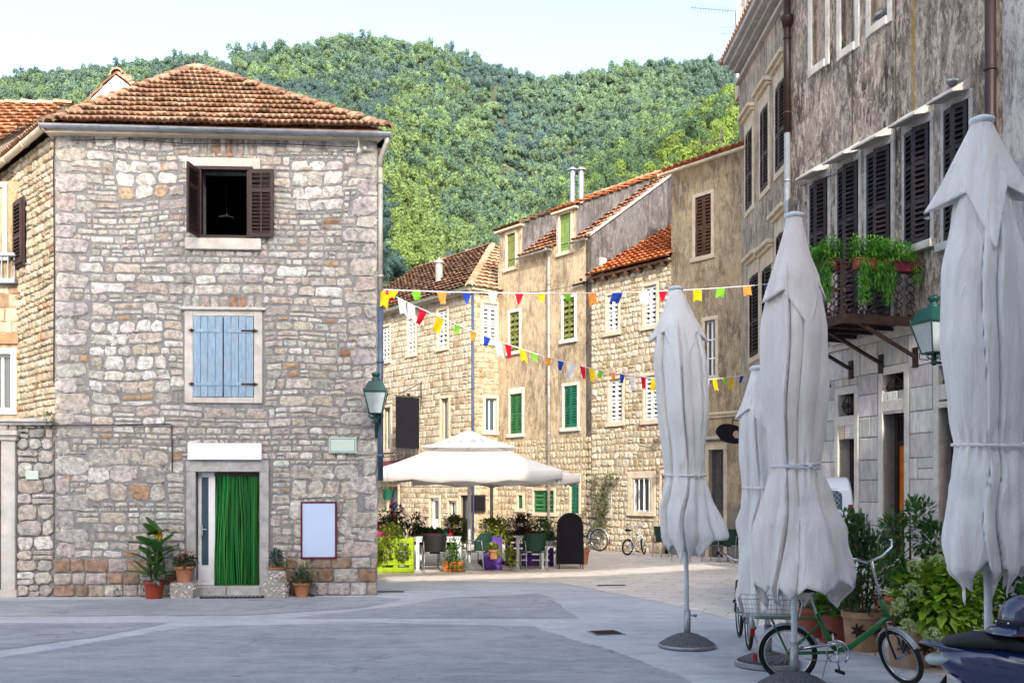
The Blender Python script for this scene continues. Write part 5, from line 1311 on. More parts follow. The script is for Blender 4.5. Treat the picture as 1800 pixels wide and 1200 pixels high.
Vs=[];Cs=[]; rnd=random.Random(17); cnt=0
for _ in range(10500):
    px=rnd.uniform(-330,1480); r=78+(335-78)*rnd.random()**.75
    z=hill_z(px,r); py=HZ-(z-CAMH)/r*FPX
    if py>500 and px>-60: continue
    if -60<px<560 and py>300: continue
    if px>930 and py>430: continue
    if px>1330: continue
    x=(px-CX)/FPX*r
    patch_=noise.noise((px*.004,r*.012,31.0))+.5*noise.noise((px*.013,r*.03,3.0))
    oak=patch_+rnd.uniform(-.25,.25)>.12
    k=rnd.randrange(4)+(4 if oak else 0); V,C=kinds[k]
    if r<165 and px>520: V,C=near[rnd.randrange(3)+(3 if oak else 0)]
    hgt=rnd.uniform(2.9,4.9)*(.78 if oak else 1.0)*(1.1 if r<150 else 1); wid=hgt*rnd.uniform(.55,.85)*(1.15 if oak else 1)
    a=rnd.uniform(0,2*PI); ca,sa=math.cos(a),math.sin(a)
    W=np.empty_like(V); W[...,0]=(V[...,0]*ca-V[...,1]*sa)*wid+x; W[...,1]=(V[...,0]*sa+V[...,1]*ca)*wid+r; W[...,2]=V[...,2]*hgt+z-.3
    haze=min(1,max(0,(r-110)/230))
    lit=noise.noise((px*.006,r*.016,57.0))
    vall=math.exp(-((px-(880+(r-150)*.9))/130)**2); haze=min(1,haze+.35*vall)  # more haze painted into the trees along the valley
    if oak: base=np.array((.062,.112,.11))  # oak green tinted blue to stand for shade
    else: base=np.array((.19,.275,.065)) if rnd.random()<.5+lit else np.array((.10,.165,.08))  # yellow-green patches put sunlight into the pine colour
    base=base*(1-.50*haze)+np.array((.15,.235,.235))*.62*haze  # distance haze mixed into the leaf colour
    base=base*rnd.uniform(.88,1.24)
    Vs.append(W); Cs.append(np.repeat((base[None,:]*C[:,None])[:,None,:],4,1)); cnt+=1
V=np.concatenate(Vs).reshape(-1,3); C=np.concatenate(Cs).reshape(-1,3); nq=len(V)//4
me=bpy.data.meshes.new('hillside_wood'); me.vertices.add(len(V)); me.vertices.foreach_set('co',V.astype(np.float32).ravel())
me.loops.add(nq*4); me.loops.foreach_set('vertex_index',np.arange(nq*4,dtype=np.int32)); me.polygons.add(nq); me.polygons.foreach_set('loop_start',np.arange(0,nq*4,4,dtype=np.int32)); me.polygons.foreach_set('loop_total',np.full(nq,4,dtype=np.int32))
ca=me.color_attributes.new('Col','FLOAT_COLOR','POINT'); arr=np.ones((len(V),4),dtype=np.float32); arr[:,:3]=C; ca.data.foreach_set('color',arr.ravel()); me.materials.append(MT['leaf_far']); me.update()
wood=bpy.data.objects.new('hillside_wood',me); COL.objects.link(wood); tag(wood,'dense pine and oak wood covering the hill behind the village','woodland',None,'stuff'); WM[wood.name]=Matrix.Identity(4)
# ------------------------------------------------------------------ closed parasols
def smooth_interp(tbl, z):
    if z<=tbl[0][0]: return tbl[0][1]
    for (a,b),(c,d) in zip(tbl,tbl[1:]):
        if a<=z<=c:
            t=(z-a)/(c-a); t=t*t*(3-2*t)*.6+t*.4; return b+(d-b)*t
    return tbl[-1][1]
def closed_parasol(name,label,loc,top,rad,skirt,tie,hem,seed,mt,lean=(0,0),rz=0.0,strap='rope',base='cone',tatter=.0,hemvar=.24,nf=9,flap_rot=0.0,flare=(0.0,0.0)):
    """rad: table of (height, radius) of the gathered cloth; skirt: (corner radius, corner height, tip height, start height)"""
    o=thing(name,label,'parasol',loc,rz,'closed parasols on the square'); rg=random.Random(seed)
    hb=rad[0][0]; NZ=90; NT=220
    bnd=[0.0]
    for k in range(nf): bnd.append(bnd[-1]+rg.uniform(.55,1.45))
    bnd=[b/bnd[-1] for b in bnd]; amp=[rg.uniform(.5,1.35) for _ in range(nf)]; tips=[rg.uniform(.25,1.0)*hemvar for _ in range(nf)]; flip=[rg.random()<.7 for _ in range(nf)]; off=rg.uniform(0,1)
    def axis(z): f=max(0,z/top); return lean[0]*f*f, lean[1]*f*f
    def cell(q):
        q=(q+off)%1.0
        for k in range(nf):
            if q<=bnd[k+1]: return k,(q-bnd[k])/(bnd[k+1]-bnd[k])
        return nf-1,1.0
    vs=[]
    for i in range(NZ+1):
        f=i/NZ
        for j in range(NT):
            th=2*PI*j/NT; k,u=cell(j/NT); h0=hb+hemvar*.55-tips[k]*(1-abs(2*u-1))-.25*hemvar*noise.noise((math.cos(th)*1.4,math.sin(th)*1.4,seed))
            h0+=flare[1]*.30*max(0,math.cos(th+rz-flare[0]))**3; z=h0+(top-.02-h0)*f; R=smooth_interp(rad,z)
            d=z-tie; below=max(0,min(1,-d/.35)); near=math.exp(-(d/.12)**2); up=max(0,min(1,(top-z)/.55))
            tw=.055*noise.noise((z*.8,seed,0))+below*.10*noise.noise((z*1.7,seed+3,1.0))+.035*noise.noise((math.cos(th)*1.2,math.sin(th)*1.2,z*.6+seed))
            k,u=cell(j/NT+tw); a=amp[k]
            uu=u if flip[k] else 1-u; e_=min(1,uu/.10); fold=(e_*e_*(3-2*e_))*(1-.80*uu)**.8+.10*math.sin(PI*uu)
            r=R*(1+up*(1-.55*near)*.33*a*(fold-.52))
            fine=noise.noise((math.cos(th)*1.7,math.sin(th)*1.7,z*.9+seed*3))*.13+noise.noise((math.cos(th)*4,math.sin(th)*4,z*.8+seed))*.035
            r*=1+up*fine*(1+.9*below)
            if below>0: r*=1+below*(.26*noise.noise((math.cos(th)*.9,math.sin(th)*.9,z*1.5+seed))+.10*noise.noise((math.cos(th)*2.4+3,math.sin(th)*2.4,z*3.2+seed)))
            dd_=math.cos(th+rz-flare[0]); r*=1+flare[1]*max(0,min(1,-d/.55))*(max(0,dd_)**2*1.0-.25)
            r*=1+near*.05*math.sin(th*17+3*math.sin(th*3+seed))
            ax,ay=axis(z); vs.append((ax+r*math.cos(th),ay+r*math.sin(th),z))
    fs=[(i*NT+j,i*NT+(j+1)%NT,(i+1)*NT+(j+1)%NT,(i+1)*NT+j) for i in range(NZ) for j in range(NT)]
    mb=MB(); mb.add(vs,fs); c=mb.build('canopy',MT[mt],o,smooth=True)
    s_=c.modifiers.new('solid','SOLIDIFY'); s_.thickness=.006; s_.offset=-1
    # loose flap hanging in a fold below the tie
    # top flap with four drooping corners
    Rc,zc,ztip,zs=skirt; NQ=22; NZ2=24; a0=-rz+rg.uniform(-.12,.12)+flap_rot
    C4=[]
    for q in range(4):
        th=a0+PI/2*q; front=max(0,-math.sin(th+rz)); side=abs(math.cos(th+rz))
        C4.append((th, Rc*(.72+.28*side)*rg.uniform(.94,1.06), ztip+(zc-ztip)*side**1.2+rg.uniform(-.03,.03)))
    hem=[]
    for q in range(4):
        th,r,z=C4[q]; t2,r2,z2=C4[(q+1)%4]; t2=th+PI/2; rb=smooth_interp(rad,(z+z2)/2+.1)*.97; zm=max(z,z2)+.10; tm=th+PI/4+rg.uniform(-.12,.12)
        A_=Vector((r*math.cos(th),r*math.sin(th),z)); M_=Vector((rb*math.cos(tm),rb*math.sin(tm),zm)); B_=Vector((r2*math.cos(t2),r2*math.sin(t2),z2))
        for k in range(NQ):
            u=k/NQ; hem.append(A_.lerp(M_,u*2) if u<.5 else M_.lerp(B_,u*2-1))
    NT2=len(hem); vs=[]
    for i in range(NZ2+1):
        f=i/NZ2
        for j in range(NT2):
            H_=hem[j]; th=math.atan2(H_.y,H_.x); z=top+(H_.z-top)*f
            p=Vector((.056*math.cos(th),.056*math.sin(th),0)).lerp(Vector((H_.x,H_.y,0)),f); r=p.length
            r*=1+.35*f*(1-f)*noise.noise((math.cos(th)*2.2,math.sin(th)*2.2,f*1.3+seed*5)); r-=.05*f*(1-f)
            body=smooth_interp(rad,max(z,hb))*(.97+.05*f); r=max(r,body*.98+.004 if f<.93 else body+.004)
            ax,ay=axis(z); vs.append((ax+r*math.cos(th),ay+r*math.sin(th),z))
    fs=[(i*NT2+j,(i+1)*NT2+j,(i+1)*NT2+(j+1)%NT2,i*NT2+(j+1)%NT2) for i in range(NZ2) for j in range(NT2)]
    mb=MB(); mb.add(vs,fs); k=mb.build('top_flap',MT[mt],o,smooth=True); s_=k.modifiers.new('solid','SOLIDIFY'); s_.thickness=.008; s_.offset=1
    ax,ay=axis(top); mb=MB(); mb.lathe([(.075,top-.02),(.088,top-.005),(.085,top+.015),(.05,top+.032),(.0,top+.036)],24,tr(ax,ay,0)); mb.build('cap',MT['pole_white'],o,smooth=True)
    # tie
    R=smooth_interp(rad,tie)*1.04; mb=MB(); ax,ay=axis(tie)
    for q in range(2 if strap=='rope' else 1):
        pts=[(ax+(R+.008)*math.cos(2*PI*i/40)*(1+.02*math.sin(i*1.7)),ay+(R+.008)*math.sin(2*PI*i/40)*(1+.02*math.sin(i*1.7)),tie+.012*math.sin(2*PI*i/40+q*2)+q*.012) for i in range(40)]
        mb.tube(pts,.0085 if strap=='rope' else .013,6,closed=True)
    if strap=='rope':
        x,y=ax+(R+.015)*math.cos(-1.7),ay+(R+.015)*math.sin(-1.7); mb.ball((x,y,tie+.005),.025,8); mb.tube([(x,y,tie),(x+.05,y-.02,tie-.03),(x+.07,y-.015,tie-.09)],.006,5); mb.tube([(x,y,tie),(x-.04,y-.02,tie-.02),(x-.06,y-.01,tie-.05)],.006,5)
    else:
        x,y=ax+(R+.012)*math.cos(-1.2),ay+(R+.012)*math.sin(-1.2); mb.ball((x,y,tie),.02,8)
    mb.build('tie_cord',MT[strap],o,smooth=True)
    mb=MB(); mb.tube([(0,0,.05),(lean[0]*.1,lean[1]*.1,1.0),(lean[0]*.5,lean[1]*.5,hb+.5)],.027,14); p=mb.build('pole',MT['pole_white'],o,smooth=True)
    mb=MB(); mb.tube([(0,0,.08),(0,0,.42)],.038,14); mb.tube([(.03,0,.36),(.085,0,.36)],.010,6); mb.ball((.09,0,.36),.022,8); mb.build('pole_sleeve',MT['galv'],p,smooth=True)
    mb=MB()
    if base=='cone': mb.lathe([(.29,.0),(.315,.012),(.315,.045),(.29,.06),(.22,.105),(.12,.15),(.06,.165)],40)
    else: mb.lathe([(.30,.0),(.33,.012),(.33,.05),(.31,.058)],40)
    bb=mb.build('base',MT['gravel_concrete'] if base=='cone' else MT['galv'],o,smooth=True,angle=.6)
    if base!='cone':
        mb=MB(); mb.lathe([(.315,.055),(.20,.11),(.06,.15)],40); mb.build('concrete_fill',MT['gravel_concrete'],bb,smooth=True)
    else:
        mb=MB(); mb.lathe([(.318,.008),(.324,.012),(.324,.04),(.318,.044)],40); mb.build('rim',MT['galv'],bb,smooth=True)
    return o
# front-left parasol
q=gnd(1208,1137); d=q.y; s=FPX/d
Z=lambda py,s=s: CAMH+(HZ-py)/s
closed_parasol('parasol','closed grey white parasol on a concrete cone base nearest the cafe terrace',q,Z(508),[(Z(978),.20),(Z(940),.30),(Z(905),.295),(Z(870),.25),(Z(834),.215),(Z(800),.225),(Z(720),.275),(Z(640),.275),(Z(580),.22),(Z(540),.13),(Z(508),.06)],(.345,Z(600),Z(655),Z(508)),Z(834),0,3,'canvas',lean=(-.13,0),strap='canvas',flare=(-.15,.42))
q=gnd(1350,1170); s=FPX/q.y; Z=lambda py,s=s: CAMH+(HZ-py)/s
closed_parasol('parasol','short closed white parasol half hidden behind the rope tied parasol',q,Z(648),[(Z(1088),.22),(Z(1060),.25),(Z(960),.235),(Z(858),.195),(Z(800),.215),(Z(740),.20),(Z(690),.12),(Z(648),.055)],(.25,Z(735),Z(765),0),Z(856),0,8,'canvas',lean=(-.10,0),strap='canvas',base='disc',hemvar=.14)
q=gnd(1396,1211); s=FPX/q.y; Z=lambda py,s=s: CAMH+(HZ-py)/s
closed_parasol('parasol','closed rose white parasol tied with rope standing behind the green bicycle',q,Z(380),[(Z(1060),.30),(Z(1030),.385),(Z(985),.37),(Z(930),.31),(Z(880),.25),(Z(820),.195),(Z(780),.205),(Z(680),.25),(Z(580),.25),(Z(500),.19),(Z(430),.105),(Z(380),.06)],(.315,Z(530),Z(592),0),Z(820),0,5,'canvas_rose',lean=(-.0,0),rz=.5,strap='rope',hemvar=.30,flap_rot=.12,flare=(-.3,.36))
q=Vector(((1738-CX)/245,FPX/245,0)); s=245; Z=lambda py,s=s: CAMH+(HZ-py)/s
closed_parasol('parasol','tallest closed white parasol at the right edge above the scooter',q,Z(218),[(Z(1035),.17),(Z(1000),.27),(Z(930),.285),(Z(860),.255),(Z(785),.215),(Z(720),.235),(Z(600),.275),(Z(480),.265),(Z(380),.19),(Z(280),.09),(Z(218),.055)],(.385,Z(365),Z(470),0),Z(783),0,9,'canvas',lean=(-.09,0),rz=.62,strap='canvas',hemvar=.26,flap_rot=-.1,flare=(-2.2,.22))

# ------------------------------------------------------------------ open cafe parasols
def open_parasol(label,loc,half,z_edge,z_top,rz,seed):
    o=thing('cafe_parasol',label,'parasol',loc,rz,'open cafe parasols')
    mb=MB(); N=14; vs=[]
    vr=.5
    for i in range(N+1):
        f=vr/half+(1-vr/half)*i/N
        for sd in range(4):
            for k in range(N):
                u=-1+2*k/N; x,y=((u,-1),(1,u),(-u,1),(-1,-u))[sd]
                z=z_top+(z_edge-z_top)*f-.05*math.sin(PI*f)-.05*f*(1-u*u)
                vs.append((x*half*f,y*half*f,z))
    M_=4*N; fs=[(i*M_+j,(i+1)*M_+j,(i+1)*M_+(j+1)%M_,i*M_+(j+1)%M_) for i in range(N) for j in range(M_)]
    b=len(vs)
    for j in range(M_):
        x,y,z=vs[N*M_+j]; vs.append((x*1.004,y*1.004,z-.20-.03*math.sin(j*1.7)-.02*noise.noise((j*.4,seed,0))))
    fs+=[(N*M_+j,b+j,b+(j+1)%M_,N*M_+(j+1)%M_) for j in range(M_)]
    mb.add(vs,fs); c=mb.build('canopy',MT['canvas_white'],o,smooth=True,angle=.35); m=c.modifiers.new('s','SOLIDIFY'); m.thickness=.006
    mb=MB(); vs=[]
    h2=1.02; zt=z_top+.10; ze=z_top+(z_edge-z_top)*(h2/half)+.115
    for i in range(7):
        f=i/6
        for sd in range(4):
            for k in range(8):
                u=-1+2*k/8; x,y=((u,-1),(1,u),(-u,1),(-1,-u))[sd]; vs.append((x*h2*f,y*h2*f,zt+(ze-zt)*f-.03*math.sin(PI*f)-.02*f*(1-u*u)))
    fs=[(i*32+j,(i+1)*32+j,(i+1)*32+(j+1)%32,i*32+(j+1)%32) for i in range(6) for j in range(32)]
    mb.add(vs,fs); mb.build('vent_cap',MT['canvas_white'],o,smooth=True,angle=.3)
    mb=MB()
    for a in range(8):
        q=PI/4*a; r=half*(1.40 if a%2 else 1.0); mb.tube([(.04*math.cos(q),.04*math.sin(q),z_top-.05),(r*.98*math.cos(q),r*.98*math.sin(q),z_edge-.02-(.05 if a%2==0 else 0))],.014,5); mb.tube([(.05*math.cos(q),.05*math.sin(q),z_top-.75),(r*.5*math.cos(q),r*.5*math.sin(q),(z_top+z_edge)/2-.07)],.011,5)
    mb.build('rib',MT['cream_wood'],o) if False else mb.build('frame',MT['cream_wood'],o)
    mb=MB(); mb.tube([(0,0,.05),(0,0,z_top+.08)],.042,14); mb.build('pole',MT['white_paint'],o,smooth=True)
    mb=MB(); mb.box(-.33,.33,-.33,.33,0,.09); mb.lathe([(.3,.09),(.2,.14),(.06,.17)],20); mb.build('base',MT['gravel_concrete'],o,bevel=.02)
    return o
q=gnd(825,1001); open_parasol('large open white square parasol over the cafe tables',(q.x,q.y,0),1.95,2.22,3.06,.03,1)
open_parasol('second open white parasol set behind the front cafe parasol',(-.50,24.4,0),1.9,2.16,2.62,.08,2)

# ------------------------------------------------------------------ bunting
FLAGC=[(.62,.42,.015),(.16,.42,.02),(.72,.25,.05),(.02,.05,.33),(.72,.74,.82),(.48,.01,.05)]
FLAGC={'y':(.70,.52,.01),'g':(.17,.50,.03),'o':(.78,.30,.06),'b':(.015,.06,.42),'w':(.75,.77,.85),'r':(.55,.008,.04)}
def bunting(name,label,pts,flags,seed):
    """pts: world polyline; flags: list of (fraction, colour, shape)"""
    P=[Vector(p) for p in pts]; o=thing(name,label,'bunting',P[0]); rg=random.Random(seed)
    L=[0]
    for a,b in zip(P,P[1:]): L.append(L[-1]+(b-a).length)
    def pos(f):
        d=f*L[-1]
        for i in range(len(P)-1):
            if d<=L[i+1] or i==len(P)-2:
                t=(d-L[i])/(L[i+1]-L[i]); return P[i]+(P[i+1]-P[i])*t,(P[i+1]-P[i]).normalized()
    mb=MB(); mb.tube([p-P[0] for p in P],.010,5); mb.build('cord',MT['rope'],o)
    for f,c,w,h,kind in flags:
        w*=1.05; h*=1.12
        p,d=pos(f); p=p-P[0]; sway=Vector((rg.uniform(-.3,.3),rg.uniform(-.5,.3),-1)).normalized()
        vs=[]; n=5
        for i in range(n+1):
            for j in range(n+1):
                u=i/n-.5; v=j/n
                if kind=='p': u*= (1-.55*v)
                elif kind=='t': u*=(1-.92*v)
                cut=1-.10*math.cos(u*PI*2)*(v==1)
                vs.append(p+d*(u*w)+sway*(v*h*cut)+Vector((0,1,0))*(.03*math.sin(v*4+u*5+f*40)*v)+d*(.14*h*v*v*math.sin(f*57)))
        fs=[(i*(n+1)+j,i*(n+1)+j+1,(i+1)*(n+1)+j+1,(i+1)*(n+1)+j) for i in range(n) for j in range(n)]
        m=MB(); m.add(vs,fs,col=FLAGC[c]); m.build('pennant',MT['flag'],o,smooth=True)
def line(a,b,sag,n=24):
    a=Vector(a);b=Vector(b); return [a+(b-a)*(i/n)-Vector((0,0,sag*4*(i/n)*(1-i/n))) for i in range(n+1)]
A1=FA.M@Vector((WA+.11,-.05,0)); A1.z=at(668,509,A1.y).z
u=FL.uv(1356,499); E1_=FL.M@Vector((u[0],-.03,u[1]))
def frac_of(px,pts):
    best=min(range(len(pts)-1),key=lambda i:0 if (pts[i].x/pts[i].y*FPX+CX-px)*(pts[i+1].x/pts[i+1].y*FPX+CX-px)<=0 else 1)
    a=pts[best].x/pts[best].y*FPX+CX; b=pts[best+1].x/pts[best+1].y*FPX+CX; t=(px-a)/(b-a)
    L=[0]
    for x,y in zip(pts,pts[1:]): L.append(L[-1]+(y-x).length)
    return (L[best]+t*(L[best+1]-L[best]))/L[-1]
l1=line(A1,E1_,.13)
F1=[(683,'r'),(692,'y'),(731,'g'),(776,'o'),(820,'b'),(866,'w'),(913,'r'),(951,'y'),(996,'g'),(1041,'o'),(1086,'b'),(1132,'w'),(1166,'r'),(1226,'y'),(1267,'g'),(1313,'o'),(1352,'b')]
bunting('bunting','nearly level bunting string of coloured pennants stretched across to the palazzo',l1,[(frac_of(p,l1),c,(.20 if p<1050 else .26),(.16 if c in 'ygw' and p<1000 else .22),('t' if c in 'r' or p in (820,) else 'p' if p<1000 else 's')) for p,c in F1],2)
u=FL.uv(1315,659); E2_=FL.M@Vector((u[0],-.03,u[1])); A2=A1+Vector((0,0,-.02))
l2=line(A2,E2_,.62)
F2=[(678,'y'),(706,'w'),(723,'w'),(744,'r'),(774,'y'),(805,'g'),(832,'o'),(857,'b'),(876,'w'),(893,'r'),(917,'y'),(938,'g'),(964,'o'),(986,'b'),(1007,'w'),(1024,'r'),(1040,'y'),(1057,'g'),(1077,'o'),(1094,'b'),(1112,'w'),(1130,'r'),(1150,'y'),(1243,'w'),(1256,'y'),(1272,'g'),(1286,'y'),(1304,'b')]
bunting('bunting','sagging bunting string of small coloured pennants hanging lower over the cafe',l2,[(frac_of(p,l2),c,(.17 if p<850 else .18),(.26 if c in 'ywr' else .18),('p' if c in 'ogb' else 's' if c in 'yw' else 'p')) for p,c in F2],7)
# power line over the terrace
o=thing('power_cable','thin dark power cable between the stone house and the plastered house','cable',A1+Vector((0,0,.28)))
pA=A1+Vector((0,0,.12)); e_=FC.M@Vector((FC.uv(1030,500)[0],-.1,FC.uv(1030,498)[1])); mb=MB(); mb.tube([p-(A1+Vector((0,0,.28))) for p in line(pA,e_,.25)],.007,4); mb.build('wire',MT['cable'],o)
mb=MB(); q=e_-(A1+Vector((0,0,.28))); mb.box(-.5,.15,-.03,.03,-.03,.03,tr(*q)@rot('Z',RA)); mb.ball(q,.06,8); mb.ball(q+Vector((-.08,0,.1)),.05,8); mb.build('wall_hook',MT['cable'],o)
# ------------------------------------------------------------------ plants
def leaf(mb,p,d,L,W,col,up=Vector((0,0,1)),droop=.0):
    d=Vector(d).normalized(); s=d.cross(up)
    if s.length<1e-3: s=d.orthogonal()
    s.normalize(); n=s.cross(d); p=Vector(p); tip=p+d*L-Vector((0,0,droop*L)); mid=p+d*(L*.45)+n*(-.06*L)
    mb.add([p,mid+s*W*.5+n*.10*W,tip,mid-s*W*.5+n*.10*W,mid],[(0,1,4),(1,2,4),(2,3,4),(3,0,4)],col=col)
def rdir(rg,up=.0):
    while True:
        v=Vector((rg.uniform(-1,1),rg.uniform(-1,1),rg.uniform(-1,1)))
        if .05<v.length<1: break
    v.normalize(); v.z+=up; return v.normalized()
def bush(mb,c,rad,n,L,W,cols,seed,up=.25,shell=.55,droop=.1):
    rg=random.Random(seed); c=Vector(c)
    for _ in range(n):
        d=rdir(rg); k=shell+(1-shell)*rg.random()**.6; lump=.78+.35*noise.noise((d.x*1.6,d.y*1.6,d.z*1.6+seed))+.1
        p=c+Vector((d.x*rad[0],d.y*rad[1],d.z*rad[2]))*k*lump
        f=(d+rdir(rg)*.8+Vector((0,0,up))); s=rg.uniform(.65,1.25); leaf(mb,p,f,L*s,W*s,jit_col(rg,rg.choice(cols),.22),droop=droop)
def blooms(mb,c,rad,n,r,cols,seed,petals=6,zmin=0.0):
    rg=random.Random(seed); c=Vector(c)
    for _ in range(n):
        d=rdir(rg,.35); 
        if d.z<zmin: d.z=abs(d.z)
        p=c+Vector((d.x*rad[0],d.y*rad[1],d.z*rad[2]))*rg.uniform(.9,1.08); col=rg.choice(cols)
        for k in range(petals): leaf(mb,p,(d*.5+rdir(rg)*.9),r*rg.uniform(.8,1.2),r*.7,jit_col(rg,col,.15))
def pot(o,mt,r0,r1,h,rim=.02,n=26,saucer=False,square=False):
    mb=MB(); mb.lathe([(r0,0),(r0+(r1-r0)*.5,h*.45),(r1-.01,h*.82),(r1-.008,h*.84),(r1+rim,h*.85),(r1+rim,h),(r1+rim-.02,h),(r1-.02,h*.86),(.0,h*.86)],n if not square else 4,rot('Z',PI/4) if square else None,caps=False)
    p=mb.build('pot',MT[mt],o,smooth=not square,angle=.5)
    mb=MB(); mb.lathe([(0.001,h*.9),(r1-.015,h*.9)],n,caps=False); mb.build('soil',MT['soil'],o)
    if saucer: mb=MB(); mb.lathe([(r0*1.02,.0),(r1*1.02,.008),(r1*1.08,.035),(r1*1.04,.035),(r0,.012)],n,caps=False); mb.build('saucer',MT[mt],o,smooth=True)
    return p
GRN=[(.07,.16,.033),(.09,.21,.045),(.055,.12,.03)]; LIME=[(.34,.55,.05),(.26,.46,.04),(.42,.62,.08)]; OLIVE=[(.20,.25,.03),(.26,.31,.04),(.13,.19,.03)]; BLUEG=[(.03,.075,.05),(.04,.095,.065)]
def onA(px,y=-.3,py=1045):   # a spot in front of the stone house
    u=FA.uv(px,py,y)[0]; return FA.M@Vector((u,y,0))
# canna in a red pot
p=onA(271,-.38); o=thing('canna_plant','tall canna with yellow flower in a red pot by the stone house','potted plant',p,.4)
pot(o,'red_pot',.125,.165,.29)
mb=MB(); rg=random.Random(2)
for i in range(5):
    a=i*1.3; b=Vector((.05*math.cos(a),.05*math.sin(a),.26)); hgt=rg.uniform(.5,.8); t=b+Vector((.07*math.cos(a),.07*math.sin(a),hgt)); mb.tube([b,t],[.014,.008],6,col=(.08,.17,.04))
    for k in range(5):
        z=.1+.17*k; q=a+k*2.2+rg.uniform(-.4,.4); s0=b+(t-b)*min(1,z/hgt); d=Vector((math.cos(q),math.sin(q),rg.uniform(.35,1.1))); L_=rg.uniform(.34,.50); W_=L_*.46
        d.normalize(); sd=d.cross(Vector((0,0,1))).normalized(); n5=6; vs=[]; c_=jit_col(rg,rg.choice([(.04,.11,.025),(.06,.17,.035),(.09,.21,.04)]))
        for m_ in range(n5+1):
            f=m_/n5; c=s0+d*(L_*f)-Vector((0,0,.16*f*f*L_*2*(1-d.z))); w=W_*.5*math.sin(PI*min(1,f*.93+.04))**.8; vs+=[c-sd*w+Vector((0,0,.02)),c,c+sd*w+Vector((0,0,.02))]
        fs=[]
        for m_ in range(n5): e=m_*3; fs+=[(e,e+1,e+4,e+3),(e+1,e+2,e+5,e+4)]
        mb.add(vs,fs,col=c_)
bush(mb,(0,0,.33),(.2,.2,.09),90,.12,.05,[(.16,.22,.17),(.10,.17,.10)],3)
mb.build('foliage',MT['leaf'],o,smooth=True)
mb=MB(); mb.tube([(0,0,.3),(.05,-.02,.97)],.010,6,col=(.1,.2,.05)); mb.build('stem',MT['leaf'],o)
mb=MB(); blooms(mb,(.06,-.03,1.02),(.05,.05,.05),14,.07,[(.85,.58,.01),(.9,.66,.03)],5,5); mb.build('flower',MT['petal'],o)
MT['shells']=None
def shell_block(o,name,w,d,z0,h,seed,par=None,round_=False):
    rg=random.Random(seed); mb=MB(); mb.mi=0
    if round_: mb.lathe([(w*.5,z0),(w*.5,z0+h)],20,col=(.34,.32,.30))
    else: mb.box(-w/2,w/2,-d/2,d/2,z0,z0+h,col=(.34,.32,.30))
    for i in range(int(150*h/.3)):
        c=rg.choice([(.62,.58,.53),(.50,.44,.38),(.70,.67,.63),(.40,.34,.29),(.55,.47,.42)]); r=rg.uniform(.012,.030); z=z0+rg.uniform(.01,h-.01)
        if round_: q=rg.uniform(0,2*PI); p=(w*.5*math.cos(q),w*.5*math.sin(q),z)
        else:
            f=rg.randrange(4); t=rg.uniform(-.5,.5); p=((t*w,-d/2,z),(w/2,t*d,z),(t*w,d/2,z),(-w/2,t*d,z))[f]
        mb.ball(p,r,7,col=jit_col(rg,c),sc=(1,.7,rg.uniform(.6,1.1)))
    return mb.build(name,MT['shell'],o)
p=onA(324,-.30); o=thing('shell_pedestal','square pedestal covered with sea shells under the pink flower pot','pedestal',p,FA.ang); shell_block(o,'block',.36,.32,0,.265,1)
o=thing('flower_pot','pink flowers in a terracotta pot on the shell pedestal','potted plant',(p.x,p.y,.265),.2); pot(o,'terracotta',.115,.145,.265)
mb=MB(); bush(mb,(0,0,.34),(.18,.17,.11),240,.085,.06,[(.05,.12,.03),(.07,.10,.03),(.09,.07,.035)],4); mb.build('foliage',MT['leaf'],o); mb=MB(); blooms(mb,(.03,0,.37),(.16,.16,.13),20,.035,[(.42,.13,.15),(.34,.10,.10),(.5,.22,.2)],6,7); mb.build('flower',MT['petal'],o)
p=onA(486,-.28); o=thing('shell_planter','stacked shell covered planter with a small round conifer right of the door','planter',p,FA.ang); shell_block(o,'block',.345,.32,0,.25,2); shell_block(o,'pot',.29,.29,.25,.22,3,round_=True)
mb=MB(); mb.lathe([(.15,.47),(.165,.48),(.165,.50),(.13,.50)],20); mb.build('rim',MT['terracotta'],o)
mb=MB(); bush(mb,(0,0,.63),(.135,.135,.20),900,.055,.012,[(.02,.07,.05),(.03,.09,.06),(.015,.05,.04)],5,up=.8,shell=.3); bush(mb,(.12,0,.52),(.09,.1,.05),70,.06,.03,[(.12,.24,.03)],6); mb.build('foliage',MT['leaf'],o)
p=onA(531,-.26); o=thing('flower_pot','small terracotta pot of blue flowers against the rusty plinth','potted plant',p,.1); pot(o,'terracotta',.10,.135,.24)
mb=MB(); bush(mb,(0,0,.31),(.18,.17,.13),200,.08,.035,[(.07,.14,.03),(.05,.11,.04)],7); bush(mb,(.05,.02,.42),(.12,.1,.16),50,.09,.025,[(.09,.17,.05)],8,up=1); bush(mb,(.15,0,.12),(.10,.1,.12),60,.06,.03,[(.03,.08,.02)],9); mb.build('foliage',MT['leaf'],o); mb=MB(); blooms(mb,(-.05,-.02,.34),(.12,.12,.10),14,.03,[(.10,.13,.42),(.16,.15,.45)],9,7); mb.build('flower',MT['petal'],o)
for px,w,lab in ((255,.09,'tiny weed sprouting at the wall foot left of the red pot'),(205,.05,'tiny weed sprouting from the plinth far left of the door')):
    p=onA(px,-.1); o=thing('weed',lab,'weed',p); mb=MB(); bush(mb,(0,0,.06),(w,w,.08),60,.06,.02,GRN,px); mb.build('foliage',MT['leaf'],o)
p=onA(90,-.05); p.z=2.92; o=thing('wall_plant','small wild plant growing on the terrace wall cornice','plant',p); mb=MB(); bush(mb,(0,-.06,.05),(.10,.08,.14),110,.06,.02,[(.06,.13,.03),(.09,.15,.03)],77); mb.build('foliage',MT['leaf'],o)
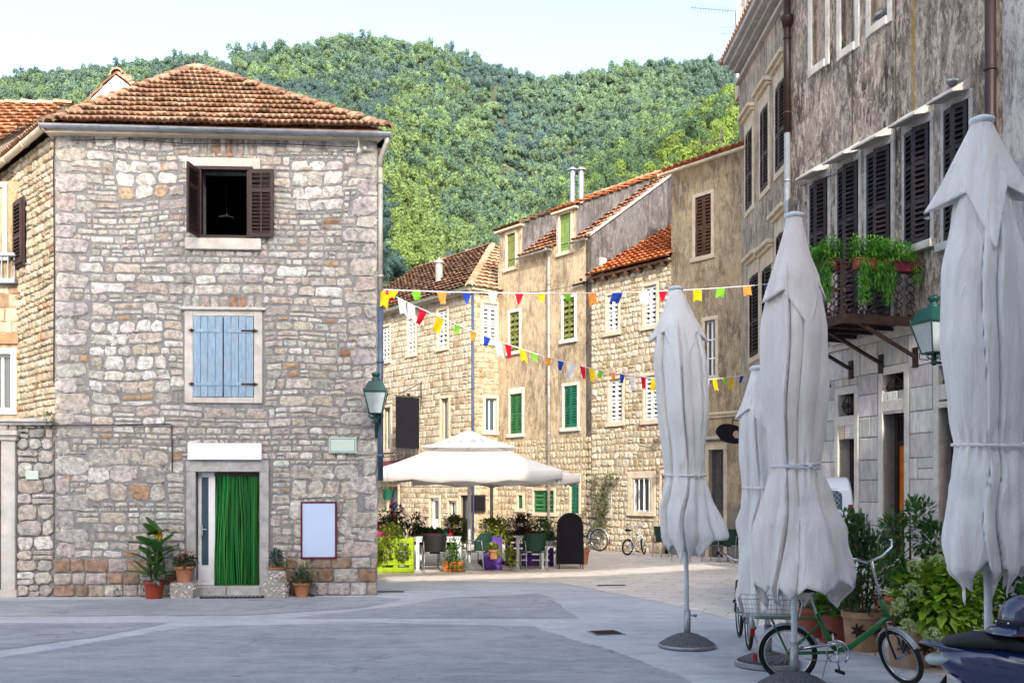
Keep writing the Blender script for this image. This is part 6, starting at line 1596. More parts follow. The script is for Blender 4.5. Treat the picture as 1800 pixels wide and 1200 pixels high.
o=thing('doormat','small dark doormat in front of the green curtain door','doormat',onA(410,-.36),FA.ang); mb=MB(); mb.box(-.52,.52,-.12,.12,.006,.03); mb.build('mat',MT['chair_dark'],o); mb=MB()
for i in range(14): mb.box(-.48+i*.07,-.45+i*.07,-.115,.115,.0305,.034)
mb.build('pattern',MT['trim_grey'],o)

# plants by the palazzo
def spot(px,py,dx=0): return gnd(px,py)
def motif(o,r,z,h,seed):
    mb=MB(); rg=random.Random(seed)
    for a0 in (-2.2,-1.25):
        for k in range(7):
            q=2*PI*k/7; 
            pts=[]
            for f in (0,.5,1): 
                rr_=.085*f; a=a0+rr_*math.cos(q)/r; pts.append(((r+.012)*math.cos(a),(r+.012)*math.sin(a),z+rr_*math.sin(q)))
            mb.tube(pts,[.006,.016,.004],5)
    mb.build('flower_relief',MT['soil'],o)
p=spot(1428,1118); o=thing('potted_shrub','red clay pot with low shrub farthest back in the row beside the van','potted plant',p); pot(o,'clay_red',.15,.2,.36); mb=MB(); bush(mb,(0,0,.55),(.25,.25,.28),420,.09,.035,GRN,21,up=.5); mb.build('foliage',MT['leaf'],o)
p=spot(1466,1128); o=thing('potted_geranium','red clay pot on saucer with bright green geranium and red blossom','potted plant',p); pot(o,'clay_red',.125,.165,.34,saucer=True); mb=MB(); bush(mb,(0,0,.45),(.27,.25,.17),520,.085,.07,[(.10,.24,.025),(.07,.18,.02),(.13,.28,.03)],22); mb.build('foliage',MT['leaf'],o); mb=MB(); blooms(mb,(.12,-.12,.60),(.018,.018,.018),9,.04,[(.6,.02,.015)],23,7); mb.build('flower',MT['petal'],o)
p=spot(1519,1142); o=thing('potted_oleander','broad pale clay pot with flower relief and dark leafy shrub behind the bicycle','potted plant',p); pot(o,'clay_pale',.19,.235,.44,rim=.012); motif(o,.215,.24,.4,1)
mb=MB(); rg=random.Random(31)
for i in range(7): q=rg.uniform(0,2*PI); mb.tube([(.05*math.cos(q),.05*math.sin(q),.4),(.15*math.cos(q),.15*math.sin(q),.9),(.24*math.cos(q)-.05,.24*math.sin(q),rg.uniform(1.2,1.6))],[.012,.009,.004],5,col=(.10,.09,.05))
mb.build('stem',MT['bark'],o)
mb=MB(); bush(mb,(-.06,.05,.98),(.36,.34,.52),1500,.105,.032,[(.05,.13,.035),(.075,.17,.045),(.04,.10,.03)],32,up=.6,shell=.25); bush(mb,(-.15,0,1.35),(.2,.2,.25),240,.11,.03,[(.06,.15,.04)],33,up=.8,shell=.2); bush(mb,(0,-.1,.5),(.24,.2,.12),200,.07,.025,[(.07,.11,.06)],34); mb.build('foliage',MT['leaf'],o)
p=spot(1600,1170); o=thing('potted_tree','slim young tree tied to a green stake in a pale clay pot','potted plant',p); pot(o,'clay_pale',.19,.225,.42,rim=.012); motif(o,.205,.22,.4,2)
mb=MB(); mb.tube([(-.06,0,.36),(-.075,0,1.48)],.012,6,col=(.02,.22,.05)); mb.build('stake',MT['bike_green'],o)
mb=MB(); rg=random.Random(41); 
for i,(q,h,rr_) in enumerate(((.2,1.3,.3),(2.4,1.5,.22),(3.6,1.15,.28),(5.2,1.25,.34),(1.2,1.55,.15))):
    mb.tube([(.0,0,.36),(.02*math.cos(q),.02*math.sin(q),.75),(rr_*.5*math.cos(q),rr_*.5*math.sin(q),(.75+h)/2+.05),(rr_*math.cos(q),rr_*math.sin(q),h)],[.016,.013,.009,.004],6)
mb.build('trunk',MT['bark'],o)
mb=MB()
for (c,r_,n) in (((.20,0,1.28),(.24,.22,.22),420),((-.14,.05,1.38),(.20,.2,.16),260),((.05,-.05,1.55),(.18,.16,.14),220),((.32,.02,1.02),(.16,.16,.16),190),((-.22,0,1.02),(.18,.16,.12),170),((.05,.1,.86),(.2,.2,.14),150),((0,0,.5),(.2,.2,.1),110)): bush(mb,c,r_,n,.085,.034,[(.07,.18,.04),(.10,.23,.05),(.05,.13,.03)],int(c[2]*100),up=.5,shell=.15)
mb.build('foliage',MT['leaf'],o)
p=spot(1660,1172); o=thing('hydrangea_bush','big lime green hydrangea with pale blossoms in an orange pot','potted plant',p); pot(o,'terracotta',.14,.19,.3)
mb=MB(); bush(mb,(-.02,0,.68),(.50,.40,.46),1900,.12,.085,LIME,51,up=.35,shell=.6,droop=.25); bush(mb,(-.02,0,.6),(.34,.3,.36),500,.12,.08,[(.12,.25,.03)],52,shell=.2); mb.build('foliage',MT['leaf'],o)
mb=MB()
for c in ((-.30,-.12,1.0),(-.14,-.16,1.06),(-.36,-.2,.78),(-.44,-.12,.62),(-.40,-.18,.42),(-.24,-.3,.36),(-.14,-.32,.27),(.05,-.3,.30),(-.02,.05,1.12)): blooms(mb,(c[0]*1.15,c[1]*1.25,c[2]),(.075,.075,.075),80,.032,[(.62,.72,.36),(.72,.78,.52),(.52,.66,.26)],int(c[0]*100+c[2]*77),3,-1)
mb.build('flower',MT['petal'],o)
p=spot(1775,1165); o=thing('potted_shrub','leafy green shrub in a clay pot behind the scooter helmet','potted plant',p); pot(o,'clay_red',.15,.2,.36); mb=MB(); bush(mb,(.05,0,.72),(.42,.38,.36),1100,.11,.06,[(.06,.17,.02),(.045,.12,.02),(.09,.22,.03)],61,up=.4); mb.build('foliage',MT['leaf'],o)
p=spot(1560,1090); o=thing('potted_shrub','dark glossy shrub in a clay pot between the tables and the young tree','potted plant',p); pot(o,'clay_red',.15,.19,.34); mb=MB(); bush(mb,(0,0,.75),(.34,.3,.42),700,.10,.04,[(.025,.075,.02),(.04,.10,.03)],62,up=.5,shell=.3); mb.build('foliage',MT['leaf'],o)
# cream plastic tables
def plastic_table(label,loc,rz):
    o=thing('plastic_table',label,'table',loc,rz,'cream plastic tables'); mb=MB(); mb.box(-.62,.62,-.4,.4,.70,.735); mb.box(-.6,.6,-.38,.38,.63,.70); mb.build('table_top',MT['plastic_cream'],o,bevel=.02)
    for x in (-.52,.52):
        for y in (-.3,.3): m=MB(); m.tube([(x,y,.66),(x*1.06,y*1.08,0)],[.04,.028],8); m.build('leg',MT['plastic_cream'],o)
q=at(1570,957,15.2); plastic_table('cream plastic table against the palazzo behind the potted shrub',(q.x+.0,15.2,0),.25)
q=at(1668,968,14.4); plastic_table('cream plastic table nearest the hydrangea by the palazzo',(q.x,14.4,0),.25)
# balcony flower boxes
FRr=FR.M
def box_plant(label,x,y,rz,L,seed,trail):
    o=thing('flower_box',label,'flower box',FRr@Vector((x,y,zf+.78)),RRA+rz,'flower boxes on the balcony rail')
    mb=MB(); mb.box(-L/2,L/2,-.10,.10,0,.17); mb.box(-L/2-.012,L/2+.012,-.112,.112,.15,.18); mb.build('trough',MT['maroon' if seed%2 else 'clay_red'],o,bevel=.008)
    mb=MB(); rg=random.Random(seed)
    for k in range(int(L*9)):
        c=(-L/2+L*(k+.5)/(L*9)+rg.uniform(-.08,.08),rg.uniform(-.1,.1),.30+rg.uniform(-.04,.14)); bush(mb,c,(.25,.24,.25),420,.09,.020,[(.09,.27,.025),(.13,.34,.04),(.06,.19,.02)],seed*31+k,up=.2,shell=.1,droop=.4)
    for k in range(trail):
        x0=rg.uniform(-L/2,L/2); l=rg.uniform(.35,.8)
        for m_ in range(int(l*14)): bush(mb,(x0+.05*math.sin(m_*.6+k),-.13+rg.uniform(-.03,.03),.12-m_*.07),(.10,.08,.08),60,.075,.013,[(.06,.20,.02),(.09,.26,.03)],seed*91+k*20+m_,up=-.3,shell=.1,droop=.7)
    mb.build('foliage',MT['leaf'],o)
box_plant('dark red flower box of feathery fern nearest the wall on the balcony end',B1+.06,-.33,PI/2,.55,1,1)
box_plant('brick red flower box of trailing fern in the middle of the balcony end',B1+.06,-1.02,PI/2,.62,2,7)
box_plant('flower box of fern on the outer balcony rail by its corner',B1-.45,-BD-.06,0,.7,3,6)
box_plant('flower box of fern on the outer balcony rail farthest along',B1-1.3,-BD-.06,0,.7,4,6)

# ------------------------------------------------------------------ bicycles
def wheel(parent,c,R,M,tyre='rubber',spokes=28,tw=.022):
    """wheel in the x-z plane of M, centre c"""
    X=M@tr(*c); mb=MB(); mb.tube([X@Vector((R*math.cos(2*PI*i/48),0,R*math.sin(2*PI*i/48))) for i in range(48)],tw,8,closed=True); w=mb.build('wheel',MT[tyre],parent,smooth=True)
    mb=MB(); r=R-tw*1.25; mb.tube([X@Vector((r*math.cos(2*PI*i/48),0,r*math.sin(2*PI*i/48))) for i in range(48)],.010,6,closed=True); mb.build('rim',MT['chrome'],w,smooth=True)
    mb=MB()
    for i in range(spokes):
        a=2*PI*i/spokes; b=a+(.5 if i%2 else -.5); s_=.02 if i%4<2 else -.02; mb.tube([X@Vector((.022*math.cos(b),s_,.022*math.sin(b))),X@Vector((r*math.cos(a),0,r*math.sin(a)))],.0016,4,cap=False)
    mb.tube([X@Vector((0,-.045,0)),X@Vector((0,.045,0))],.018,8); mb.build('spokes',MT['galv'],w); return w
def bicycle(label,loc,rz,paint,R=.25,wb=.98,steer=0.0,step=True,basket=False,hbar=1.12,saddle_h=.88,fender=True,cat='bicycle',kid=False,saddle='black_vinyl',lamp=True,stand=True):
    """front wheel at +x, the origin under the rear hub"""
    o=thing('bicycle',label,cat,loc,rz); P=MT[paint]; zr=R+.004
    rear=Vector((0,0,zr)); bb=Vector((wb*.44,0,zr+.03)); head_lo=Vector((wb-.10,0,zr+R+.11)); head_hi=head_lo+Vector((-.055,0,.15)); fork_b=Vector((wb,0,zr))
    seat_lo=bb+Vector((-.03,0,.03)); seat_hi=Vector((bb.x-.17,0,saddle_h-.22))
    mb=MB(); t=.024 if not kid else .018
    if step: mb.tube([head_lo+Vector((.0,0,-.01)),head_lo+Vector((-.09,0,-.10)),bb+Vector((.12,0,.05)),bb],t*1.15,10)
    else:
        mb.tube([head_lo,bb],t,10); mb.tube([head_hi+Vector((0,0,-.02)),seat_hi],t*.85,10)
    mb.tube([bb,seat_hi],t,10); mb.tube([head_lo+Vector((.012,0,-.02)),head_hi],t*1.1,10)
    for s_ in (-1,1):
        mb.tube([bb+Vector((0,s_*.02,0)),rear+Vector((0,s_*.055,0))],.010,8); mb.tube([seat_hi+Vector((.02,s_*.015,-.10)),rear+Vector((0,s_*.055,0))],.009,8)
    fr_=mb.build('frame',P,o,smooth=True)
    S=tr(*head_hi)@Matrix.Rotation(steer,4,(head_hi-head_lo).normalized())@tr(*(-head_hi))
    mb=MB()
    for s_ in (-1,1): mb.tube([S@(head_lo+Vector((.01,s_*.045,-.03))),S@(head_lo+Vector((.035,s_*.052,-.2))),S@(fork_b+Vector((0,s_*.052,0)))],.011,8)
    mb.tube([S@(head_lo+Vector((.01,-.05,-.03))),S@(head_lo+Vector((.01,.05,-.03)))],.014,8); mb.build('fork',P if paint!='bike_green' else MT['bike_black'],fr_,smooth=True)
    wheel(o,rear,R-.022,Matrix.Identity(4)); wheel(o,fork_b,R-.022,S)
    mb=MB(); top=Vector((head_hi.x-.05,0,hbar-.07)); mb.tube([S@head_hi,S@top],.013,8)
    for s_ in (-1,1): mb.tube([S@top,S@(top+Vector((.03,s_*.09,.015))),S@(top+Vector((.06,s_*.19,.08))),S@(top+Vector((.0,s_*.26,.11))),S@(top+Vector((-.13,s_*.28,.10)))],.011,8)
    hb=mb.build('handlebar',MT['chrome'],o,smooth=True)
    for s_ in (-1,1): m=MB(); m.tube([S@(top+Vector((-.04,s_*.272,.106))),S@(top+Vector((-.16,s_*.285,.097)))],.017,8); m.tube([S@(top+Vector((-.01,s_*.262,.10))),S@(top+Vector((-.04,s_*.30,.05))),S@(top+Vector((-.12,s_*.30,.06)))],.006,5); m.build('grip',MT['rubber'],hb,smooth=True)
    mb=MB(); sp=Vector((seat_hi.x-.055,0,saddle_h)); mb.tube([seat_hi,sp-Vector((0,0,.05))],.012,8); mb.build('seat_post',MT['chrome'],o)
    mb=MB(); mb.tube([sp+Vector((-.13,0,.0)),sp+Vector((-.09,0,.015)),sp+Vector((0,0,.0)),sp+Vector((.10,0,-.005)),sp+Vector((.16,0,-.01))],[.05,.085,.06,.03,.018],12); mb.v=[(x,y,sp.z+(z-sp.z)*.55) for x,y,z in mb.v]; mb.build('saddle',MT[saddle],o,smooth=True)
    if fender:
        for (c,X,a0,a1) in ((rear,Matrix.Identity(4),20,200),(fork_b,S,35,165)):
            mb=MB(); vs=[]; n=20; rr_=R+.018
            for i in range(n+1):
                a=math.radians(a0+(a1-a0)*i/n)
                for (w,dr) in ((-.032,-.018),(-.022,.0),(0,.006),(.022,.0),(.032,-.018)): vs.append(X@(c+Vector(((rr_+dr)*math.cos(a),w,(rr_+dr)*math.sin(a)))))
            mb.add(vs,[(i*5+j,(i+1)*5+j,(i+1)*5+j+1,i*5+j+1) for i in range(n) for j in range(4)]); m=mb.build('mudguard',MT['galv'],o,smooth=True)
            if c is rear and lamp: m2=MB(); a=math.radians(192); q=c+Vector(((rr_+.02)*math.cos(a),0,(rr_+.02)*math.sin(a))); m2.box(-.022,.015,-.025,.025,-.035,.05,tr(*q)); m2.build('reflector',MT['red_plastic'],m,bevel=.006)
    mb=MB(); mb.tube([bb+Vector((.085*math.cos(2*PI*i/28),-.04,.085*math.sin(2*PI*i/28))) for i in range(28)],.007,6,closed=True)
    for i in range(5): a=2*PI*i/5; mb.tube([bb+Vector((0,-.04,0)),bb+Vector((.085*math.cos(a),-.04,.085*math.sin(a)))],.006,5)
    mb.tube([bb+Vector((0,-.06,0)),bb+Vector((0,.06,0))],.018,8); mb.tube([bb+Vector((0,-.058,0)),bb+Vector((.03,-.062,-.16))],.009,6); mb.tube([bb+Vector((0,.058,0)),bb+Vector((-.03,.062,.16))],.009,6)
    if fender: mb.tube([bb+Vector((.06,-.05,.09)),bb+Vector((-.1,-.05,.07)),rear+Vector((.0,-.05,.03))],.016,6); mb.tube([bb+Vector((.11*math.cos(a/10*PI-.8),-.05,.11*math.sin(a/10*PI-.8))) for a in range(11)],.012,6)
    mb.tube([bb+Vector((0,-.04,-.085)),rear+Vector((0,-.04,-.03))],.004,4)
    ck=mb.build('crank',MT['chrome'],o,smooth=True)
    for (v) in (Vector((.03,-.10,-.16)),Vector((-.03,.10,.16))): m=MB(); m.box(-.045,.045,-.035,.035,-.012,.012,tr(*(bb+v))@rot('Y',.3)); m.build('pedal',MT['black_plastic'],ck,bevel=.004)
    if stand: mb=MB(); mb.tube([bb+Vector((-.07,-.03,-.02)),bb+Vector((-.14,-.13,-zr-.01))],.009,6); mb.build('kickstand',MT['galv'],o)
    if basket:
        mb=MB(); z=zr+R+.06
        for y in (-.07,.07): mb.tube([Vector((-.30,y,z)),Vector((seat_hi.x+.02,y,z+.01))],.007,6); mb.tube([Vector((-.15,y,z)),Vector((0,y*.8,zr))],.006,6)
        for i in range(5): x=-.28+i*.07; mb.tube([Vector((x,-.07,z)),Vector((x,.07,z))],.005,5)
        mb.build('carrier',P,o)
        mb=MB(); x0,x1=-.40,.10
        def ring(zz,k,r): mb.tube([Vector((x0-k,-.16-k,zz)),Vector((x1+k,-.16-k,zz)),Vector((x1+k,.16+k,zz)),Vector((x0-k,.16+k,zz))],r,5,closed=True)
        ring(z+.02,0,.003); ring(z+.10,.02,.002); ring(z+.19,.04,.0045)
        for i in range(11): x=x0+(x1-x0)*i/10; kx=(i/10-.5)*.08; 
        for i in range(11):
            f=i/10; x=x0+(x1-x0)*f; xt=x0-.04+(x1-x0+.08)*f
            for s_ in (-1,1): mb.tube([Vector((x,s_*.16,z+.02)),Vector((xt,s_*.20,z+.19))],.0017,4)
            mb.tube([Vector((x,-.16,z+.02)),Vector((x,.16,z+.02))],.0016,4)
        for i in range(8):
            f=i/7-.5
            for s_,xx,xo in ((-1,x0,-.04),(1,x1,.04)): mb.tube([Vector((xx,f*.32,z+.02)),Vector((xx+xo,f*.40,z+.19))],.0017,4)
            mb.tube([Vector((x0,f*.32,z+.02)),Vector((x1,f*.32,z+.02))],.0016,4)
        mb.build('basket',MT['galv'],o)
    return o
q=Vector(((1384-CX)/190,FPX/190,0)); bicycle('green folding bicycle with wire rear basket in front of the rope tied parasol',(q.x,q.y-.02,0),-.28,'bike_green',R=.262,wb=.96,steer=-.95,basket=True,hbar=1.22,saddle_h=.86)
q=gnd(1322,1150); bicycle('dark bicycle standing end on behind the short closed parasol',(q.x+.05,q.y+.35,0),1.45,'bike_black',R=.30,wb=1.0,hbar=1.0,saddle_h=.78,fender=True,step=False)
q=gnd(1103,976); bicycle('small white childs bicycle parked by the pale stone house wall',(q.x,q.y,0),.75,'bike_white',R=.23,wb=.66,hbar=.86,saddle_h=.70,fender=False,step=False,steer=.5,kid=True,lamp=False)
q=gnd(1046,968); bicycle('black bicycle with pale tyres leaning near the chalkboard',(q.x+.1,q.y-.25,0),2.45,'bike_black',R=.34,wb=1.05,hbar=1.08,saddle_h=.98,step=False)
q=gnd(962,975); bicycle('grey bicycle parked among the planters behind the purple pallets',(q.x,q.y-.6,0),2.6,'bike_white',R=.33,wb=1.04,hbar=1.12,saddle_h=.98,step=True)

# ------------------------------------------------------------------ scooter and helmet
def capsule(mb,pts,rs,sy,n=16):
    mb.tube(pts,rs,n)
SC=thing('scooter','dark blue motor scooter with black seat at the lower right edge','scooter',(3.16,6.35,0),-.32)
def ell(mb,sect,n=20,sup=2.4):
    """loft of superellipse sections (x, zc, half height, half width)"""
    vs=[]
    for (x,zc,hh,hw) in sect:
        for j in range(n):
            a=2*PI*j/n; c=math.cos(a); s_=math.sin(a); vs.append((x,math.copysign(abs(c)**(2/sup),c)*hw,zc+math.copysign(abs(s_)**(2/sup),s_)*hh))
    k=len(sect); fs=[(i*n+j,i*n+(j+1)%n,(i+1)*n+(j+1)%n,(i+1)*n+j) for i in range(k-1) for j in range(n)]+[tuple(reversed(range(n))),tuple(range((k-1)*n,k*n))]
    mb.add(vs,fs)
mb=MB(); ell(mb,[(-.42,.70,.02,.03),(-.38,.685,.075,.10),(-.25,.64,.14,.16),(-.05,.60,.18,.185),(.18,.56,.19,.185),(.36,.50,.17,.16),(.44,.44,.11,.12)]); body=mb.build('body',MT['navy_gloss'],SC,smooth=True)
mb=MB(); ell(mb,[(-.40,.765,.012,.04),(-.36,.785,.035,.10),(-.2,.80,.055,.135),(-.02,.80,.06,.14),(.06,.785,.05,.14),(.14,.78,.05,.135),(.32,.775,.05,.11),(.42,.75,.03,.07)]); mb.build('seat',MT['black_vinyl'],SC,smooth=True)
mb=MB(); ell(mb,[(-.52,.775,.006,.03),(-.45,.77,.018,.08),(-.34,.745,.03,.11),(-.2,.735,.03,.12)]); mb.build('grab_rail',MT['navy_gloss'],SC,smooth=True)
mb=MB(); ell(mb,[(-.485,.665,.014,.045),(-.46,.665,.034,.075),(-.40,.675,.042,.10),(-.34,.685,.03,.115)]); mb.build('tail_light',MT['frosted'],body,smooth=True)
for s_ in (-1,1): mb=MB(); ell(mb,[(-.30,.455,.004,.01),(-.27,.45,.022,.02),(-.15,.44,.022,.02),(-.12,.44,.004,.01)]); mb.v=[(x,y+s_*.158,z) for x,y,z in mb.v]; mb.build('turn_signal',MT['amber'],body,smooth=True)
mb=MB(); ell(mb,[(-.36,.52,.05,.05),(-.44,.40,.045,.07),(-.50,.28,.03,.08),(-.53,.22,.01,.07)]); mb.build('mudflap',MT['black_plastic'],SC,smooth=True)
mb=MB(); ell(mb,[(-.22,.30,.05,.10),(-.1,.32,.09,.12),(.15,.32,.10,.12),(.3,.32,.07,.10)]); mb.build('engine',MT['black_plastic'],SC,smooth=True)
mb=MB(); ell(mb,[(.40,.30,.035,.17),(.6,.26,.03,.19),(.85,.26,.03,.19),(.93,.30,.05,.2)]); mb.build('footboard',MT['black_plastic'],SC,smooth=True)
mb=MB(); 
for (x,z,w) in (): pass
ell(mb,[(.88,.28,.03,.18),(.93,.45,.10,.22),(.98,.65,.14,.21),(1.03,.82,.10,.16),(1.03,.92,.03,.10)]); mb.build('leg_shield',MT['navy_gloss'],SC,smooth=True)
mb=MB(); mb.tube([(1.0,0,.9),(.94,0,1.0)],.03,8); mb.tube([(.86,-.34,1.03),(.94,-.2,1.02),(.95,0,1.0),(.94,.2,1.02),(.86,.34,1.03)],.014,8); mb.ball((.99,0,.98),.09,12); mb.build('handlebar',MT['black_plastic'],SC,smooth=True)
mb=MB(); ell(mb,[(.95,.40,.05,.06),(1.05,.47,.06,.09),(1.2,.50,.04,.09),(1.34,.42,.02,.07)]); mb.build('front_mudguard',MT['navy_gloss'],SC,smooth=True)
for x in (-.16,1.17):
    mb=MB(); R_=.20; mb.tube([(x+R_*math.cos(2*PI*i/40),0,R_+.052+R_*math.sin(2*PI*i/40)) for i in range(40)],.052,10,closed=True); w=mb.build('wheel',MT['rubber'],SC,smooth=True); mb=MB(); mb.lathe([(.15,-.03),(.15,.03)],24,tr(x,0,R_+.052)@rot('X',PI/2)); mb.build('rim',MT['galv'],w)
mb=MB(); mb.tube([(-.05,.15,.35),(-.3,.17,.38)],[.05,.06],10); mb.build('exhaust',MT['galv'],SC,smooth=True)
hx=SC.matrix_basis if False else Matrix.Translation((3.16,6.35,0))@rot('Z',-.32)
hp=hx@Vector((.10,-.01,.845)); H_=thing('helmet','glossy dark blue open face helmet resting on the scooter seat','helmet',hp,-.32+.2)
mb=MB(); vs=[]; n=32; m_=12
for i in range(m_+1):
    a=PI*.5*i/m_*1.12-.12*PI*.5
    for j in range(n): q=2*PI*j/n; vs.append((.150*math.cos(a)*math.cos(q)*(1.08),.132*math.cos(a)*math.sin(q),.10+.155*math.sin(a)))
fs=[(i*n+j,i*n+(j+1)%n,(i+1)*n+(j+1)%n,(i+1)*n+j) for i in range(m_) for j in range(n)]; mb.add(vs,fs); mb.lathe([(.145,.02),(.150,.06),(.146,.09)],32,Matrix.Diagonal((1.06,.92,1,1)),caps=False); mb.build('shell',MT['navy_gloss'],H_,smooth=True)
mb=MB(); vs=[]; n=16
for i in range(n+1):
    q=PI+math.radians(-60+120*i/n); 
    for (r,z) in ((.150,.075),(.205,.035),(.225,.012)): vs.append((r*math.cos(q)*1.05,r*math.sin(q)*.95,z))
mb.add(vs,[(i*3+j,(i+1)*3+j,(i+1)*3+j+1,i*3+j+1) for i in range(n) for j in range(2)]); k=mb.build('peak',MT['navy_gloss'],H_,smooth=True); k.modifiers.new('s','SOLIDIFY').thickness=.004
mb=MB(); mb.lathe([(.158,.070),(.160,.074),(.160,.096),(.158,.10)],32,Matrix.Diagonal((1.07,.93,1,1)),caps=False); b=mb.build('band',MT['black_plastic'],H_,smooth=True)
mb=MB()
for q in range(5): a=PI+math.radians(-80+40*q); mb.ball((.168*math.cos(a)*1.04,.150*math.sin(a),.085),.009,8)
mb.build('stud',MT['chrome'],b)

# ------------------------------------------------------------------ van
V0=thing('van','small white delivery van seen from behind with a caged rear window','van',(4.06,14.0,0),-math.atan(.29))   # +y is forward, rear at y=0
mb=MB(); prof=[(0.0,.35),(-.02,.9),(.05,1.35),(.16,1.80),(.34,1.93),(.7,1.97),(2.5,1.95),(3.1,1.28),(3.75,1.06),(3.85,.6),(3.75,.35)]; hw=.80
vs=[]; cy=1.8; cz=1.1
for s_ in (-1,-.94,.94,1):
    for (y,z) in prof:
        k=abs(s_); tum=max(0,(z-.95))*.13; f=1.0 if k<1 else .965
        vs.append((math.copysign(hw*(1 if k==1 else .965),s_)-math.copysign(tum,s_),cy+(y-cy)*f,cz+(z-cz)*f))
n=len(prof); fs=[tuple(range(n)),tuple(reversed(range(3*n,4*n)))]
for i in range(3):
    for j in range(n): fs.append((i*n+j,(i+1)*n+j,(i+1)*n+(j+1)%n,i*n+(j+1)%n))
mb.add(vs,fs); mb.build('body',MT['van_white'],V0,bevel=.03,smooth=True,angle=.7)
def rear_pt(x,z):
    y=-.02 if z<.9 else (-.02+(z-.9)/.45*.07 if z<1.35 else .05+(z-1.35)/.45*.11)
    return Vector((x,y+.015,z))
def rring(x0,x1,z0,z1,r,off,n=5):
    P=[]
    for (cx,cz_,a0) in ((x1-r,z1-r,0),(x0+r,z1-r,90),(x0+r,z0+r,180),(x1-r,z0+r,270)):
        for i in range(n): a=math.radians(a0+90*i/(n-1)); P.append(rear_pt(cx+r*math.cos(a),cz_+r*math.sin(a))-Vector((0,off,0)))
    return P
for s_ in (-1,1):
    x0,x1=(.12,.56) if s_>0 else (-.56,-.12)
    m=MB(); m.prism(rring(x0-.025,x1+.025,1.20,1.80,.1,.012),(0,.03,0)); w=m.build('rear_window',MT['black_plastic'],V0); m=MB(); m.poly(rring(x0,x1,1.225,1.775,.085,.017)); m.build('pane',MT['glass_blue'],w)
    m=MB()
    for i in range(-8,14):
        for sg in (-1,1):
            pts=[]
            for q in range(25):
                z=1.23+.535*q/24; x=(x0+x1)/2+sg*(z-1.5)+i*.07-.2
                if x0+.02<x<x1-.02: pts.append(rear_pt(x,z)-Vector((0,.022,0)))
            if len(pts)>1: m.tube([pts[0],pts[-1]],.005,4)
    m.build('mesh_grid',MT['galv'],w)
    m=MB(); m.prism([rear_pt(s_*x,z)-Vector((0,.02,0)) for x,z in ((.66,.88),(.77,.88),(.735,1.40),(.70,1.58),(.64,1.58),(.63,1.4))],(0,.10,0)); m.build('tail_light',MT['maroon'],V0)
    m=MB(); m.box(s_*.80,s_*1.00,2.50,2.58,1.17,1.42); m.build('wing_mirror',MT['black_plastic'],V0,bevel=.035)
    for y in (.6,3.0):
        m=MB(); X=tr(s_*.71,y,.31)@rot('Y',PI/2); m.lathe([(.20,-.09),(.30,-.09),(.315,-.06),(.315,.06),(.30,.09),(.2,.09)],28,X); w=m.build('wheel',MT['rubber'],V0,smooth=True,angle=.5); m=MB(); m.lathe([(.2,-.05),(.18,.05),(.05,.06)],24,X); m.build('rim',MT['galv'],w)
    m=MB(); m.poly([(s_*(.80-.035),2.0,1.12),(s_*(.80-.035),2.75,1.12),(s_*(.80-.095),2.4,1.70),(s_*(.80-.095),2.0,1.70)]); m.build('side_window',MT['glass'],V0)
m=MB(); m.box(-.80,.80,-.10,.10,.34,.58); m.build('bumper',MT['black_plastic'],V0,bevel=.03)
m=MB(); m.tube([rear_pt(0,.62)-Vector((0,.004,0)),rear_pt(0,.9)-Vector((0,.004,0)),rear_pt(0,1.35)-Vector((0,.004,0)),rear_pt(0,1.79)-Vector((0,.004,0))],.006,4); m.build('door_seam',MT['black_plastic'],V0)
m=MB(); m.box(-.26,.26,-.03,.0,.66,.78); m.build('number_plate',MT['white_paint'],V0)
# ------------------------------------------------------------------ cafe terrace
def cafe_chair(name,label,loc,rz,weave='chair_weave',first=True,cushion=None,group='woven cafe chairs'):
    """faces +y; metal tube frame with a woven shell"""
    o=thing(name,label,'chair',loc,rz,group)
    for x in (-.23,.23):
        for y,lean in ((.20,.03),(-.22,-.06)):
            m=MB(); m.tube([(x,y,.43),(x*1.06,y+lean,0)],.012,7); m.build('leg',MT['galv'],o,smooth=True)
    mb=MB(); 
    for x in (-.24,.24): mb.tube([(x,.20,.43),(x*1.06,.19,.66),(x*1.06,.05,.68),(x*1.04,-.22,.66),(x,-.24,.43)],.012,7)
    mb.tube([(-.24,-.22,.43),(-.24,.20,.43),(.24,.20,.43),(.24,-.22,.43)],.011,7,closed=True); mb.build('arm_frame',MT['galv'],o,smooth=True)
    mb=MB(); vs=[]; n=10
    for i in range(n+1):
        for j in range(n+1):
            u=i/n-.5; v=j/n; vs.append((u*.47,-.22+v*.43,.44-.02*math.cos(u*PI)*math.sin(v*PI)))
    mb.add(vs,[(i*(n+1)+j,(i+1)*(n+1)+j,(i+1)*(n+1)+j+1,i*(n+1)+j+1) for i in range(n) for j in range(n)]); s_=mb.build('seat',MT[weave],o,smooth=True); s_.modifiers.new('s','SOLIDIFY').thickness=.03
    mb=MB(); vs=[]
    for i in range(n*2+1):
        a=math.radians(-95+190*i/(n*2))
        for j in range(n+1):
            v=j/n; k=1 if abs(a)<1.1 else 1-(abs(a)-1.1)*.8; hgt=(.42+v*(.42*k)); r=.235+.04*v; vs.append((r*math.sin(a),-.02-r*math.cos(a)*(1.0)-.04*v,hgt))
    mb.add(vs,[(i*(n+1)+j,(i+1)*(n+1)+j,(i+1)*(n+1)+j+1,i*(n+1)+j+1) for i in range(n*2) for j in range(n)]); b=mb.build('backrest',MT[weave],o,smooth=True); b.modifiers.new('s','SOLIDIFY').thickness=.02
    if cushion: mb=MB(); mb.box(-.2,.2,-.18,.18,.455,.50); mb.build('cushion',MT[cushion],o,bevel=.02)
    return o
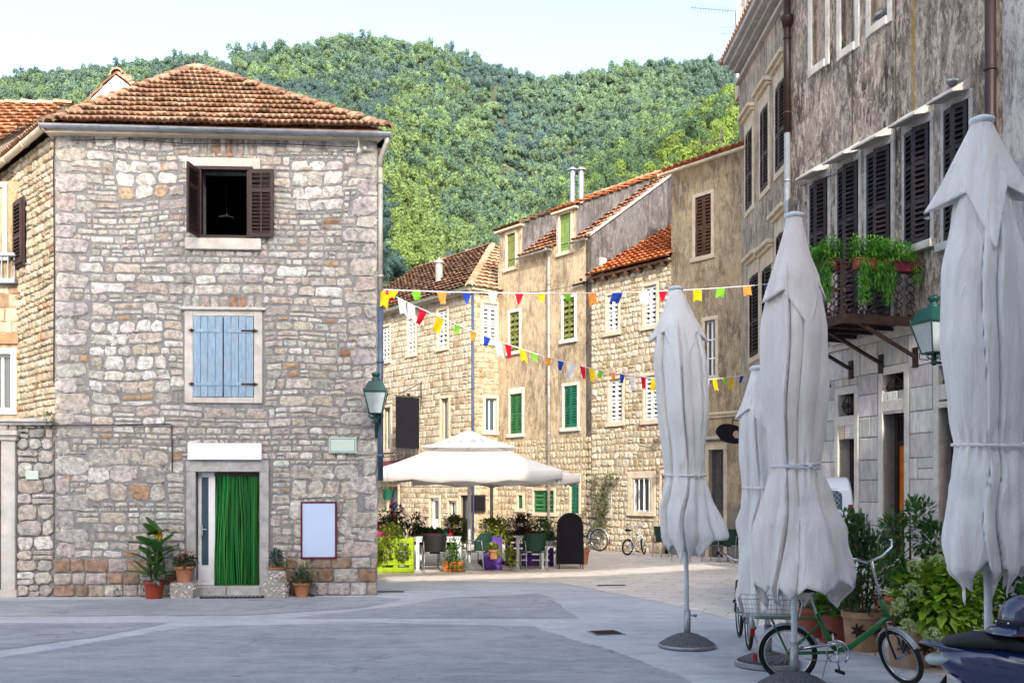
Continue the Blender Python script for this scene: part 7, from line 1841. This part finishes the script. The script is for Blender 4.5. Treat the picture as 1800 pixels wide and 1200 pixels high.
def cafe_table(label,loc,rz,w=.75,d=.75):
    o=thing('cafe_table',label,'table',loc,rz,'white cafe tables'); mb=MB(); mb.box(-w/2,w/2,-d/2,d/2,.715,.75); mb.build('table_top',MT['pole_white'],o,bevel=.006)
    for x in (-w/2+.05,w/2-.05):
        for y in (-d/2+.05,d/2-.05): m=MB(); m.box(x-.035,x+.035,y-.035,y+.035,0,.714); m.build('leg',MT['pole_white'],o)
    m=MB(); m.box(-w/2+.04,w/2-.04,-d/2+.04,d/2-.04,.63,.713); m.build('apron',MT['pole_white'],o)
    return o
def pallet(name,label,loc,rz,w,h,d,mt,n=5,plants=None,group=None):
    o=thing(name,label,'planter',loc,rz,group); mb=MB(); p=h/n
    for i in range(n): mb.box(-w/2,w/2,-d/2-.02,-d/2,i*p+.02,(i+1)*p-.03+(.0)); mb.box(-w/2,w/2,d/2,d/2+.02,i*p+.02,(i+1)*p-.03)
    mb.build('slats',MT[mt],o,bevel=.004)
    mb=MB()
    for x in (-w/2+.05,0,w/2-.05): mb.box(x-.05,x+.05,-d/2,d/2,0,h-.005)
    mb.build('blocks',MT[mt],o)
    return o
# lime pallet planter beside the stone house
q=gnd(695,1007); L0=pallet('pallet_planter','lime yellow slatted pallet planter next to the stone house corner',(q.x,q.y+.12,0),.02,.78,.78,.22,'lime_pallet',5)
o=thing('trailing_plant','trailing plant with tiny white flowers in the lime yellow pallet','plant',(q.x,q.y+.12,.60)); mb=MB()
bush(mb,(-.12,0,.22),(.36,.22,.28),1200,.085,.035,OLIVE,101,up=.3,shell=.2,droop=.4); bush(mb,(-.22,-.18,-.06),(.17,.09,.32),480,.075,.032,OLIVE,102,shell=.2,droop=.6); bush(mb,(.16,-.18,-.12),(.15,.08,.22),340,.07,.03,[(.09,.14,.035),(.13,.18,.04)],103,shell=.2,droop=.6); mb.build('foliage',MT['leaf'],o)
mb=MB(); blooms(mb,(.05,-.08,.25),(.3,.15,.15),9,.02,[(.75,.75,.72)],104,5); mb.build('flower',MT['petal'],o)
q2=at(690,940,22.8); o=thing('flowering_shrub','tall purple flowering shrub rising behind the lime yellow pallet','plant',(q2.x,22.8,0)); pot(o,'terracotta',.14,.19,.34)
mb=MB(); mb.tube([(0,0,.3),(.02,0,1.0),(0,0,1.25)],[.015,.012,.006],6); mb.build('stem',MT['bark'],o)
mb=MB(); bush(mb,(.0,0,1.1),(.42,.38,.36),420,.17,.055,[(.055,.085,.03),(.08,.12,.04),(.05,.065,.03)],105,up=-.2,shell=.2,droop=.5); bush(mb,(.55,.1,1.0),(.25,.25,.3),200,.17,.05,[(.035,.055,.02),(.05,.075,.03)],106,up=-.2,shell=.2,droop=.5); mb.build('foliage',MT['leaf'],o); mb=MB(); blooms(mb,(.08,0,1.35),(.15,.14,.15),34,.06,[(.25,.15,.50),(.32,.22,.55)],107,5); mb.build('flower',MT['petal'],o)
q3=at(676,905,23); o=thing('pink_cushion','bright pink cushion leaning behind the lime yellow pallet','cushion',(q3.x,22.6,.62),.3); mb=MB(); mb.box(-.2,.2,-.05,.05,0,.42); MT['pink']=mat('pink',(.55,.02,.16),.7); mb.build('cushion_cover',MT['pink'],o,bevel=.045)
q=at(668,870,18.4); o=thing('hanging_basket','green hanging pot with a plant beside the stone house corner','hanging basket',(-2.36,18.9,at(667,878,18.9).z)); mb=MB(); mb.lathe([(.07,0),(.11,.2)],16); mb.build('pot',MT['teal_green'],o); mb=MB(); bush(mb,(0,0,.25),(.12,.12,.1),90,.08,.02,OLIVE,108); mb.build('foliage',MT['leaf'],o); mb=MB(); mb.tube([(0,0,.2),(0,0,.7)],.004,4); mb.build('hook',MT['galv'],o)
# tables
qa=gnd(735,1001); qb=gnd(806,1001); t1=cafe_table('long white cafe table set beside the lime yellow pallet',((qa.x+qb.x)/2,qa.y+.25,0),0,1.02,.7)
qa=gnd(911,999); qb=gnd(952,999); t2=cafe_table('small white square cafe table in front of the purple pallets',((qa.x+qb.x)/2+.0,qa.y+.3,0),.02,.66,.66)
q=gnd(972,998); o=thing('side_stool','small white stool with metal bowl beside the chalkboard','stool',(q.x-.02,q.y+.2,0)); mb=MB()
for x in (-.12,.12):
    for y in (-.12,.12): mb2=MB(); mb2.box(x-.025,x+.025,y-.025,y+.025,0,.47); mb2.build('leg',MT['pole_white'],o)
mb.box(-.17,.17,-.17,.17,.47,.50); mb.build('seat',MT['pole_white'],o); mb=MB(); mb.lathe([(.09,.50),(.15,.60),(.16,.60)],18,caps=False); mb.build('bowl',MT['galv'],o)
# chairs
q=gnd(763,1004); c0=cafe_chair('cafe_chair','dark woven chair with red cushion in front of the long white table',(q.x,q.y+.05,0),.15,'chair_dark',cushion='red_plastic')
q=gnd(800,996); copy_tree(c0,M=tr(q.x-.05,q.y+.15,0)@rot('Z',-.5),label='dark woven chair with red cushion at the right end of the long table')
q=gnd(748,994); copy_tree(c0,M=tr(q.x,q.y+.9,0)@rot('Z',PI),label='dark woven chair with red cushion on the far side of the long table')
q=gnd(843,1002); c1=cafe_chair('cafe_chair','green woven chair beside the main cafe parasol pole',(q.x,q.y+.15,0),1.0)
q=gnd(938,1002); copy_tree(c1,M=tr(q.x,q.y+.05,0)@rot('Z',.25),label='green woven chair in front of the small square table')
q=gnd(1170,979); copy_tree(c1,M=tr(q.x,q.y,0)@rot('Z',-1.2),label='green woven chair left of the grey white parasol pole by the dark door')
q=gnd(1256,987); copy_tree(c1,M=tr(q.x,q.y,0)@rot('Z',.9),label='green woven chair near the tan house door')
q=gnd(1286,988); copy_tree(c1,M=tr(q.x,q.y,0)@rot('Z',-.7),label='green woven chair beside the palazzo corner')
# purple pallets
q=gnd(866,1002); P1=pallet('pallet_planter','narrow purple pallet planter standing upright beside the parasol pole',(q.x,q.y+.15,0),.05,.42,.78,.22,'purple_pallet',3)
q=gnd(932,998); P2=pallet('pallet_planter','wide purple pallet planter behind the small square table',(q.x,q.y+.75,0),-.05,1.15,.84,.24,'purple_pallet',6)
def plant_in(label,px,py,Y,h,rad,n,cols,seed,flowers=None,potm=None,L_=.085,W_=.03,z=None):
    q=at(px,py,Y); zb=z if z is not None else 0
    o=thing('cafe_plant',label,'plant',(q.x,Y,zb)); c=q.z-zb
    if potm: pot(o,potm,.085,.11,.2); 
    mb=MB(); bush(mb,(0,0,c),rad,int(n*1.7),L_*1.1,W_*1.35,cols,seed,up=.4,shell=.15,droop=.2); bush(mb,(rad[0]*.5,0,c-rad[2]*.5),(rad[0]*.7,rad[1]*.7,rad[2]*.7),int(n*.6),L_,W_*1.3,cols,seed+50,up=.2,shell=.15,droop=.4); mb.build('foliage',MT['leaf'],o)
    if c-rad[2]>.25: mb=MB(); [mb.tube([(0,0,.15),(math.cos(k*2.1)*rad[0]*.4,math.sin(k*2.1)*rad[1]*.4,c)],[.012,.005],5) for k in range(4)]; mb.build('stem',MT['bark'],o)
    if flowers: mb=MB(); blooms(mb,(0,0,c),(rad[0]*.9,rad[1]*.9,rad[2]*.9),flowers[1],.04,[flowers[0]],seed+1,5); mb.build('flower',MT['petal'],o)
    return o
plant_in('tall leafy yellow green bush behind the long white table',800,925,23.2,1,(.34,.3,.34),650,OLIVE,111,((.55,.5,.02),6))
plant_in('sparse shrub growing out of the orange wooden box',795,975,21.9,1,(.30,.28,.36),260,GRN,112)
plant_in('bushy flowering plant over the narrow purple pallet',868,928,22.6,1,(.42,.3,.28),800,OLIVE,113,((.6,.5,.03),9))
plant_in('dark leaved plant with small red flowers over the wide purple pallet',915,922,23.3,1,(.40,.3,.26),560,[(.05,.08,.03),(.07,.12,.03),(.09,.05,.04)],114,((.45,.03,.04),7))
plant_in('plant with pale flowers between the wide purple pallet and the bicycle',955,928,23.6,1,(.34,.28,.24),420,GRN,115,((.7,.68,.6),6))
plant_in('small plant inside the narrow purple pallet',868,965,21.75,1,(.16,.1,.14),150,OLIVE,116,potm='terracotta',z=.30)
plant_in('trailing plant at the left end of the wide purple pallet',897,975,22.0,1,(.14,.12,.2),160,OLIVE,117)
for px,lab,cc,sd in ((745,'small red flower in a pot on the far ledge left of the long table',(.55,.05,.06),121),(757,'spiky agave in a pink pot on the far ledge',None,122),(771,'small green herb pot on the long table',None,123)):
    plant_in(lab,px,936,22.9,1,(.12,.12,.12),130,GRN,sd,((cc,4) if cc else None),potm=('pink' if sd==122 else 'red_plastic'),z=.62)
o=thing('ledge_shelf','low dark wooden shelf carrying potted flowers behind the long table','shelf',(at(758,950,23.1).x,23.0,0)); mb=MB(); mb.box(-.55,.55,-.16,.16,.55,.62); mb.build('board',MT['black_wood'],o)
for x in (-.5,.5): mb=MB(); mb.box(x-.03,x+.03,-.14,.14,0,.549); mb.build('leg',MT['black_wood'],o)
for px,mt_,lab in ((783,'teal_green','small turquoise jug on the long white table'),(791,'red_plastic','small red jug on the long white table')):
    q=at(px,940,t1.location.y); o=thing('jug',lab,'jug',(q.x,t1.location.y,.751)); mb=MB(); mb.lathe([(.05,0),(.065,.06),(.05,.14),(.04,.17),(.045,.18)],14); mb.build('body',MT[mt_],o,smooth=True); mb=MB(); mb.tube([(.05,0,.15),(.09,0,.12),(.06,0,.06)],.008,5); mb.build('handle',MT[mt_],o)
for px,lab in ((922,'left brown bottle on the small square table'),(929,'right brown bottle on the small square table')):
    q=at(px,940,t2.location.y); o=thing('bottle',lab,'bottle',(q.x,t2.location.y,.751)); mb=MB(); mb.lathe([(.03,0),(.032,.02),(.032,.13),(.012,.19),(.012,.24)],12); mb.build('body',MT['maroon'],o,smooth=True); mb=MB(); mb.lathe([(.014,.235),(.014,.255)],10); mb.build('cap',MT['white_paint'],o)
q=gnd(796,1005); o=thing('wooden_planter','orange wooden box planter in front of the parasol base','planter',(q.x,q.y+.1,0),.05); mb=MB()
for i in range(3): mb.box(-.2,.2,-.13,.13,.012+i*.075,.08+i*.075)
mb.build('slats',MT['orange_wood'],o,bevel=.005); mb=MB()
for x in (-.19,.19): mb.box(x-.025,x+.025,-.14,.14,0,.245)
mb.build('corner_posts',MT['orange_wood'],o)
# chalkboard
q=gnd(1004,1000); o=thing('chalkboard','blank black A frame chalkboard with rounded top on the terrace','chalkboard',(q.x,q.y,0),.06)
for s_ in (0,1):
    X=rot('X',math.radians(-9 if s_==0 else 9))@tr(0,0,0) if s_==0 else tr(0,.42,0)@rot('X',math.radians(9))
    w=.29; P=[(-w,0,.12),(w,0,.12),(w,0,1.0)]+[(w*math.cos(PI*i/14),0,1.0+.29*math.sin(PI*i/14)) for i in range(1,14)]+[(-w,0,1.0)]
    mb=MB(); mb.prism([X@Vector(p) for p in P],X.to_3x3()@Vector((0,.025,0))); bd=mb.build('board' ,MT['black_board'],o)
    mb=MB(); n=len(P); mb.tube([X@(Vector(p)+Vector((0,-.005,0))) for p in P],.014,6,closed=True); mb.build('rim',MT['black_wood'],bd)
    for x in (-w+.02,w-.02): mb=MB(); mb.tube([X@Vector((x,.012,0)),X@Vector((x,.012,.14))],.013,6); mb.build('leg',MT['black_wood'],o)
q=gnd(1017,994); o=thing('clay_pot','empty clay pot standing behind the chalkboard','pot',(q.x+.12,q.y+.5,0)); pot(o,'terracotta',.13,.18,.36)
# framed menu, tv on the wall and vine
u0,u1,z0,z1=FB.rc(806,868,846,905)
plate('wall_screen','black framed blank screen hanging outside the corner house','screen',FBE,(826,872,848,897),'black_board',y=-.08,border=.05,bm='black_wood')
p=FE.M@Vector((.35,-.15,0)); o=thing('climbing_vine','thin straggly vine climbing the pale stone wall right of the chalkboard','vine',p,RA); mb=MB(); rg=random.Random(6)
st=MB()
for k in range(6):
    pts=[Vector((rg.uniform(-.2,.3),0,0))]; 
    for i in range(8): pts.append(pts[-1]+Vector((rg.uniform(-.14,.18),rg.uniform(-.03,.03),.27)))
    st.tube(pts,[.010]*5+[.005]*4,5)
    for q_ in pts[2:]: bush(mb,q_,(.16,.08,.16),26,.09,.04,[(.10,.14,.04),(.15,.18,.05)],k*17+int(q_.z*10),shell=.1)
st.build('stem',MT['bark'],o); mb.build('foliage',MT['leaf'],o)
# ------------------------------------------------------------------ light, sky, camera
ELEV=math.radians(28); sdir=Vector((.2*math.cos(ELEV),-.98*math.cos(ELEV),math.sin(ELEV))).normalized()
w=bpy.data.worlds.new('World'); scene.world=w; w.use_nodes=True; nt=w.node_tree; bg=nt.nodes['Background']
sky=nt.nodes.new('ShaderNodeTexSky'); sky.sky_type='NISHITA'; sky.sun_disc=False; sky.sun_elevation=ELEV; sky.sun_rotation=math.atan2(sdir.x,sdir.y); sky.dust_density=4.0; sky.air_density=1.0; sky.ozone_density=1.0
hs=nt.nodes.new('ShaderNodeHueSaturation'); hs.inputs['Saturation'].default_value=.85; nt.links.new(sky.outputs[0],hs.inputs['Color']); nt.links.new(hs.outputs[0],bg.inputs[0]); bg.inputs[1].default_value=.52
L=bpy.data.lights.new('sun','SUN'); L.energy=5.8; L.angle=math.radians(.5); L.color=(1,.91,.78)
so=bpy.data.objects.new('sun',L); COL.objects.link(so); so.rotation_euler=sdir.to_track_quat('Z','Y').to_euler(); so.location=(0,0,40)
cam=bpy.data.cameras.new('camera'); cam.sensor_width=36; cam.lens=35; cam.shift_y=(HZ-600)/1800; cam.clip_start=.1; cam.clip_end=3000
co=bpy.data.objects.new('camera',cam); COL.objects.link(co); co.location=(0,0,CAMH); co.rotation_euler=(PI/2,0,0); scene.camera=co
scene.view_settings.view_transform='Standard'; scene.view_settings.look='None'; scene.view_settings.exposure=0; scene.view_settings.gamma=1
scene.cycles.max_bounces=8; scene.cycles.diffuse_bounces=4
